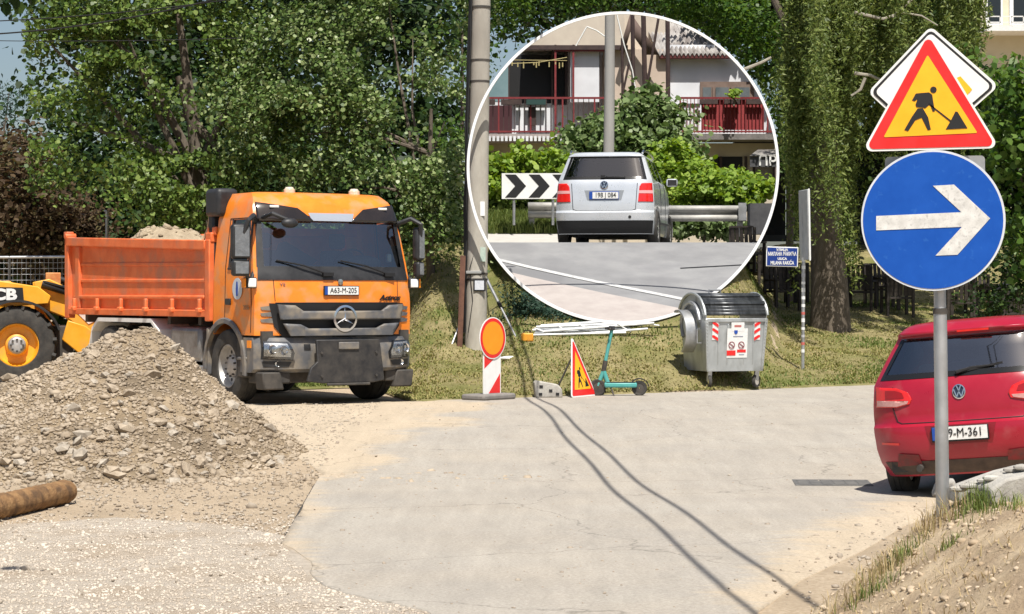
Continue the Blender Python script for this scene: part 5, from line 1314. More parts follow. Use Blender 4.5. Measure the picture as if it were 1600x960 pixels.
for k, (x0, y0, x1, y1, x2, y2, r_, lab) in enumerate(((0, 33, 200, 23, 370, -2, .010, 'uppermost thin wire crossing the sky at the upper left'), (0, 53, 150, 43, 300, 8, .014, 'thick dark wire below the top one at the upper left'), (0, 64, 120, 66, 300, 62, .007, 'faint lower wire crossing the left tree crown'))):
    P = []
    for i in range(-6, 30):
        t = i / 24; P.append(at(x0 * (1 - t) ** 2 + 2 * t * (1 - t) * x1 + t * t * x2, y0 * (1 - t) ** 2 + 2 * t * (1 - t) * y1 + t * t * y2, 37.5))
    mb = MB(); mb.tube(P, r_, 5); o = mb.build('street_wire', M_ink); tag(o, lab, 'wire', 'street wires')

# ------------------------------------------------------------------ galvanised waste container
M_bin = mat('bin_zinc', (.40, .42, .42), (.52, .54, .54), 4, .42, metal=.55, c3=(.30, .31, .30), s3=5, th3=.57, stretch=(1, 1, .5), bump=.002, bscale=12)
M_binside = M_bin
bq = gpt(1151, 613)
bin_ = thing('waste_container', 'galvanised waste container with dark roll lid and white notices on the verge', 'waste container', (bq[0], bq[1] + .05, gz(bq[0], bq[1] + .4) + .0), R(19))
W_, D_ = 1.02, .98
def bxp(x, y, z): return Vector((x, y, z))
mb = MB(); b0, b1, zt_, zl_ = .26, 1.08, 1.08, .26
lo = [(-W_ / 2 + .03, .05), (W_ / 2 - .03, .05), (W_ / 2 - .03, D_ - .05), (-W_ / 2 + .03, D_ - .05)]; hi = [(-W_ / 2, 0), (W_ / 2, 0), (W_ / 2, D_), (-W_ / 2, D_)]
mb.add([(x, y, .26) for x, y in lo] + [(x, y, 1.08) for x, y in hi], [(0, 1, 5, 4), (1, 2, 6, 5), (2, 3, 7, 6), (3, 0, 4, 7), (3, 2, 1, 0)]); body_ = mb.build('body', M_bin, bin_)
for x in (-.30, -.14, .14, .30):
    mb = MB(); mb.bar((x, .066, .36), (x, .012, 1.0), .05, .02, up=(1, 0, 0)); mb.build('pressed_rib', M_bin, body_, .008)
for zz, y in ((1.06, 0), (.30, .075)):
    mb = MB(); mb.b2((-W_ / 2 + (.04 if zz < .5 else -.02), y - .025, zz - .03), (W_ / 2 - (.04 if zz < .5 else -.02), y + .02, zz + .03)); mb.build('rim_bar', M_bin, bin_, .008)
for s in (-1, 1):
    mb = MB(); mb.bar((s * (W_ / 2 - .045), .07, .28), (s * W_ / 2, -.005, 1.08), .05, .05, up=(1, 0, 0)); mb.build('corner_bar', M_bin, bin_, .008)
    mb = MB()
    for k in range(14): mb.sphere((s * (W_ / 2 - .04 + .04 * k / 13), .045 - .07 * k / 13, .34 + .68 * k / 13), .012, 6, 4)
    mb.build('rivets', M_bin, bin_)
# roll lid
rc = (D_ * .52, .98); rl = .53
arc = [(R(-14) + R(118) * i / 18) for i in range(19)]
lidp = [(rc[0] - rl * math.cos(a), rc[1] + .40 * math.sin(a) + .10) for a in [R(8) + R(150) * i / 18 for i in range(19)]]
mb = MB()
for (y0, z0), (y1, z1) in zip(lidp, lidp[1:]):
    mb.add([(-W_ / 2 - .02, y0, z0), (W_ / 2 + .02, y0, z0), (W_ / 2 + .02, y1, z1), (-W_ / 2 - .02, y1, z1)], [(0, 1, 2, 3)])
solid(mb.build('roll_lid', mat('lid_dark', (.03, .033, .035), (.10, .105, .11), 4, .32, metal=.5, stretch=(4, 1, 1)), bin_, smooth=80), .02)
for s in (-1, 1):
    mb = MB(); mb.tube([(s * (W_ / 2 + .025), y, z) for y, z in lidp], .022, 8); mb.build('lid_edge', M_bin, bin_)
    mb = MB(); mb.prism([(y, z) for y, z in lidp] + [(D_, 1.08), (0, 1.08)], (s * W_ / 2, 0, 0), (0, 1, 0), (0, 0, 1), .012 * s); mb.build('lid_end', M_binside, bin_)
    mb = MB(); mb.tube([(s * (W_ / 2 + .05), .50 + .36 * math.cos(a), 1.0 + .33 * math.sin(a)) for a in [R(170) - R(210) * i / 24 for i in range(25)]][::-1], .03, 8)
    mb.build('counterweight_hoop', M_galv, bin_)
    mb = MB(); mb.tube([(s * W_ / 2, .5, .98), (s * (W_ / 2 + .13), .5, .98)], .035, 10); mb.build('trunnion', M_galv, bin_)
    mb = MB(); mb.tube([(s * (W_ / 2 + .02), .2, .92), (s * (W_ / 2 + .07), .2, .92), (s * (W_ / 2 + .07), .2, .70), (s * (W_ / 2 + .0), .2, .70)], .014, 6); mb.build('side_handle', M_galv, bin_)
mb = MB(); mb.tube([(-.22, .55, 1.48), (-.22, .55, 1.53), (-.02, .55, 1.53), (-.02, .55, 1.48)], .014, 6); mb.build('lid_handle', M_galv, bin_)
# rear-left lid drum seen past the end
mb = MB(); mb.lathe([(.36, 0), (.36, .20), (.33, .20), (.33, 0)], (-W_ / 2 - .03, .62, .86), (-1, 0, 0), 26, True, R(-150), R(20)); mb.build('lid_drum', M_galv, bin_)
def btag(x, z): return .02 + .075 * (1.08 - z) / .82 - .035
for s in (-1, 1):
    x = s * .36; mb = MB(); mb.box((x, btag(x, .9) - .0, .90), (.10, .008, .30), (R(5), 0, 0)); bo = mb.build('warning_strip', M_pwhite, bin_)
    for k in range(3):
        z = .785 + .105 * k; mb = MB(); mb.prism([(-.05, -.035), (.05, .02), (.05, .07), (-.05, .015)] if s < 0 and False else [(-.05, .03 * s * -1 - .02), (.05, -.03 * s * -1 - .02), (.05, -.03 * s * -1 + .03), (-.05, .03 * s * -1 + .03)], (x, btag(x, z) - .006, z), (1, 0, 0), (0, 0, 1), .002); mb.build('red_stripe', M_sred, bo, smooth=0)
mb = MB(); mb.box((.02, -.012, .955), (.22, .006, .14), (R(5), 0, 0)); n1 = mb.build('upper_notice', M_pwhite, bin_)
mb = MB(); mb.box((.02, -.0165, 1.005), (.18, .003, .012), (R(5), 0, 0)); mb.box((.02, -.0155, .965), (.12, .003, .035), (R(5), 0, 0)); mb.build('notice_print', mat('print_red', (.45, .15, .13), rough=.6), n1)
mb = MB(); mb.box((.02, .012, .70), (.35, .006, .46), (R(5), 0, 0)); n2 = mb.build('notice', M_pwhite, bin_)
pz = lambda z: .012 - (z - .70) * math.tan(R(5)) - .006
mb = MB(); mb.prism([(-.03, .03), (.03, .03), (.03, -.01), (0, -.035), (-.03, -.01)], (-.01, pz(.87), .87), (1, 0, 0), (0, 0, 1), .002); mb.build('notice_crest', M_pblue, n2)
for x in (-.075, .09):
    mb = MB(); mb.lathe([(.055, 0), (.055, -.003), (.042, -.003), (.042, 0)], (x, pz(.67) - .001, .67), (0, 1, 0), 20, True); mb.bar((x - .035, pz(.69) - .003, .695), (x + .035, pz(.65) - .003, .645), .012, .003, up=(0, 1, 0)); mb.build('ban_symbol', mat('print_dark', (.22, .05, .06), rough=.6), n2)
mb = MB(); mb.box((-.08, pz(.55), .545), (.15, .003, .08), (R(5), 0, 0)); mb.box((.095, pz(.57), .575), (.15, .003, .045), (R(5), 0, 0)); mb.build('notice_red_block', M_sred, n2)
mb = MB(); mb.box((.03, pz(.805), .805), (.17, .003, .012), (R(5), 0, 0)); mb.box((.10, pz(.52), .52), (.09, .003, .012), (R(5), 0, 0)); mb.build('notice_text_line', mat('print_grey', (.25, .27, .33), rough=.6), n2)
for (x, y) in ((-.40, .12), (.42, .14), (.15, .78), (-.40, .80)):
    cst = thing('caster', None, None); cst.parent = bin_
    mb = MB(); mb.bar((x, y, .28), (x, y + .03, .10), .07, .05); mb.build('fork', M_galv, cst, .006)
    mb = MB(); mb.lathe([(.06, -.02), (.10, -.025), (.105, 0), (.10, .025), (.06, .02)], (x, y + .03, .10), (.6, -.8, 0) if x > 0 else (1, -.15, 0), 20, True); mb.build('tyre', M_tyre, cst)
    mb = MB(); mb.lathe([(.075, .02), (.0, .028)], (x, y + .03, .10), (.6, -.8, 0) if x > 0 else (1, -.15, 0), 16); mb.lathe([(.075, -.02), (.0, -.028)], (x, y + .03, .10), (.6, -.8, 0) if x > 0 else (1, -.15, 0), 16); mb.build('hub', M_chrome, cst)

# ------------------------------------------------------------------ street name sign
NY = 36.6
q = at(1254, 588, NY); q.z = gz(q.x, q.y)
nm = thing('street_name_post', 'slim grey post with a blue street name plate beside the waste container', 'street sign', tuple(q))
tp_ = at(1256.5, 300, NY)
mb = MB(); mb.tube([q - Vector((0, 0, .1)), tp_], .030, 12); mb.build('post', M_galv, nm, loc=neg(nm))
for k in range(13):
    v = q.lerp(tp_, .12 + .042 * k); mb = MB(); mb.tube([v - Vector((0, 0, .03)), v + Vector((0, 0, random.uniform(.01, .04)))], .0325, 12); mb.build('sticker', (M_swhite, mat('faded_red', (.5, .12, .1), rough=.6), mat('faded_grey', (.42, .42, .44), rough=.6), M_swhite)[k % 4 if k % 3 else 0], nm, loc=neg(nm))
c = at(1222, 401.5, NY); r_ = FPX / NY
mb = MB(); mb.box(c, (50 / r_, .02, 31 / r_), (0, R(1.5), 0)); bo = mb.build('name_plate', M_swhite, nm, .006, loc=neg(nm))
mb = MB(); mb.box(c + Vector((0, -.012, 0)), (47 / r_, .004, 28 / r_), (0, R(1.5), 0)); mb.build('plate_field', mat('enamel_blue', (.006, .03, .19), (.01, .04, .22), 20, .3), bo, loc=(0, 0, 0))
for s_, dz, sz in (('УЛИЦА', .115, .055), ('МИЛАНА РАКИЋА', .045, .085), ('ULICA', -.035, .055), ('MILANA RAKIĆA', -.105, .085)):
    text('plate_lettering', s_, sz, M_swhite, bo, c + Vector((0, -.017, dz)), (R(90), 0, 0), .002, bold=.002, sx=.62 if sz > .06 else 1.0)
a = at(1257.5, 352, NY - .04)
mb = MB(); mb.box(a, (.05, .55, 1.18), (0, R(-1), R(8))); mb.build('side_sign_plate', mat('plate_back', (.40, .42, .42), (.52, .53, .52), 6, .45, metal=.3), nm, .012, loc=neg(nm))
mb = MB(); mb.box(a + Vector((.04, -.28, 0)), (.022, .02, 1.2), (0, R(-1), 0)); mb.build('plate_rim', M_swhite, nm, loc=neg(nm))

# drain cover in the road
dq = gpt(1300, 757)
dr_ = thing('drain_cover', 'flat grey iron drain cover set in the road near the red car', 'drain cover', (dq[0], dq[1], float(ground_z(dq[0], dq[1])) + .0145), R(-4))
mb = MB(); mb.box((0, 0, .006), (.70, .60, .012)); fo = mb.build('cover_frame', mat('cast_iron', (.09, .088, .085), (.15, .145, .135), 8, .7, bump=.002), dr_, .003)
for i in range(6):
    mb = MB(); mb.box((-.27 + .108 * i, 0, .014), (.085, .5, .003)); mb.build('grate_bar', mat('iron_bar', (.10, .097, .092), (.16, .152, .14), 8, .6), fo, .003)

# wire fence at the far left
fn = thing('wire_fence', 'low wire mesh fence with a steel top rail behind the loader', 'fence', tuple(at(50, 440, 45)))
for x0, x1 in ((-120, 110),):
    mb = MB(); mb.tube([at(x0, 403, 45), at(x1 + 90, 401, 45)], .028, 8); mb.build('top_rail', M_galv, fn, loc=neg(fn))
    for px in (-60, 15, 110, 180):
        a = at(px, 400, 45); mb = MB(); mb.tube([a, Vector((a.x, a.y, .1))], .025, 8); mb.build('post', M_dark, fn, loc=neg(fn))
    mb = MB()
    for k in range(1, 7): mb.tube([at(x0, 403 + k * 9, 45), at(x1 + 90, 401 + k * 9, 45)], .004, 4)
    for k in range(46): mb.tube([at(x0 + k * 7, 402, 45), at(x0 + k * 7, 458, 45)], .004, 4)
    o = mb.build('wire_mesh', M_galv, fn, loc=neg(fn)); o['kind'] = 'stuff'
a = at(167, 330, 44)
lp = thing('thin_post', 'thin grey post rising behind the truck bed', 'post', (a.x, 44, .2)); mb = MB(); mb.tube([(a.x, 44, .1), a], .03, 8); mb.tube([a, a + Vector((-.06, 0, .0))], .02, 6); mb.build('post_tube', M_galv, lp, loc=neg(lp))
# ------------------------------------------------------------------ trees
M_bark = mat('tree_bark', (.09, .07, .05), (.16, .13, .10), 6, .95, bump=.03, bscale=10, stretch=(1, 1, .3))
M_twig = mat('pale_twig', (.26, .23, .18), (.36, .33, .27), 6, .9)
LM = {'linden': leafmat('linden_leaf', (.035, .07, .012), (.095, .15, .026), (.21, .27, .075), .20, .40),
      'poplar': leafmat('poplar_leaf', (.04, .075, .018), (.11, .17, .042), (.30, .35, .16), .20, .36),
      'dark': leafmat('dark_leaf', (.012, .030, .008), (.028, .055, .014), (.05, .085, .02), .25, .5),  # near-black greens put the shade deep among the background trees into colour
      'brown': leafmat('brown_leaf', (.05, .032, .018), (.10, .065, .035), (.12, .10, .04), .25, .6),
      'conifer': leafmat('conifer_leaf', (.012, .032, .020), (.025, .055, .035), None, .1, .6),
      'willow': leafmat('willow_leaf', (.06, .095, .02), (.14, .185, .045), (.25, .29, .09), .32, .45),
      'maple': leafmat('maple_leaf', (.03, .075, .012), (.075, .14, .022), (.14, .22, .05), .35, .4),
      'fig': leafmat('fig_leaf', (.07, .12, .035), (.15, .22, .075), (.32, .39, .20), .30, .4),
      'vine': leafmat('vine_leaf', (.10, .18, .02), (.21, .32, .045), (.36, .46, .10), .35, .42)}
def lets_sun_in(P):
    ok = np.ones(len(P), bool); ts = np.array(to_sun)
    for Yp in (38, 40, 42, 44, 46, 47.5, 49, 52, 58.7, 59.6):
        t = (Yp - P[:, 1]) / -ts[1]
        Q = P - ts[None, :] * t[:, None]
        ok &= ~((t > 0) & (Q[:, 2] > 1.2) & in_cone(Q, 240))
    return ok
def lobe_points(lobes, n, clump, sig, grp=13):
    vol = np.array([l[3] * l[4] for l in lobes], float); vol /= vol.sum(); P = []; D = []
    for (px, py, Y, rx, ry), f in zip(lobes, vol):
        s_ = FPX / Y; c = np.array(at(px, py, Y)); m = max(1, int(n * f / clump))
        d = rng.normal(0, 1, (m, 3)); d /= np.linalg.norm(d, axis=1, keepdims=True)
        r = rng.uniform(.35, 1.0, m)[:, None] ** .55
        rad = np.array([rx / s_, min(rx, ry) / s_ * .85, ry / s_])
        mb_ = max(2, int(m / grp)); db = d[:mb_]; cb_ = c + db * r[:mb_] * rad * (1 + .18 * rng.normal(0, 1, (mb_, 1)))
        w_ = rng.integers(0, mb_, m); cc = cb_[w_] + rng.normal(0, 1, (m, 3)) * sig * np.array([2.6, 2.0, 1.35]); d = db[w_]
        pts = np.repeat(cc, clump, 0) + rng.normal(0, sig, (m * clump, 3)) * np.array([1.2, 1.2, .75])
        P.append(pts); D.append(np.repeat(d * .5, clump, 0) + np.array([0, -.25, .75]))
    return np.concatenate(P), np.concatenate(D)
def tree(label, base, lobes, n, leaf, mname, cat='tree', shape='round', clump=22, sig=.20, trunk=.16, name='leafy_tree', group='trees behind the road', bark=None, mask=None, limbs=True, keepin=None, straight=False, grp=13, voids=0):
    """base: (px, py, Y) of the trunk's foot"""
    b = at(*base); b.z = min(b.z, float(ground_z(b.x, b.y)) if base[2] < 64 and not keepin else b.z)
    t = thing(name, label, cat, tuple(b), 0, group)
    P, D = lobe_points(lobes, n, clump, sig, grp)
    ok = ~in_cone(P, 247) if not keepin else in_cone(P, 238)
    ok &= P[:, 2] > .2
    if not keepin: ok &= lets_sun_in(P)
    if not keepin: ok &= ~((800 + FPX * P[:, 0] / P[:, 1] > 1524) & (HOR - FPX * (P[:, 2] - EYE) / P[:, 1] < 84))
    if mask is not None: ok &= mask(P)
    for _ in range(voids):
        q_ = P[rng.integers(0, len(P))]; w_, h_ = rng.uniform(.22, .65), rng.uniform(.15, .42)
        ok &= ~((((P[:, 0] - q_[0]) / w_) ** 2 + ((P[:, 2] - q_[2]) / h_ + .4 * (P[:, 0] - q_[0])) ** 2 < 1) & (np.abs(P[:, 1] - q_[1]) < 2.2) & (rng.random(len(P)) < .93))
    V_, k = leaves(P[ok], D[ok], leaf, shape)
    npmesh('crown', V_, k, LM[mname], t, neg(t))
    if trunk:
        mb = MB(); cs = [at(l[0], l[1], l[2]) for l in lobes]
        top = sum(cs, Vector()) / len(cs); top = Vector((b.x, b.y, top.z)) if straight else Vector((b.x * .5 + top.x * .5, (b.y + top.y) / 2, top.z))
        pts = [b - Vector((0, 0, .1))] + [b.lerp(top, i / 5) + Vector((random.uniform(-.08, .08), random.uniform(-.08, .08), 0)) for i in range(1, 6)]
        if not keepin or True: mb.tube(pts, [trunk * (1 - .13 * i) for i in range(6)], 10)
        mb.build('trunk', bark or M_bark, t, loc=neg(t))
        if limbs:
            for i, c in enumerate(cs):
                s0 = pts[2 + i % 3]; mid = s0.lerp(c, .5) + Vector((random.uniform(-.2, .2), 0, random.uniform(0, .3)))
                Q = [s0, mid, c]
                if not keepin and in_cone(np.array([list(s0.lerp(c, j / 8)) for j in range(9)]), 246).any(): continue
                mb = MB(); mb.tube(Q, [trunk * .4, trunk * .25, trunk * .08], 6); mb.build('limb', bark or M_bark, t, loc=neg(t))
    return t
tree('broad dark green tree filling the left background behind the truck bed', (345, 420, 43), [(200, 60, 42, 180, 120), (110, 190, 41.5, 85, 110), (300, 180, 43, 140, 140), (210, 275, 41.5, 125, 70), (385, 90, 42.5, 90, 110), (365, 290, 42.5, 80, 70), (80, 70, 42, 55, 70), (130, 10, 42, 110, 60), (230, -120, 42.5, 190, 110)], 54000, .080, 'linden', grp=42, voids=34,  trunk=.26, mask=lambda P: (800 + FPX * P[:, 0] / P[:, 1] > 42 + 40 * vnoise(P[:, 2], P[:, 0], .6)))
tree('tall pale green tree behind the truck cab with dense small leaves', (676, 520, 40.5), [(520, 80, 41, 120, 110), (645, 60, 41, 105, 120), (480, 210, 40.5, 90, 110), (600, 215, 40, 115, 100), (695, 190, 40, 50, 120), (615, 315, 39.8, 95, 60), (690, 350, 39.6, 42, 60), (530, 300, 41, 90, 55), (440, 120, 41.5, 60, 100), (590, -110, 41.5, 180, 110)], 62000, .072, 'poplar', grp=38, voids=34, trunk=.10, straight=True)
tree('slender green tree showing between the pole and the round white frame', (722, 430, 52), [(800, 40, 51, 60, 90), (850, -10, 52, 90, 50), (770, 150, 51, 35, 100), (940, -35, 52, 120, 45)], 9000, .085, 'maple', trunk=.08, limbs=False, straight=True)
tree('brown-leaved shrub at the left edge behind the fence', (30, 470, 47), [(25, 330, 47, 65, 90), (70, 380, 47.5, 60, 60), (10, 260, 48, 40, 60), (110, 400, 48, 50, 40)], 9000, .10, 'brown', cat='shrub', name='shrub', trunk=.07)
tree('dark drooping conifer at the far left edge under the sky', (5, 470, 62), [(5, 190, 62, 45, 60), (0, 270, 62, 60, 60), (15, 140, 62, 22, 40), (-10, 350, 62, 80, 60)], 6000, .14, 'conifer', shape='long', name='conifer', trunk=.12)
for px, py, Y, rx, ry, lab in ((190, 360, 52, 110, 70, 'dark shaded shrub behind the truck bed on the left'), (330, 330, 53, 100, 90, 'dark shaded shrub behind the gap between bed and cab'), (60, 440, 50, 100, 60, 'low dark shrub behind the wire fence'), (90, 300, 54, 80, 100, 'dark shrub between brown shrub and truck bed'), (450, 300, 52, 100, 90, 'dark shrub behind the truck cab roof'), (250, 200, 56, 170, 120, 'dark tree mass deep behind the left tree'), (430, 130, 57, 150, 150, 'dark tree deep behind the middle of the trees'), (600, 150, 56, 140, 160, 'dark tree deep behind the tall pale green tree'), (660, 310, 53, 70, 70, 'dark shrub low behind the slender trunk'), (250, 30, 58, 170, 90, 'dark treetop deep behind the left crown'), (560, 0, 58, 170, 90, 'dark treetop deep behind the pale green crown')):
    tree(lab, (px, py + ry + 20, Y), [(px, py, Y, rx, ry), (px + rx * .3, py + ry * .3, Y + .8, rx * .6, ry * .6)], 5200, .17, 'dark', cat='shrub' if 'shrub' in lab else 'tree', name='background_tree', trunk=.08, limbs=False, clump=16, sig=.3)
tree('small dark juniper bush under the round frame on the bank', (850, 505, 37.2), [(842, 480, 37.2, 30, 20), (880, 488, 37, 34, 15), (815, 473, 37.2, 12, 14)], 5000, .075, 'conifer', shape='long', cat='bush', name='juniper_bush', trunk=.03, limbs=False, sig=.08, group=None)
# leafy twig hanging into the picture at the top left
tw = thing('hanging_twig', 'few dark leaves on a twig hanging in at the top left corner', 'twig', tuple(at(20, -12, 12)))
P = np.array([list(at(20 + rng.normal(0, 16), -2 + rng.normal(0, 8), 12 + rng.normal(0, .06))) for _ in range(26)])
V_, k = leaves(P, np.tile([[0, -1, .3]], (26, 1)), .06); npmesh('twig_leaves', V_, k, LM['dark'], tw, neg(tw))
mb = MB(); mb.tube([at(-60, -40, 12), at(20, -10, 12), at(50, -5, 12)], [.012, .008, .004], 5); mb.build('twig_stem', M_bark, tw, loc=neg(tw))

# ------------------------------------------------------------------ weeping willow on the right
wy = 43.0
wb = at(1298, 492, wy); wb.z = float(ground_z(wb.x, wb.y))
wl = thing('weeping_willow', 'large weeping willow with hanging strands and thick trunk right of the street sign', 'tree', tuple(wb))
mb = MB(); mb.tube([wb - Vector((0, 0, .2)), at(1296, 440, wy), at(1290, 360, wy), at(1288, 240, wy), at(1275, 100, wy), at(1270, -60, wy)], [.42, .36, .33, .30, .26, .18], 14); mb.build('trunk', M_bark, wl, loc=neg(wl))
for pts, r_ in (([(1288, 200), (1240, 60), (1190, -40)], .14), ([(1285, 150), (1360, 30), (1430, -60)], .14), ([(1280, 120), (1310, 0), (1330, -100)], .12)):
    mb = MB(); mb.tube([at(x, y, wy) for x, y in pts], [r_, r_ * .7, r_ * .4], 8); mb.build('limb', M_bark, wl, loc=neg(wl))
for pts in ([(1335, 20), (1380, 30), (1410, 20), (1440, 25), (1465, 40)], [(1395, 28), (1412, 10), (1425, 0)], [(1160, 110), (1190, 98), (1205, 90)], [(1335, 115), (1360, 118), (1385, 130), (1390, 125)], [(1352, 122), (1345, 140), (1330, 150)]):
    mb = MB(); mb.tube([at(x, y, wy - 1.9) for x, y in pts], [.035 - .006 * i for i in range(len(pts))], 6); mb.build('bare_branch', M_twig, wl, loc=neg(wl))
PP = []; 
cl_px = np.concatenate([rng.uniform(1085, 1535, 114), rng.normal(1325, 12, 13), rng.normal(1245, 12, 9), rng.normal(1288, 14, 14)]); cl_Y = wy + rng.normal(-.3, 1.3, 150); cl_f = rng.uniform(.4, 1.06, 150); cl_y = rng.uniform(-.2, .75, 150)
for i in range(1900):
    ci = rng.integers(0, 150); px = cl_px[ci] + rng.normal(0, 9); Yq = cl_Y[ci] + rng.normal(0, .12)
    ymax = float(np.interp(px, [1085, 1130, 1180, 1225, 1240, 1330, 1350, 1400, 1460, 1520, 1545], [130, 180, 250, 310, 430, 465, 350, 300, 260, 190, 60])) * cl_f[ci] + rng.normal(0, 30)
    y0 = -80 + (ymax + 60) * max(cl_y[ci] + rng.normal(0, .12), -.1); L_ = min(rng.uniform(50, 190), ymax - y0)
    if L_ < 25: continue
    m = int(L_ / 3.0); t = np.linspace(0, 1, m); sway = rng.normal(0, 5)
    A_ = np.stack([(px + sway * t ** 2 - 800) / FPX * Yq + rng.normal(0, .035, m), Yq + rng.normal(0, .035, m), EYE - (y0 + L_ * t - HOR) / FPX * Yq], -1); PP.append(A_)
P = np.concatenate(PP); P = np.repeat(P, 2, 0) + rng.normal(0, .03, (len(P) * 2, 3)); P = P[~in_cone(P, 247) & lets_sun_in(P)]
D = np.tile([[0, -.6, .4]], (len(P), 1)); V_, k = leaves(P, D, .095, 'long', .7); npmesh('hanging_strands', V_, k, LM['willow'], wl, neg(wl))
def unshaded(P):
    ok = P[:, 0] > 3.6
    for zz in (2.7, 4.0, 6.0, 8.0):
        k = np.maximum(P[:, 2] - zz, 0); X = P[:, 0] - to_sun.x / to_sun.z * k; Y = P[:, 1] - to_sun.y / to_sun.z * k
        ok &= ~((800 + FPX * X / Y < 1228) & (Y > 36))
    return ok
# crown above the picture that shades the terrace
P, D = lobe_points([(1250, -260, 44, 190, 160), (1420, -240, 46, 190, 170), (1560, -200, 46, 170, 170), (1330, -330, 48, 260, 160), (1500, -340, 47, 200, 150)], 10000, 20, .4)
P = P[(~in_cone(P, 249)) & unshaded(P) & lets_sun_in(P) & (HOR - FPX * (P[:, 2] - EYE) / P[:, 1] < -12)]; V_, k = leaves(P, np.tile([[0, 0, 1.]], (len(P), 1)), .30); npmesh('upper_crown', V_, k, LM['willow'], wl, neg(wl))
tree('leafy tree filling the gap right of the round frame behind the willow', (1236, 430, 52), [(1130, 60, 52, 80, 90), (1180, 190, 53, 60, 80), (1060, -10, 52, 80, 40), (1230, 60, 53, 80, 90)], 13000, .09, 'maple', trunk=.10, limbs=False, straight=True)
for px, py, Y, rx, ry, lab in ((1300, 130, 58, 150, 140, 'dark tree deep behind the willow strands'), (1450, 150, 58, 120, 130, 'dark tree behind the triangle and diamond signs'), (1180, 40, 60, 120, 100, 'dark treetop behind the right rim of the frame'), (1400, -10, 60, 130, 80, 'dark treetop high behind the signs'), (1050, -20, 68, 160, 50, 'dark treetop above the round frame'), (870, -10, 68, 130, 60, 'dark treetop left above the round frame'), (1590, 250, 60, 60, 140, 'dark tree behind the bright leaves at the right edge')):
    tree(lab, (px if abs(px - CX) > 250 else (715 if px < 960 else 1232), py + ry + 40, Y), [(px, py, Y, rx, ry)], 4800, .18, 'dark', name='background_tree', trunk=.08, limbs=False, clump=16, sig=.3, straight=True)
tree('bright leafy tree at the right edge beside the signs', (1640, 520, 36), [(1590, 130, 36, 38, 50), (1600, 220, 36, 38, 60), (1575, 250, 36.5, 20, 40), (1620, 330, 36, 50, 60), (1580, 190, 36, 30, 40)], 3600, .115, 'maple', trunk=.07, clump=10, sig=.16)
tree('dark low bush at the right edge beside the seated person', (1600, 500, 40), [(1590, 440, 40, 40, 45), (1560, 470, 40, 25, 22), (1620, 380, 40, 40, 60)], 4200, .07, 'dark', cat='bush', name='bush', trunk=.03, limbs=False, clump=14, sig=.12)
# ------------------------------------------------------------------ shaded terrace on the right
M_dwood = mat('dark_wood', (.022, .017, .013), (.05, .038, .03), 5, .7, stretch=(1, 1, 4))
def chair_parts(root):
    for x in (-.27, .27):
        for y in (-.26, .26):
            mb = MB(); mb.b2((x - .03, y - .03, 0), (x + .03, y + .03, .62 if y < 0 else .95)); mb.build('leg', M_dwood, root, .006)
        mb = MB(); mb.b2((x - .045, -.30, .62), (x + .045, .26, .66)); mb.build('armrest', M_dwood, root, .006)
    mb = MB(); mb.b2((-.26, -.28, .38), (.26, .26, .43)); mb.build('seat', M_dwood, root, .008)
    for k in range(5):
        mb = MB(); mb.bar((-.2 + .1 * k, .26, .45), (-.2 + .1 * k, .33, .98), .075, .02, up=(0, 1, 0)); mb.build('back_slat', M_dwood, root)
    mb = MB(); mb.bar((-.27, .325, .96), (.27, .325, .96), .05, .03); mb.build('back_rail', M_dwood, root)
def copy_tree(o, parent=None):
    c = o.copy(); C.objects.link(c); c.parent = parent
    for ch in [x for x in bpy.data.objects if x.parent == o]: copy_tree(ch, c)
    return c
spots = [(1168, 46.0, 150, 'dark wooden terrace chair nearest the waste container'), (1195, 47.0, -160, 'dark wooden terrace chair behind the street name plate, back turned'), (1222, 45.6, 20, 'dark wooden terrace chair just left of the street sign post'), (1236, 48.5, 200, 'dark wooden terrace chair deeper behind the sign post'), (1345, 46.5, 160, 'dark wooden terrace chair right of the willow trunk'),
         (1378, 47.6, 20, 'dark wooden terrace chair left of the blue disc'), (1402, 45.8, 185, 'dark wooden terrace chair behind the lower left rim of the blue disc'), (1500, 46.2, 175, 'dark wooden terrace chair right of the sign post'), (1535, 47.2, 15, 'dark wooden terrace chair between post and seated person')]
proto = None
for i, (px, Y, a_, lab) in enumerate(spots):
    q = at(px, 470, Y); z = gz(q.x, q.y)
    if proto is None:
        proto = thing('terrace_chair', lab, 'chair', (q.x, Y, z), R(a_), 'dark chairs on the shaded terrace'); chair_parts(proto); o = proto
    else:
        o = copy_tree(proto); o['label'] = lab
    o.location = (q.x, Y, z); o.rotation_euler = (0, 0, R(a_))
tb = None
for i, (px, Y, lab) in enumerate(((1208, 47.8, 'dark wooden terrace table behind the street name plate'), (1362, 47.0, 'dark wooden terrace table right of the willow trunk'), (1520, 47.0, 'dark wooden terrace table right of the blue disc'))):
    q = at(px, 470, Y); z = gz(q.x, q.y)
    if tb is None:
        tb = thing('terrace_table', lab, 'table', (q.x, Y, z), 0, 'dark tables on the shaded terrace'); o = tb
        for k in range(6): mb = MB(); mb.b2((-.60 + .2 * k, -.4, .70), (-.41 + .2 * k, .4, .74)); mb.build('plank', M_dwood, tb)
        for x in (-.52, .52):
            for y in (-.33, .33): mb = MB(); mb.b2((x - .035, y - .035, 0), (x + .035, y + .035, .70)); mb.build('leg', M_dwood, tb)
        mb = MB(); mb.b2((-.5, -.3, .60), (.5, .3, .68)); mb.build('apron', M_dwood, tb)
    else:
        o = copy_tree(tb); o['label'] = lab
    o.location = (q.x, Y, z)
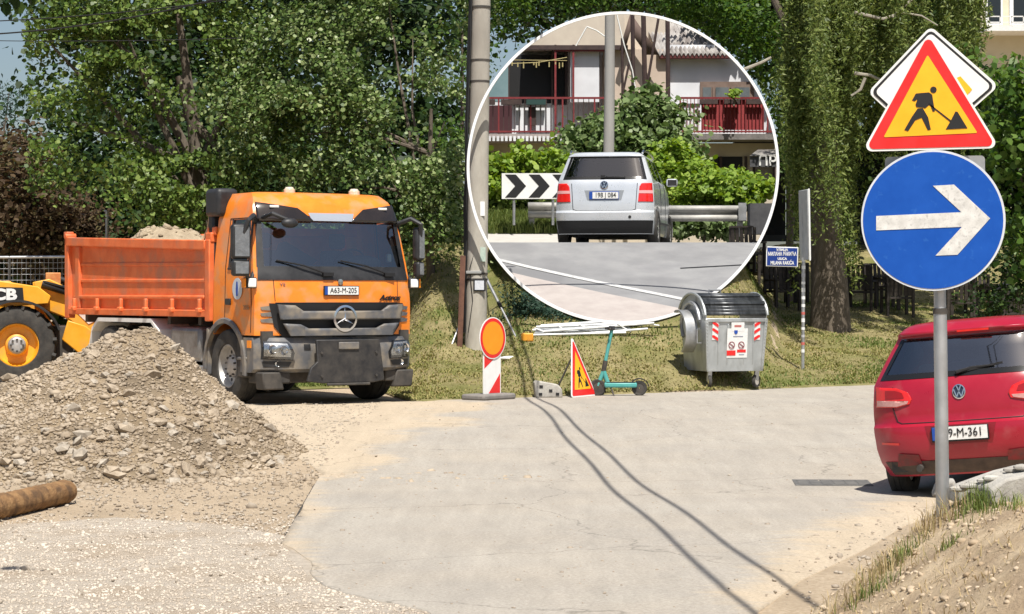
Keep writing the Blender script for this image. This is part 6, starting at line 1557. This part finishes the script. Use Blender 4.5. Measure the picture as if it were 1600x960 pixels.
# black awning wall with white outline emblem
M_awn = mat('black_canvas', (.010, .011, .015), (.02, .021, .027), 3, .75, bump=.01, bscale=2)
AY = 61.0
for px0, px1, y0, y1, dep, lab in ((1150, 1345, 228, 372, 0, 'black canvas awning wall with a white outline emblem behind the willow'), (1340, 1640, 232, 380, .6, 'black canvas awning wall behind the blue disc sign')):
    a = at(px0, y0, AY + dep); b = at(px1, y1, AY + dep)
    aw = thing('awning_wall', lab, 'awning', ((a.x + b.x) / 2, AY + dep, b.z))
    n_ = 5; w_ = (b.x - a.x) / n_
    for k in range(n_):
        mb = MB(); mb.b2((a.x + w_ * k + .01, AY + dep, b.z), (a.x + w_ * (k + 1) - .01, AY + dep + .05, a.z)); mb.build('canvas_panel', M_awn, aw, .01, loc=neg(aw))
    mb = MB(); mb.b2((a.x - .05, AY + dep - .12, a.z), (b.x + .05, AY + dep + 3.5, a.z + .12)); mb.build('awning_roof', M_awn, aw, .02, loc=neg(aw))
    mb = MB(); mb.b2((a.x, AY + dep - .08, b.z - .1), (b.x, AY + dep + .1, b.z + .08)); mb.build('base_rail', mat('dark_grey_rail', (.06, .062, .065), rough=.6), aw, loc=neg(aw))
    em = [[(1234, 254), (1238, 251), (1250, 253), (1262, 253), (1272, 252), (1276, 257)], [(1234, 254), (1236, 260), (1243, 264), (1244, 272), (1250, 281), (1258, 284), (1266, 283), (1270, 278), (1268, 287), (1276, 285)]] if dep == 0 else [[(1545, 270), (1555, 266), (1566, 270), (1575, 272), (1574, 280), (1562, 283), (1550, 281), (1545, 270)]]
    for ln in em:
        mb = MB(); mb.tube([at(x, y, AY + dep - .02) for x, y in ln], .028, 6); mb.build('emblem_line', M_swhite, aw, loc=neg(aw))
    if dep == 0: text('emblem_lettering', 'To', .20, M_swhite, aw, at(1269, 261, AY - .03) - aw.location, (R(90), 0, 0), .004, shear=.2)
    else:
        text('emblem_lettering', 'To', .2, M_swhite, aw, at(1560, 276, AY + dep - .03) - aw.location, (R(90), 0, 0), .004, shear=.2)
# cream apartment building at the upper right
M_cream = mat('cream_render', (.60, .53, .38), (.66, .60, .45), 2, .9)
BY = 76.0
def bb(x0, y0, x1, y1, d0, d1): a = at(x0, y0, BY); b = at(x1, y1, BY); return MB().b2((a.x, BY + d0, a.z), (b.x, BY + d1, b.z))
bl = thing('apartment_building', 'cream apartment building with white balcony at the upper right corner', 'building', tuple(at(1620, 480, BY)))
bb(1532, -60, 1800, 480, 0, 8).build('wall', M_cream, bl, loc=neg(bl))
w1 = bb(1540, -5, 1566, 40, -.06, .02).build('window', M_white, bl, loc=neg(bl)); bb(1543, -3, 1563, 36, -.08, -.05).build('pane', M_darkglass, w1)
w1 = bb(1577, -20, 1640, 40, -.06, .02).build('window', M_white, bl, loc=neg(bl)); bb(1583, -20, 1605, 36, -.08, -.05).build('pane', M_darkglass, w1)
sl = bb(1526, 48, 1800, 56, -1.4, .05).build('balcony_slab', M_white, bl, loc=neg(bl))
for y in (33, 42): bb(1528, y, 1800, y + 1.6, -1.4, -1.35).build('balcony_rail', M_white, bl, loc=neg(bl))
for x in range(1530, 1640, 18): bb(x, 33, x + 1.5, 50, -1.4, -1.35).build('baluster', M_white, bl, loc=neg(bl))
# ------------------------------------------------------------------ the roadside view inside the white ring
rcen = at(CX, CY, RY); rrad = CR / FPX * RY
ring = MB()
ring.lathe([(rrad - .022, -.03), (rrad + .022, -.03), (rrad + .026, 0), (rrad + .022, .03), (rrad - .022, .03), (rrad - .026, 0)], rcen, (0, 1, 0), 160, True)
o = ring.build('round_frame', mat('frame_white', (.86, .86, .86), rough=.5), smooth=60)
tag(o, 'thin white circular frame around the raised road with the silver minivan', 'frame')

def cadd(name, mb, m, par=None, smooth=40, bevel=0):
    me = clip(mb); me.name = name
    if not len(me.vertices): return None
    if par is None: L_ = None
    elif par.parent is None: L_ = neg(par)
    else: L_ = (0, 0, 0)
    return link(name, me, m, par, bevel, smooth, L_)
M_iroad = mat('grey_asphalt', (.20, .20, .205), (.25, .25, .25), 2, .9, bump=.004, bscale=60, c3=(.17, .17, .175), s3=.8)
M_iside = mat('pink_pavement', (.34, .30, .28), (.40, .36, .335), 3, .9, bump=.004, bscale=50)
def sheet(pxpoly_fn, Ys, x0f, x1f, dz, n=40):
    mb = MB(); V = []; 
    for Y in Ys:
        for i in range(n + 1):
            t = i / n; px = x0f(Y) * (1 - t) + x1f(Y) * t; X = (px - 800) / FPX * Y; V.append((X, Y, float(zi(Y)) + dz))
    F_ = [(j * (n + 1) + i, j * (n + 1) + i + 1, (j + 1) * (n + 1) + i + 1, (j + 1) * (n + 1) + i) for j in range(len(Ys) - 1) for i in range(n)]
    return mb.add(V, F_)
Ys = [RY + .02] + list(np.arange(RY + .25, 42.2, .25)) + [43, 44, 46, 48]
tag(cadd('upper_road', sheet(None, Ys, lambda Y: 700, lambda Y: 1240, 0), M_iroad), None, None, kind='structure')
tag(cadd('upper_ground', sheet(None, [48, 50, 52, 56, 62], lambda Y: 700, lambda Y: 1240, -.01), M_bank), None, None, kind='structure')
# pavement in front of the painted line, laid as a sheet on the road
def py_to_Y(py):
    lo, hi = 34.0, 41.5
    for _ in range(40):
        m = (lo + hi) / 2; y = HOR - FPX * (float(zi(m)) - EYE) / m
        if y > py: lo = m
        else: hi = m
    return (lo + hi) / 2
def on_road(px, py, dz=.006): Y = py_to_Y(py); return Vector(((px - 800) / FPX * Y, Y, float(zi(Y)) + dz))
line = [(740, 394), (780, 405), (830, 417), (880, 428), (940, 441), (1000, 453), (1060, 465), (1110, 475), (1160, 484)]
def band(off0, off1, dz):
    mb = MB(); V = []
    for x, y in line: V += [on_road(x, min(y + off0, 506), dz), on_road(x, min(y + off1, 506), dz)]
    return mb.add(V, [(2 * i, 2 * i + 1, 2 * i + 3, 2 * i + 2) for i in range(len(line) - 1)])
tag(cadd('road_line', band(0, 4.0, .012), mat('worn_line', (.55, .55, .54), (.36, .36, .36), 14, .8)), None, None, kind='structure')
mb = MB(); V = []
for k in range(6):
    for x, y in line:
        yy = min(y + 17 + 16 * k * (1 if k < 5 else 2), 506); V.append(on_road(x, yy, .008))
n_ = len(line); mb.add(V, [(k * n_ + i, k * n_ + i + 1, (k + 1) * n_ + i + 1, (k + 1) * n_ + i) for k in range(5) for i in range(n_ - 1)])
tag(cadd('pavement', mb, M_iside), None, None, kind='structure')
mb = MB(); mb.add([on_road(1063, 419), on_road(1175, 413), on_road(1175, 414.5), on_road(1063, 420.5)], [(0, 1, 2, 3)])
tag(cadd('road_crack', mb, M_ink), None, None, kind='structure')
# far pavement strip on the left
mb = MB(); mb.add([at(700, 381, 45.0), at(885, 381, 45.0), at(885, 366, 47.2), at(700, 366, 47.2)], [(0, 1, 2, 3)]); mb.add([at(700, 366, 47.2), at(885, 366, 47.2), at(885, 335, 49.5), at(700, 335, 49.5)], [(0, 1, 2, 3)])
tag(cadd('far_pavement', mb, mat('pale_pavement', (.42, .40, .36), (.48, .46, .42), 4, .9)), None, None, kind='structure')

# chevron board
cv = thing('chevron_board', 'white road board with black chevrons left of the silver minivan', 'sign', tuple(at(830, 365, 46.8)))
def ib(x0, y0, x1, y1, Y, d=.05): a = at(x0, y0, Y); b = at(x1, y1, Y); return MB().b2((a.x, Y, a.z), (b.x, Y + d, b.z))
bo = cadd('board', ib(784, 271, 884, 311, 46.8, .03), M_swhite, cv)
for k in range(3):
    x = 789 + 37 * k; pts = [(x, 273), (x + 17, 273), (x + 33, 291), (x + 17, 309), (x, 309), (x + 16, 291)]
    mb = MB(); mb.prism([(at(a, b, 46.8).x, at(a, b, 46.8).z) for a, b in pts][::-1], (0, 46.797, 0), (1, 0, 0), (0, 0, 1), .003); cadd('chevron', mb, M_ink, bo, 0)
cadd('post', MB().tube([at(803, 312, 46.85), at(803, 352, 46.85)], .03, 8), M_galv, cv)
cadd('post', MB().tube([at(864, 312, 46.85), at(864, 352, 46.85)], .03, 8), M_galv, cv)
# guardrails
M_rail = mat('weathered_rail', (.34, .33, .31), (.46, .45, .42), 5, .6, metal=.2)
def guard(x0, x1, y0, Y, label, posts):
    g = thing('guardrail', label, 'guardrail', tuple(at((x0 + x1) / 2, y0 + 45, Y)), 0, 'guardrail pieces beside the upper road')
    s_ = FPX / Y; a = at(x0, y0, Y); b = at(x1, y0, Y); top = a.z; mb = MB()
    prof = [(0, 0), (-.07, -.03), (-.07, -.10), (0, -.14), (0, -.19), (-.07, -.23), (-.07, -.30), (0, -.33)]
    mb.add([(X, Y + q[0], top + q[1]) for X in (a.x, b.x) for q in prof], [(i, i + 1, i + 9, i + 8) for i in range(7)])
    solid(cadd('beam', mb, M_rail, g, 30), .01)
    for px in posts: cadd('post', ib(px, y0 + 3, px + 9, y0 + 48, Y + .02, .1), M_rail, g)
    return g
guard(1030, 1166, 322, 47.2, 'weathered steel guardrail right of the silver minivan', (1042, 1152))
g_ = guard(825, 900, 317, 47.3, 'short weathered guardrail piece left of the silver minivan', (826,))
mb = MB(); a = at(1160, 331, 47.05); mb.box(a, (.17, .02, .38)); cadd('rail_end_plate', mb, M_galv, g_ if False else bpy.data.objects['guardrail'])
bk_ = thing('dark_block', 'dark grey concrete block at the end of the guardrail', 'concrete block', tuple(at(1192, 366, 46.7)))
cadd('block_body', ib(1172, 318, 1240, 366, 46.7, .6), mat('dark_concrete', (.055, .055, .06), (.09, .09, .095), 5, .9, bump=.004), bk_)

# hedges, vine and fig tree
def bush(label, base, lobes, n, leaf, mname, **k): return tree(label, base, lobes, n, leaf, mname, cat=k.pop('cat', 'hedge'), name=k.pop('name', 'hedge'), group=None, limbs=False, trunk=.03, keepin=True, **k)
bush('dark-footed green hedge behind the chevron board', (780, 350, 49.5), [(760, 290, 49.5, 45, 45), (820, 300, 50, 60, 45), (745, 320, 49.3, 30, 30)], 9000, .105, 'linden', clump=16, sig=.08)
bush('sunlit yellow-green creeper on top of the hedge above the chevron board', (820, 300, 49.4), [(755, 275, 49, 32, 22), (815, 258, 49.4, 40, 14), (860, 256, 49.4, 26, 16), (812, 242, 49.4, 8, 12)], 3800, .12, 'vine', clump=12, sig=.07, cat='creeper', name='creeper')
bush('bright green vine hedge spilling over the guardrail right of the minivan', (1130, 340, 49), [(1075, 285, 49, 40, 30), (1130, 292, 49.2, 48, 22), (1180, 305, 49, 32, 14), (1055, 262, 49.5, 24, 22), (1110, 300, 48.6, 60, 22)], 12000, .11, 'vine', clump=14, sig=.07)
bush('low leafy weeds under the right guardrail', (1100, 372, 48.0), [(1070, 355, 48.0, 28, 16), (1110, 358, 48.1, 30, 14), (1150, 358, 48.0, 24, 14)], 2600, .10, 'fig', clump=10, sig=.05, cat='weeds', name='weeds')
bush('broad leafy fig tree in front of the balcony house', (980, 330, 52), [(1015, 185, 52, 34, 28), (970, 205, 52, 42, 26), (1035, 220, 52, 28, 22), (915, 215, 52.3, 28, 16), (1000, 240, 51.6, 54, 22), (895, 245, 52, 26, 12), (1016, 158, 52, 14, 14)], 8500, .135, 'fig', clump=9, sig=.11, cat='tree', name='fig_tree')
n = 9000
Xp = rng.uniform(-1.6, 1.1, n); Yp = rng.uniform(47.2, 48.6, n); P = np.stack([Xp, Yp, 3.05 + .26 * (Yp - 47.2)], -1)
P = P[in_cone(P + np.array([0, 0, .1]), 236)]
tag(blade_obj('roadside_grass', blades(P, .28, .012, .9), M_green), 'tall roadside grass below the chevron board', 'grass', kind='stuff')

# ------------------------------------------------------------------ balcony house
HY_ = 59.6
M_bei = mat('beige_render', (.52, .45, .37), (.58, .51, .42), 2, .9, c3=(.46, .40, .33), s3=.8)
M_wht = mat('white_render', (.70, .72, .76), (.78, .79, .82), 2, .9, c3=(.62, .63, .66), s3=.9)
M_teal2 = mat('teal_render', (.14, .23, .25), (.18, .27, .29), 2, .9)
M_redm = mat('oxblood_metal', (.16, .018, .022), (.22, .03, .032), 6, .55)
M_redcl = mat('red_cloth', (.26, .03, .035), (.34, .05, .05), 4, .8, stretch=(6, 1, 1), bump=.01, bscale=6)
M_dkm = mat('brown_metal', (.035, .02, .02), (.06, .035, .03), 6, .6)
hs_ = thing('balcony_house', 'old two-storey house with red balcony railings behind the fig tree', 'house', tuple(at(973, 380, HY_)))
def hb(name, x0, y0, x1, y1, d0, d1, m, par=None, bevel=0):
    a = at(x0, y0, HY_); b = at(x1, y1, HY_); mb = MB().b2((a.x, HY_ + d0, a.z), (b.x, HY_ + d1, b.z)); return cadd(name, mb, m, par or hs_, 40)
hb('ground_floor_wall', 700, 224, 1250, 400, 0, .3, M_bei)
hb('back_wall', 700, 60, 944, 222, 1.3, 1.5, M_wht)
hb('gable_wall', 700, -20, 975, 74, -.3, 1.4, M_bei)
hb('upper_wall', 944, -20, 1050, 82, .8, 1.2, M_bei)
hb('lintel_beam', 790, 73, 980, 80, -.34, -.2, M_dkm)
hb('side_panel', 700, 92, 794, 158, .2, .4, M_teal2)
dk = hb('loggia_shade_box', 795, 80, 886, 158, .95, 1.28, M_ink)  # black box paints the shade inside the loggia
hb('opening_frame', 884, 78, 888, 158, .5, 1.2, M_dkm); hb('opening_frame', 862, 78, 865, 158, .6, 1.2, M_dkm); hb('opening_frame', 792, 78, 796, 158, .8, 1.2, M_dkm)
hb('white_panel', 891, 82, 936, 160, -.1, .1, M_wht)
for x in (866, 894): hb('porch_post', x, 72, x + 3, 212, -.3, -.24, M_redm)
hb('porch_rail', 865, 78, 946, 82, -.3, -.22, M_redm)
hb('pipe', 934, 20, 937, 180, .0, .08, M_dkm)
hb('tower_wall', 944, 78, 1046, 230, -.1, 1.4, mat('peach_render', (.50, .40, .32), (.56, .46, .38), 2, .9))
hb('right_wall', 1046, 70, 1250, 215, .05, .3, M_wht)
hb('balcony_floor', 700, 213, 945, 219, -.9, 1.3, mat('slab_grey', (.30, .26, .25), (.36, .32, .30), 3, .9))
for k in range(24): hb('fringe_tile', 738 + k * 6.4, 217, 742 + k * 6.4, 224.5, -.96, -.9, M_wht)
hb('balcony_floor', 1046, 213, 1250, 222, -.9, .2, mat('slab_dark', (.14, .13, .125), (.22, .20, .19), 4, .9, bump=.01))
# railings
def railing(x0, x1, step, label):
    r_ = hb('railing_top', x0, 156.5, x1, 159.5, -.92, -.86, M_redm)
    hb('railing_bottom', x0, 208.5, x1, 211, -.92, -.86, M_redm)
    x = x0 + step / 2; k = 0
    while x < x1 - 1:
        w_ = 2.4 if k % 6 == 0 else 1.1
        hb('baluster', x, 158, x + w_, 212, -.915, -.875, M_redm if w_ > 2 or x > 950 else M_dkm); x += step; k += 1
railing(725, 946, 8.2, ''); railing(1055, 1216, 5.6, '')
hb('balcony_panel', 755, 164, 800, 208, .2, .25, mat('dark_red_door', (.05, .012, .016), rough=.6)); hb('balcony_panel', 1092, 160, 1187, 207, -.84, -.82, M_redcl)
for x0, x1, m_ in ((750, 774, 0), (783, 815, 1), (822, 852, 2)):
    pl_ = hb('planter', x0, 161, x1, 169, -1.08, -.94, mat('planter_green', (.015, .05, .045), rough=.6) if m_ == 2 else M_dkm)
for x0, x1 in ((1088, 1116), (1126, 1150), (1160, 1186)): hb('planter', x0, 161, x1, 168, -1.05, -.94, M_dkm)
hb('parapet_board', 806, 166, 862, 209, -.80, -.77, M_wht); hb('parapet_board', 730, 166, 752, 209, -.80, -.77, M_wht)
hb('parapet_board', 1060, 166, 1090, 209, -.80, -.77, M_wht)
hb('scroll_panel', 825, 172, 836, 200, -.90, -.89, M_dkm)
# wooden window with three panes
wf_ = hb('window', 1094, 128, 1178, 157, -.02, .06, mat('weathered_wood', (.16, .11, .085), (.22, .16, .13), 5, .8))
for x0, x1 in ((1098, 1111), (1118, 1138), (1148, 1171)): hb('pane', x0, 137, x1, 156, -.05, -.01, mat('pane_glass', (.10, .12, .13), (.16, .18, .19), 3, .12, spec=.8), wf_)
hb('mullion', 1113, 136, 1116, 157, -.06, -.01, MATS['weathered_wood'], wf_); hb('mullion', 1142, 136, 1145, 157, -.06, -.01, MATS['weathered_wood'], wf_)
# corrugated roof
mb = MB(); n_ = 150
top = [(990 + (1150 - 990) * t, 12 + 0 * t) for t in (0, 1)]
V = []
for i in range(n_ + 1):
    t = i / n_; w_ = .05 * math.cos(i * 2 * math.pi / 5)
    a = at(1028 + (1230 - 1028) * t, 86, HY_ - .3); b = at(990 + (1190 - 990) * t, 2, HY_ + 2.6)
    V += [a + Vector((0, 0, w_)), b + Vector((0, 0, w_))]
mb.add(V, [(2 * i, 2 * i + 1, 2 * i + 3, 2 * i + 2) for i in range(n_)])
solid(cadd('corrugated_roof', mb, mat('fibre_cement', (.26, .24, .23), (.42, .40, .38), 3, .9, c3=(.15, .13, .12), s3=2, bump=.01, stretch=(2, 1, 1)), hs_, 40), .015)
hb('roof_fascia', 1030, 88, 1240, 93, -.28, -.1, mat('oxblood_dark', (.09, .015, .015), rough=.6))
mb = MB(); mb.add([at(968, 78, HY_ - .5), at(985, 20, HY_ - .5), at(1030, 86, HY_ - .5), at(1010, 86, HY_ - .5), at(985, 50, HY_ - .5), at(975, 84, HY_ - .5)], [(0, 1, 4, 5), (1, 2, 3, 4)]); solid(cadd('barge_board', mb, mat('soffit_brown', (.12, .08, .065), rough=.8), hs_), .05)
# ground-floor opening: its inner shade is a flat black plate
mb = MB(); P2 = [(1108, 285), (1108, 254), (1112, 247), (1122, 245), (1160, 245), (1160, 285)]; mb.prism([(at(a, b, HY_).x, at(a, b, HY_).z) for a, b in P2][::-1], (0, HY_ - .004, 0), (1, 0, 0), (0, 0, 1), .004); cadd('arch_shade_plate', mb, M_ink, hs_, 0)
for x in (1124, 1163): hb('door_frame', x, 245, x + 4, 290, -.1, -.01, M_dkm)
# small kiosk with a white-lettered panel
kk = thing('kiosk', 'small dark kiosk sign panel with white letters at the right rim', 'kiosk', tuple(at(1200, 300, 57)))
def kb(name, x0, y0, x1, y1, Y, d, m): return cadd(name, ib(x0, y0, x1, y1, Y, d), m, kk)
pn_ = kb('sign_panel', 1172, 243, 1250, 261, 56.6, .1, mat('panel_dark', (.06, .06, .065), (.09, .09, .095), 6, .7))
kb('kiosk_wall', 1177, 261, 1250, 300, 57.0, .2, mat('kiosk_beige', (.28, .24, .20), (.34, .30, .26), 5, .8))
mb = MB(); mb.add([at(1172, 243, 56.55), at(1250, 243, 56.55), at(1250, 234, 57.4), at(1184, 234, 57.4)], [(0, 1, 2, 3)]); solid(cadd('kiosk_roof', mb, mat('pale_thatch', (.36, .34, .31), (.16, .15, .14), 14, .9, bump=.02, bscale=30), kk), .03)
for x in (1176, 1208): kb('kiosk_post', x, 261, x + 4, 310, 56.9, .06, M_dkm)
tm = text_mesh('ПРА', .36, .004, bold=.008); c = at(1207, 252, 56.56)
for v in tm.vertices: v.co = Vector((v.co.x + c.x, c.y - v.co.z, v.co.y + c.z))
cadd('lettering', tm, M_swhite, kk, 0)
# poles in front of the house
ip_ = thing('street_pole', 'tall grey street pole in front of the fig tree inside the ring', 'pole', tuple(at(952, 260, 46.8)))
cadd('shaft', MB().tube([at(951, 250, 46.8), at(952.5, 130, 46.8), at(953, 0, 46.8)], [.118, .112, .105], 16), mat('pole_grey', (.27, .26, .245), (.33, .32, .30), 4, .85, stretch=(1, 1, .3)), ip_)
for k, (x0, y0, x1, y1, r_, lab) in enumerate(((988, 10, 990, 165, .055, 'thick dark steel mast left of the corrugated roof'), (1005, 10, 1008, 150, .065, 'dark steel mast crossing the roof edge'), (1029, 28, 1010, 140, .035, 'slanting dark steel strut leaning on the masts'), (1043, 30, 1044, 155, .06, 'dark steel mast at the corner of the white wall'), (972, 60, 973, 175, .035, 'thin grey mast beside the concrete street pole'), (985, 90, 968, 170, .03, 'thin slanting bar low between the masts'))):
    o = cadd('steel_mast', MB().tube([at(x0, y0, 57.6), at(x1, y1, 57.6)], r_, 8), M_dkm); tag(o, lab, 'mast', 'steel masts by the house')
for k, (pts, lab) in enumerate((([(917, 42), (900, 72)], 'white wire stay sloping left below the gable'), ([(917, 42), (932, 48), (946, 58)], 'white wire stay sloping right below the gable'), ([(963, 20), (975, 70), (988, 110), (993, 140)], 'long white cable hanging between pole and masts'))):
    o = cadd('white_wire', MB().tube([at(x, y, 57.0) for x, y in pts], .018, 6), M_swhite); tag(o, lab, 'wire', 'white wires by the house')
cl = thing('washing_line', 'thin washing line with pegs across the dark loggia opening', 'washing line', tuple(at(840, 95, 58.4)))
cadd('line', MB().tube([at(790, 100, 58.4), at(840, 98, 58.4), at(886, 90, 58.4)], .010, 5), mat('yellow_cord', (.5, .42, .2), rough=.7), cl)
cadd('line', MB().tube([at(790, 94, 58.4), at(886, 95, 58.4)], .008, 5), MATS['yellow_cord'], cl)
for x in (800, 809, 818, 834, 838, 842, 858, 868, 874, 879): cadd('peg', MB().tube([at(x, 94 + (x % 5), 58.38), at(x, 101 + (x % 7), 58.38)], .016, 4), MATS['yellow_cord'], cl)
pot = bush('small yellow-green pot plant on the right balcony rail', (1146, 160, 58.3), [(1146, 146, 58.3, 4, 11)], 160, .08, 'vine', clump=6, sig=.025, cat='plant', name='pot_plant')
# seated person at the terrace, seen over the bush
pq = at(1574, 425, 45.2); pz_ = gz(pq.x, 45.2)
ps_ = thing('person', 'person in dark clothes sitting at the terrace edge right of the blue disc', 'person', (pq.x, 45.2, pz_), R(200))
def skin_mesh(name, joints, edges, m, parent):
    me = bpy.data.meshes.new(name); me.from_pydata([j[0] for j in joints], edges, [])
    o = bpy.data.objects.new(name, me); C.objects.link(o); o.parent = parent; me.materials.append(m)
    sk = o.modifiers.new('skin', 'SKIN'); sk.use_smooth_shade = True
    lay = me.attributes.get('skin_radius')
    sv = me.skin_vertices[0] if len(me.skin_vertices) else None
    if sv:
        for i, j in enumerate(joints): sv.data[i].radius = (j[1], j[2]); sv.data[i].use_root = (i == 0)
    s2_ = o.modifiers.new('sub', 'SUBSURF'); s2_.levels = 2; s2_.render_levels = 2
    return o
J = [((0, 0, .50), .16, .13), ((0, 0, .70), .15, .11), ((0, -.02, .92), .18, .11), ((0, -.03, 1.03), .06, .06), ((0, -.05, 1.12), .055, .06),
     ((-.20, -.03, .97), .06, .06), ((-.26, -.10, .72), .05, .05), ((-.18, -.34, .68), .038, .038), ((.20, -.03, .97), .06, .06), ((.26, -.10, .72), .05, .05), ((.18, -.34, .68), .038, .038),
     ((-.11, -.10, .50), .09, .09), ((-.13, -.48, .50), .07, .07), ((-.13, -.50, .10), .05, .05), ((-.13, -.62, .04), .045, .04), ((.11, -.10, .50), .09, .09), ((.13, -.48, .50), .07, .07), ((.13, -.50, .10), .05, .05), ((.13, -.62, .04), .045, .04)]
Ed = [(0, 1), (1, 2), (2, 3), (3, 4), (2, 5), (5, 6), (6, 7), (2, 8), (8, 9), (9, 10), (0, 11), (11, 12), (12, 13), (13, 14), (0, 15), (15, 16), (16, 17), (17, 18)]
skin_mesh('body', J, Ed, mat('dark_clothes', (.012, .013, .018), (.025, .026, .032), 9, .9), ps_)
M_skin = mat('skin', (.45, .26, .18), (.50, .30, .21), 10, .6)
mb = MB(); mb.sphere((0, -.06, 1.20), .10, 14, 10, (.8, .95, 1.2)); mb.sphere((0, -.158, 1.19), .018, 6, 5, (.8, 1, 1.4)); mb.build('head', M_skin, ps_)
mb = MB(); mb.sphere((0, -.035, 1.235), .108, 14, 10, (.86, 1.0, 1.05)); mb.build('hair', mat('dark_hair', (.012, .009, .007), rough=.6), ps_)
for s in (-1, 1):
    mb = MB(); mb.sphere((s * .17, -.39, .67), .035, 8, 6, (.9, 1.3, .6))
    for k in range(4): mb.tube([(s * .17 + (k - 1.5) * .017, -.42, .67), (s * .17 + (k - 1.5) * .018, -.47 - .01 * (k in (1, 2)), .66), (s * .17 + (k - 1.5) * .016, -.495, .645)], [.0085, .008, .006], 6)
    mb.tube([(s * .14, -.40, .67), (s * .115, -.435, .665), (s * .11, -.455, .66)], [.010, .009, .007], 6); mb.build('hand', M_skin, ps_)
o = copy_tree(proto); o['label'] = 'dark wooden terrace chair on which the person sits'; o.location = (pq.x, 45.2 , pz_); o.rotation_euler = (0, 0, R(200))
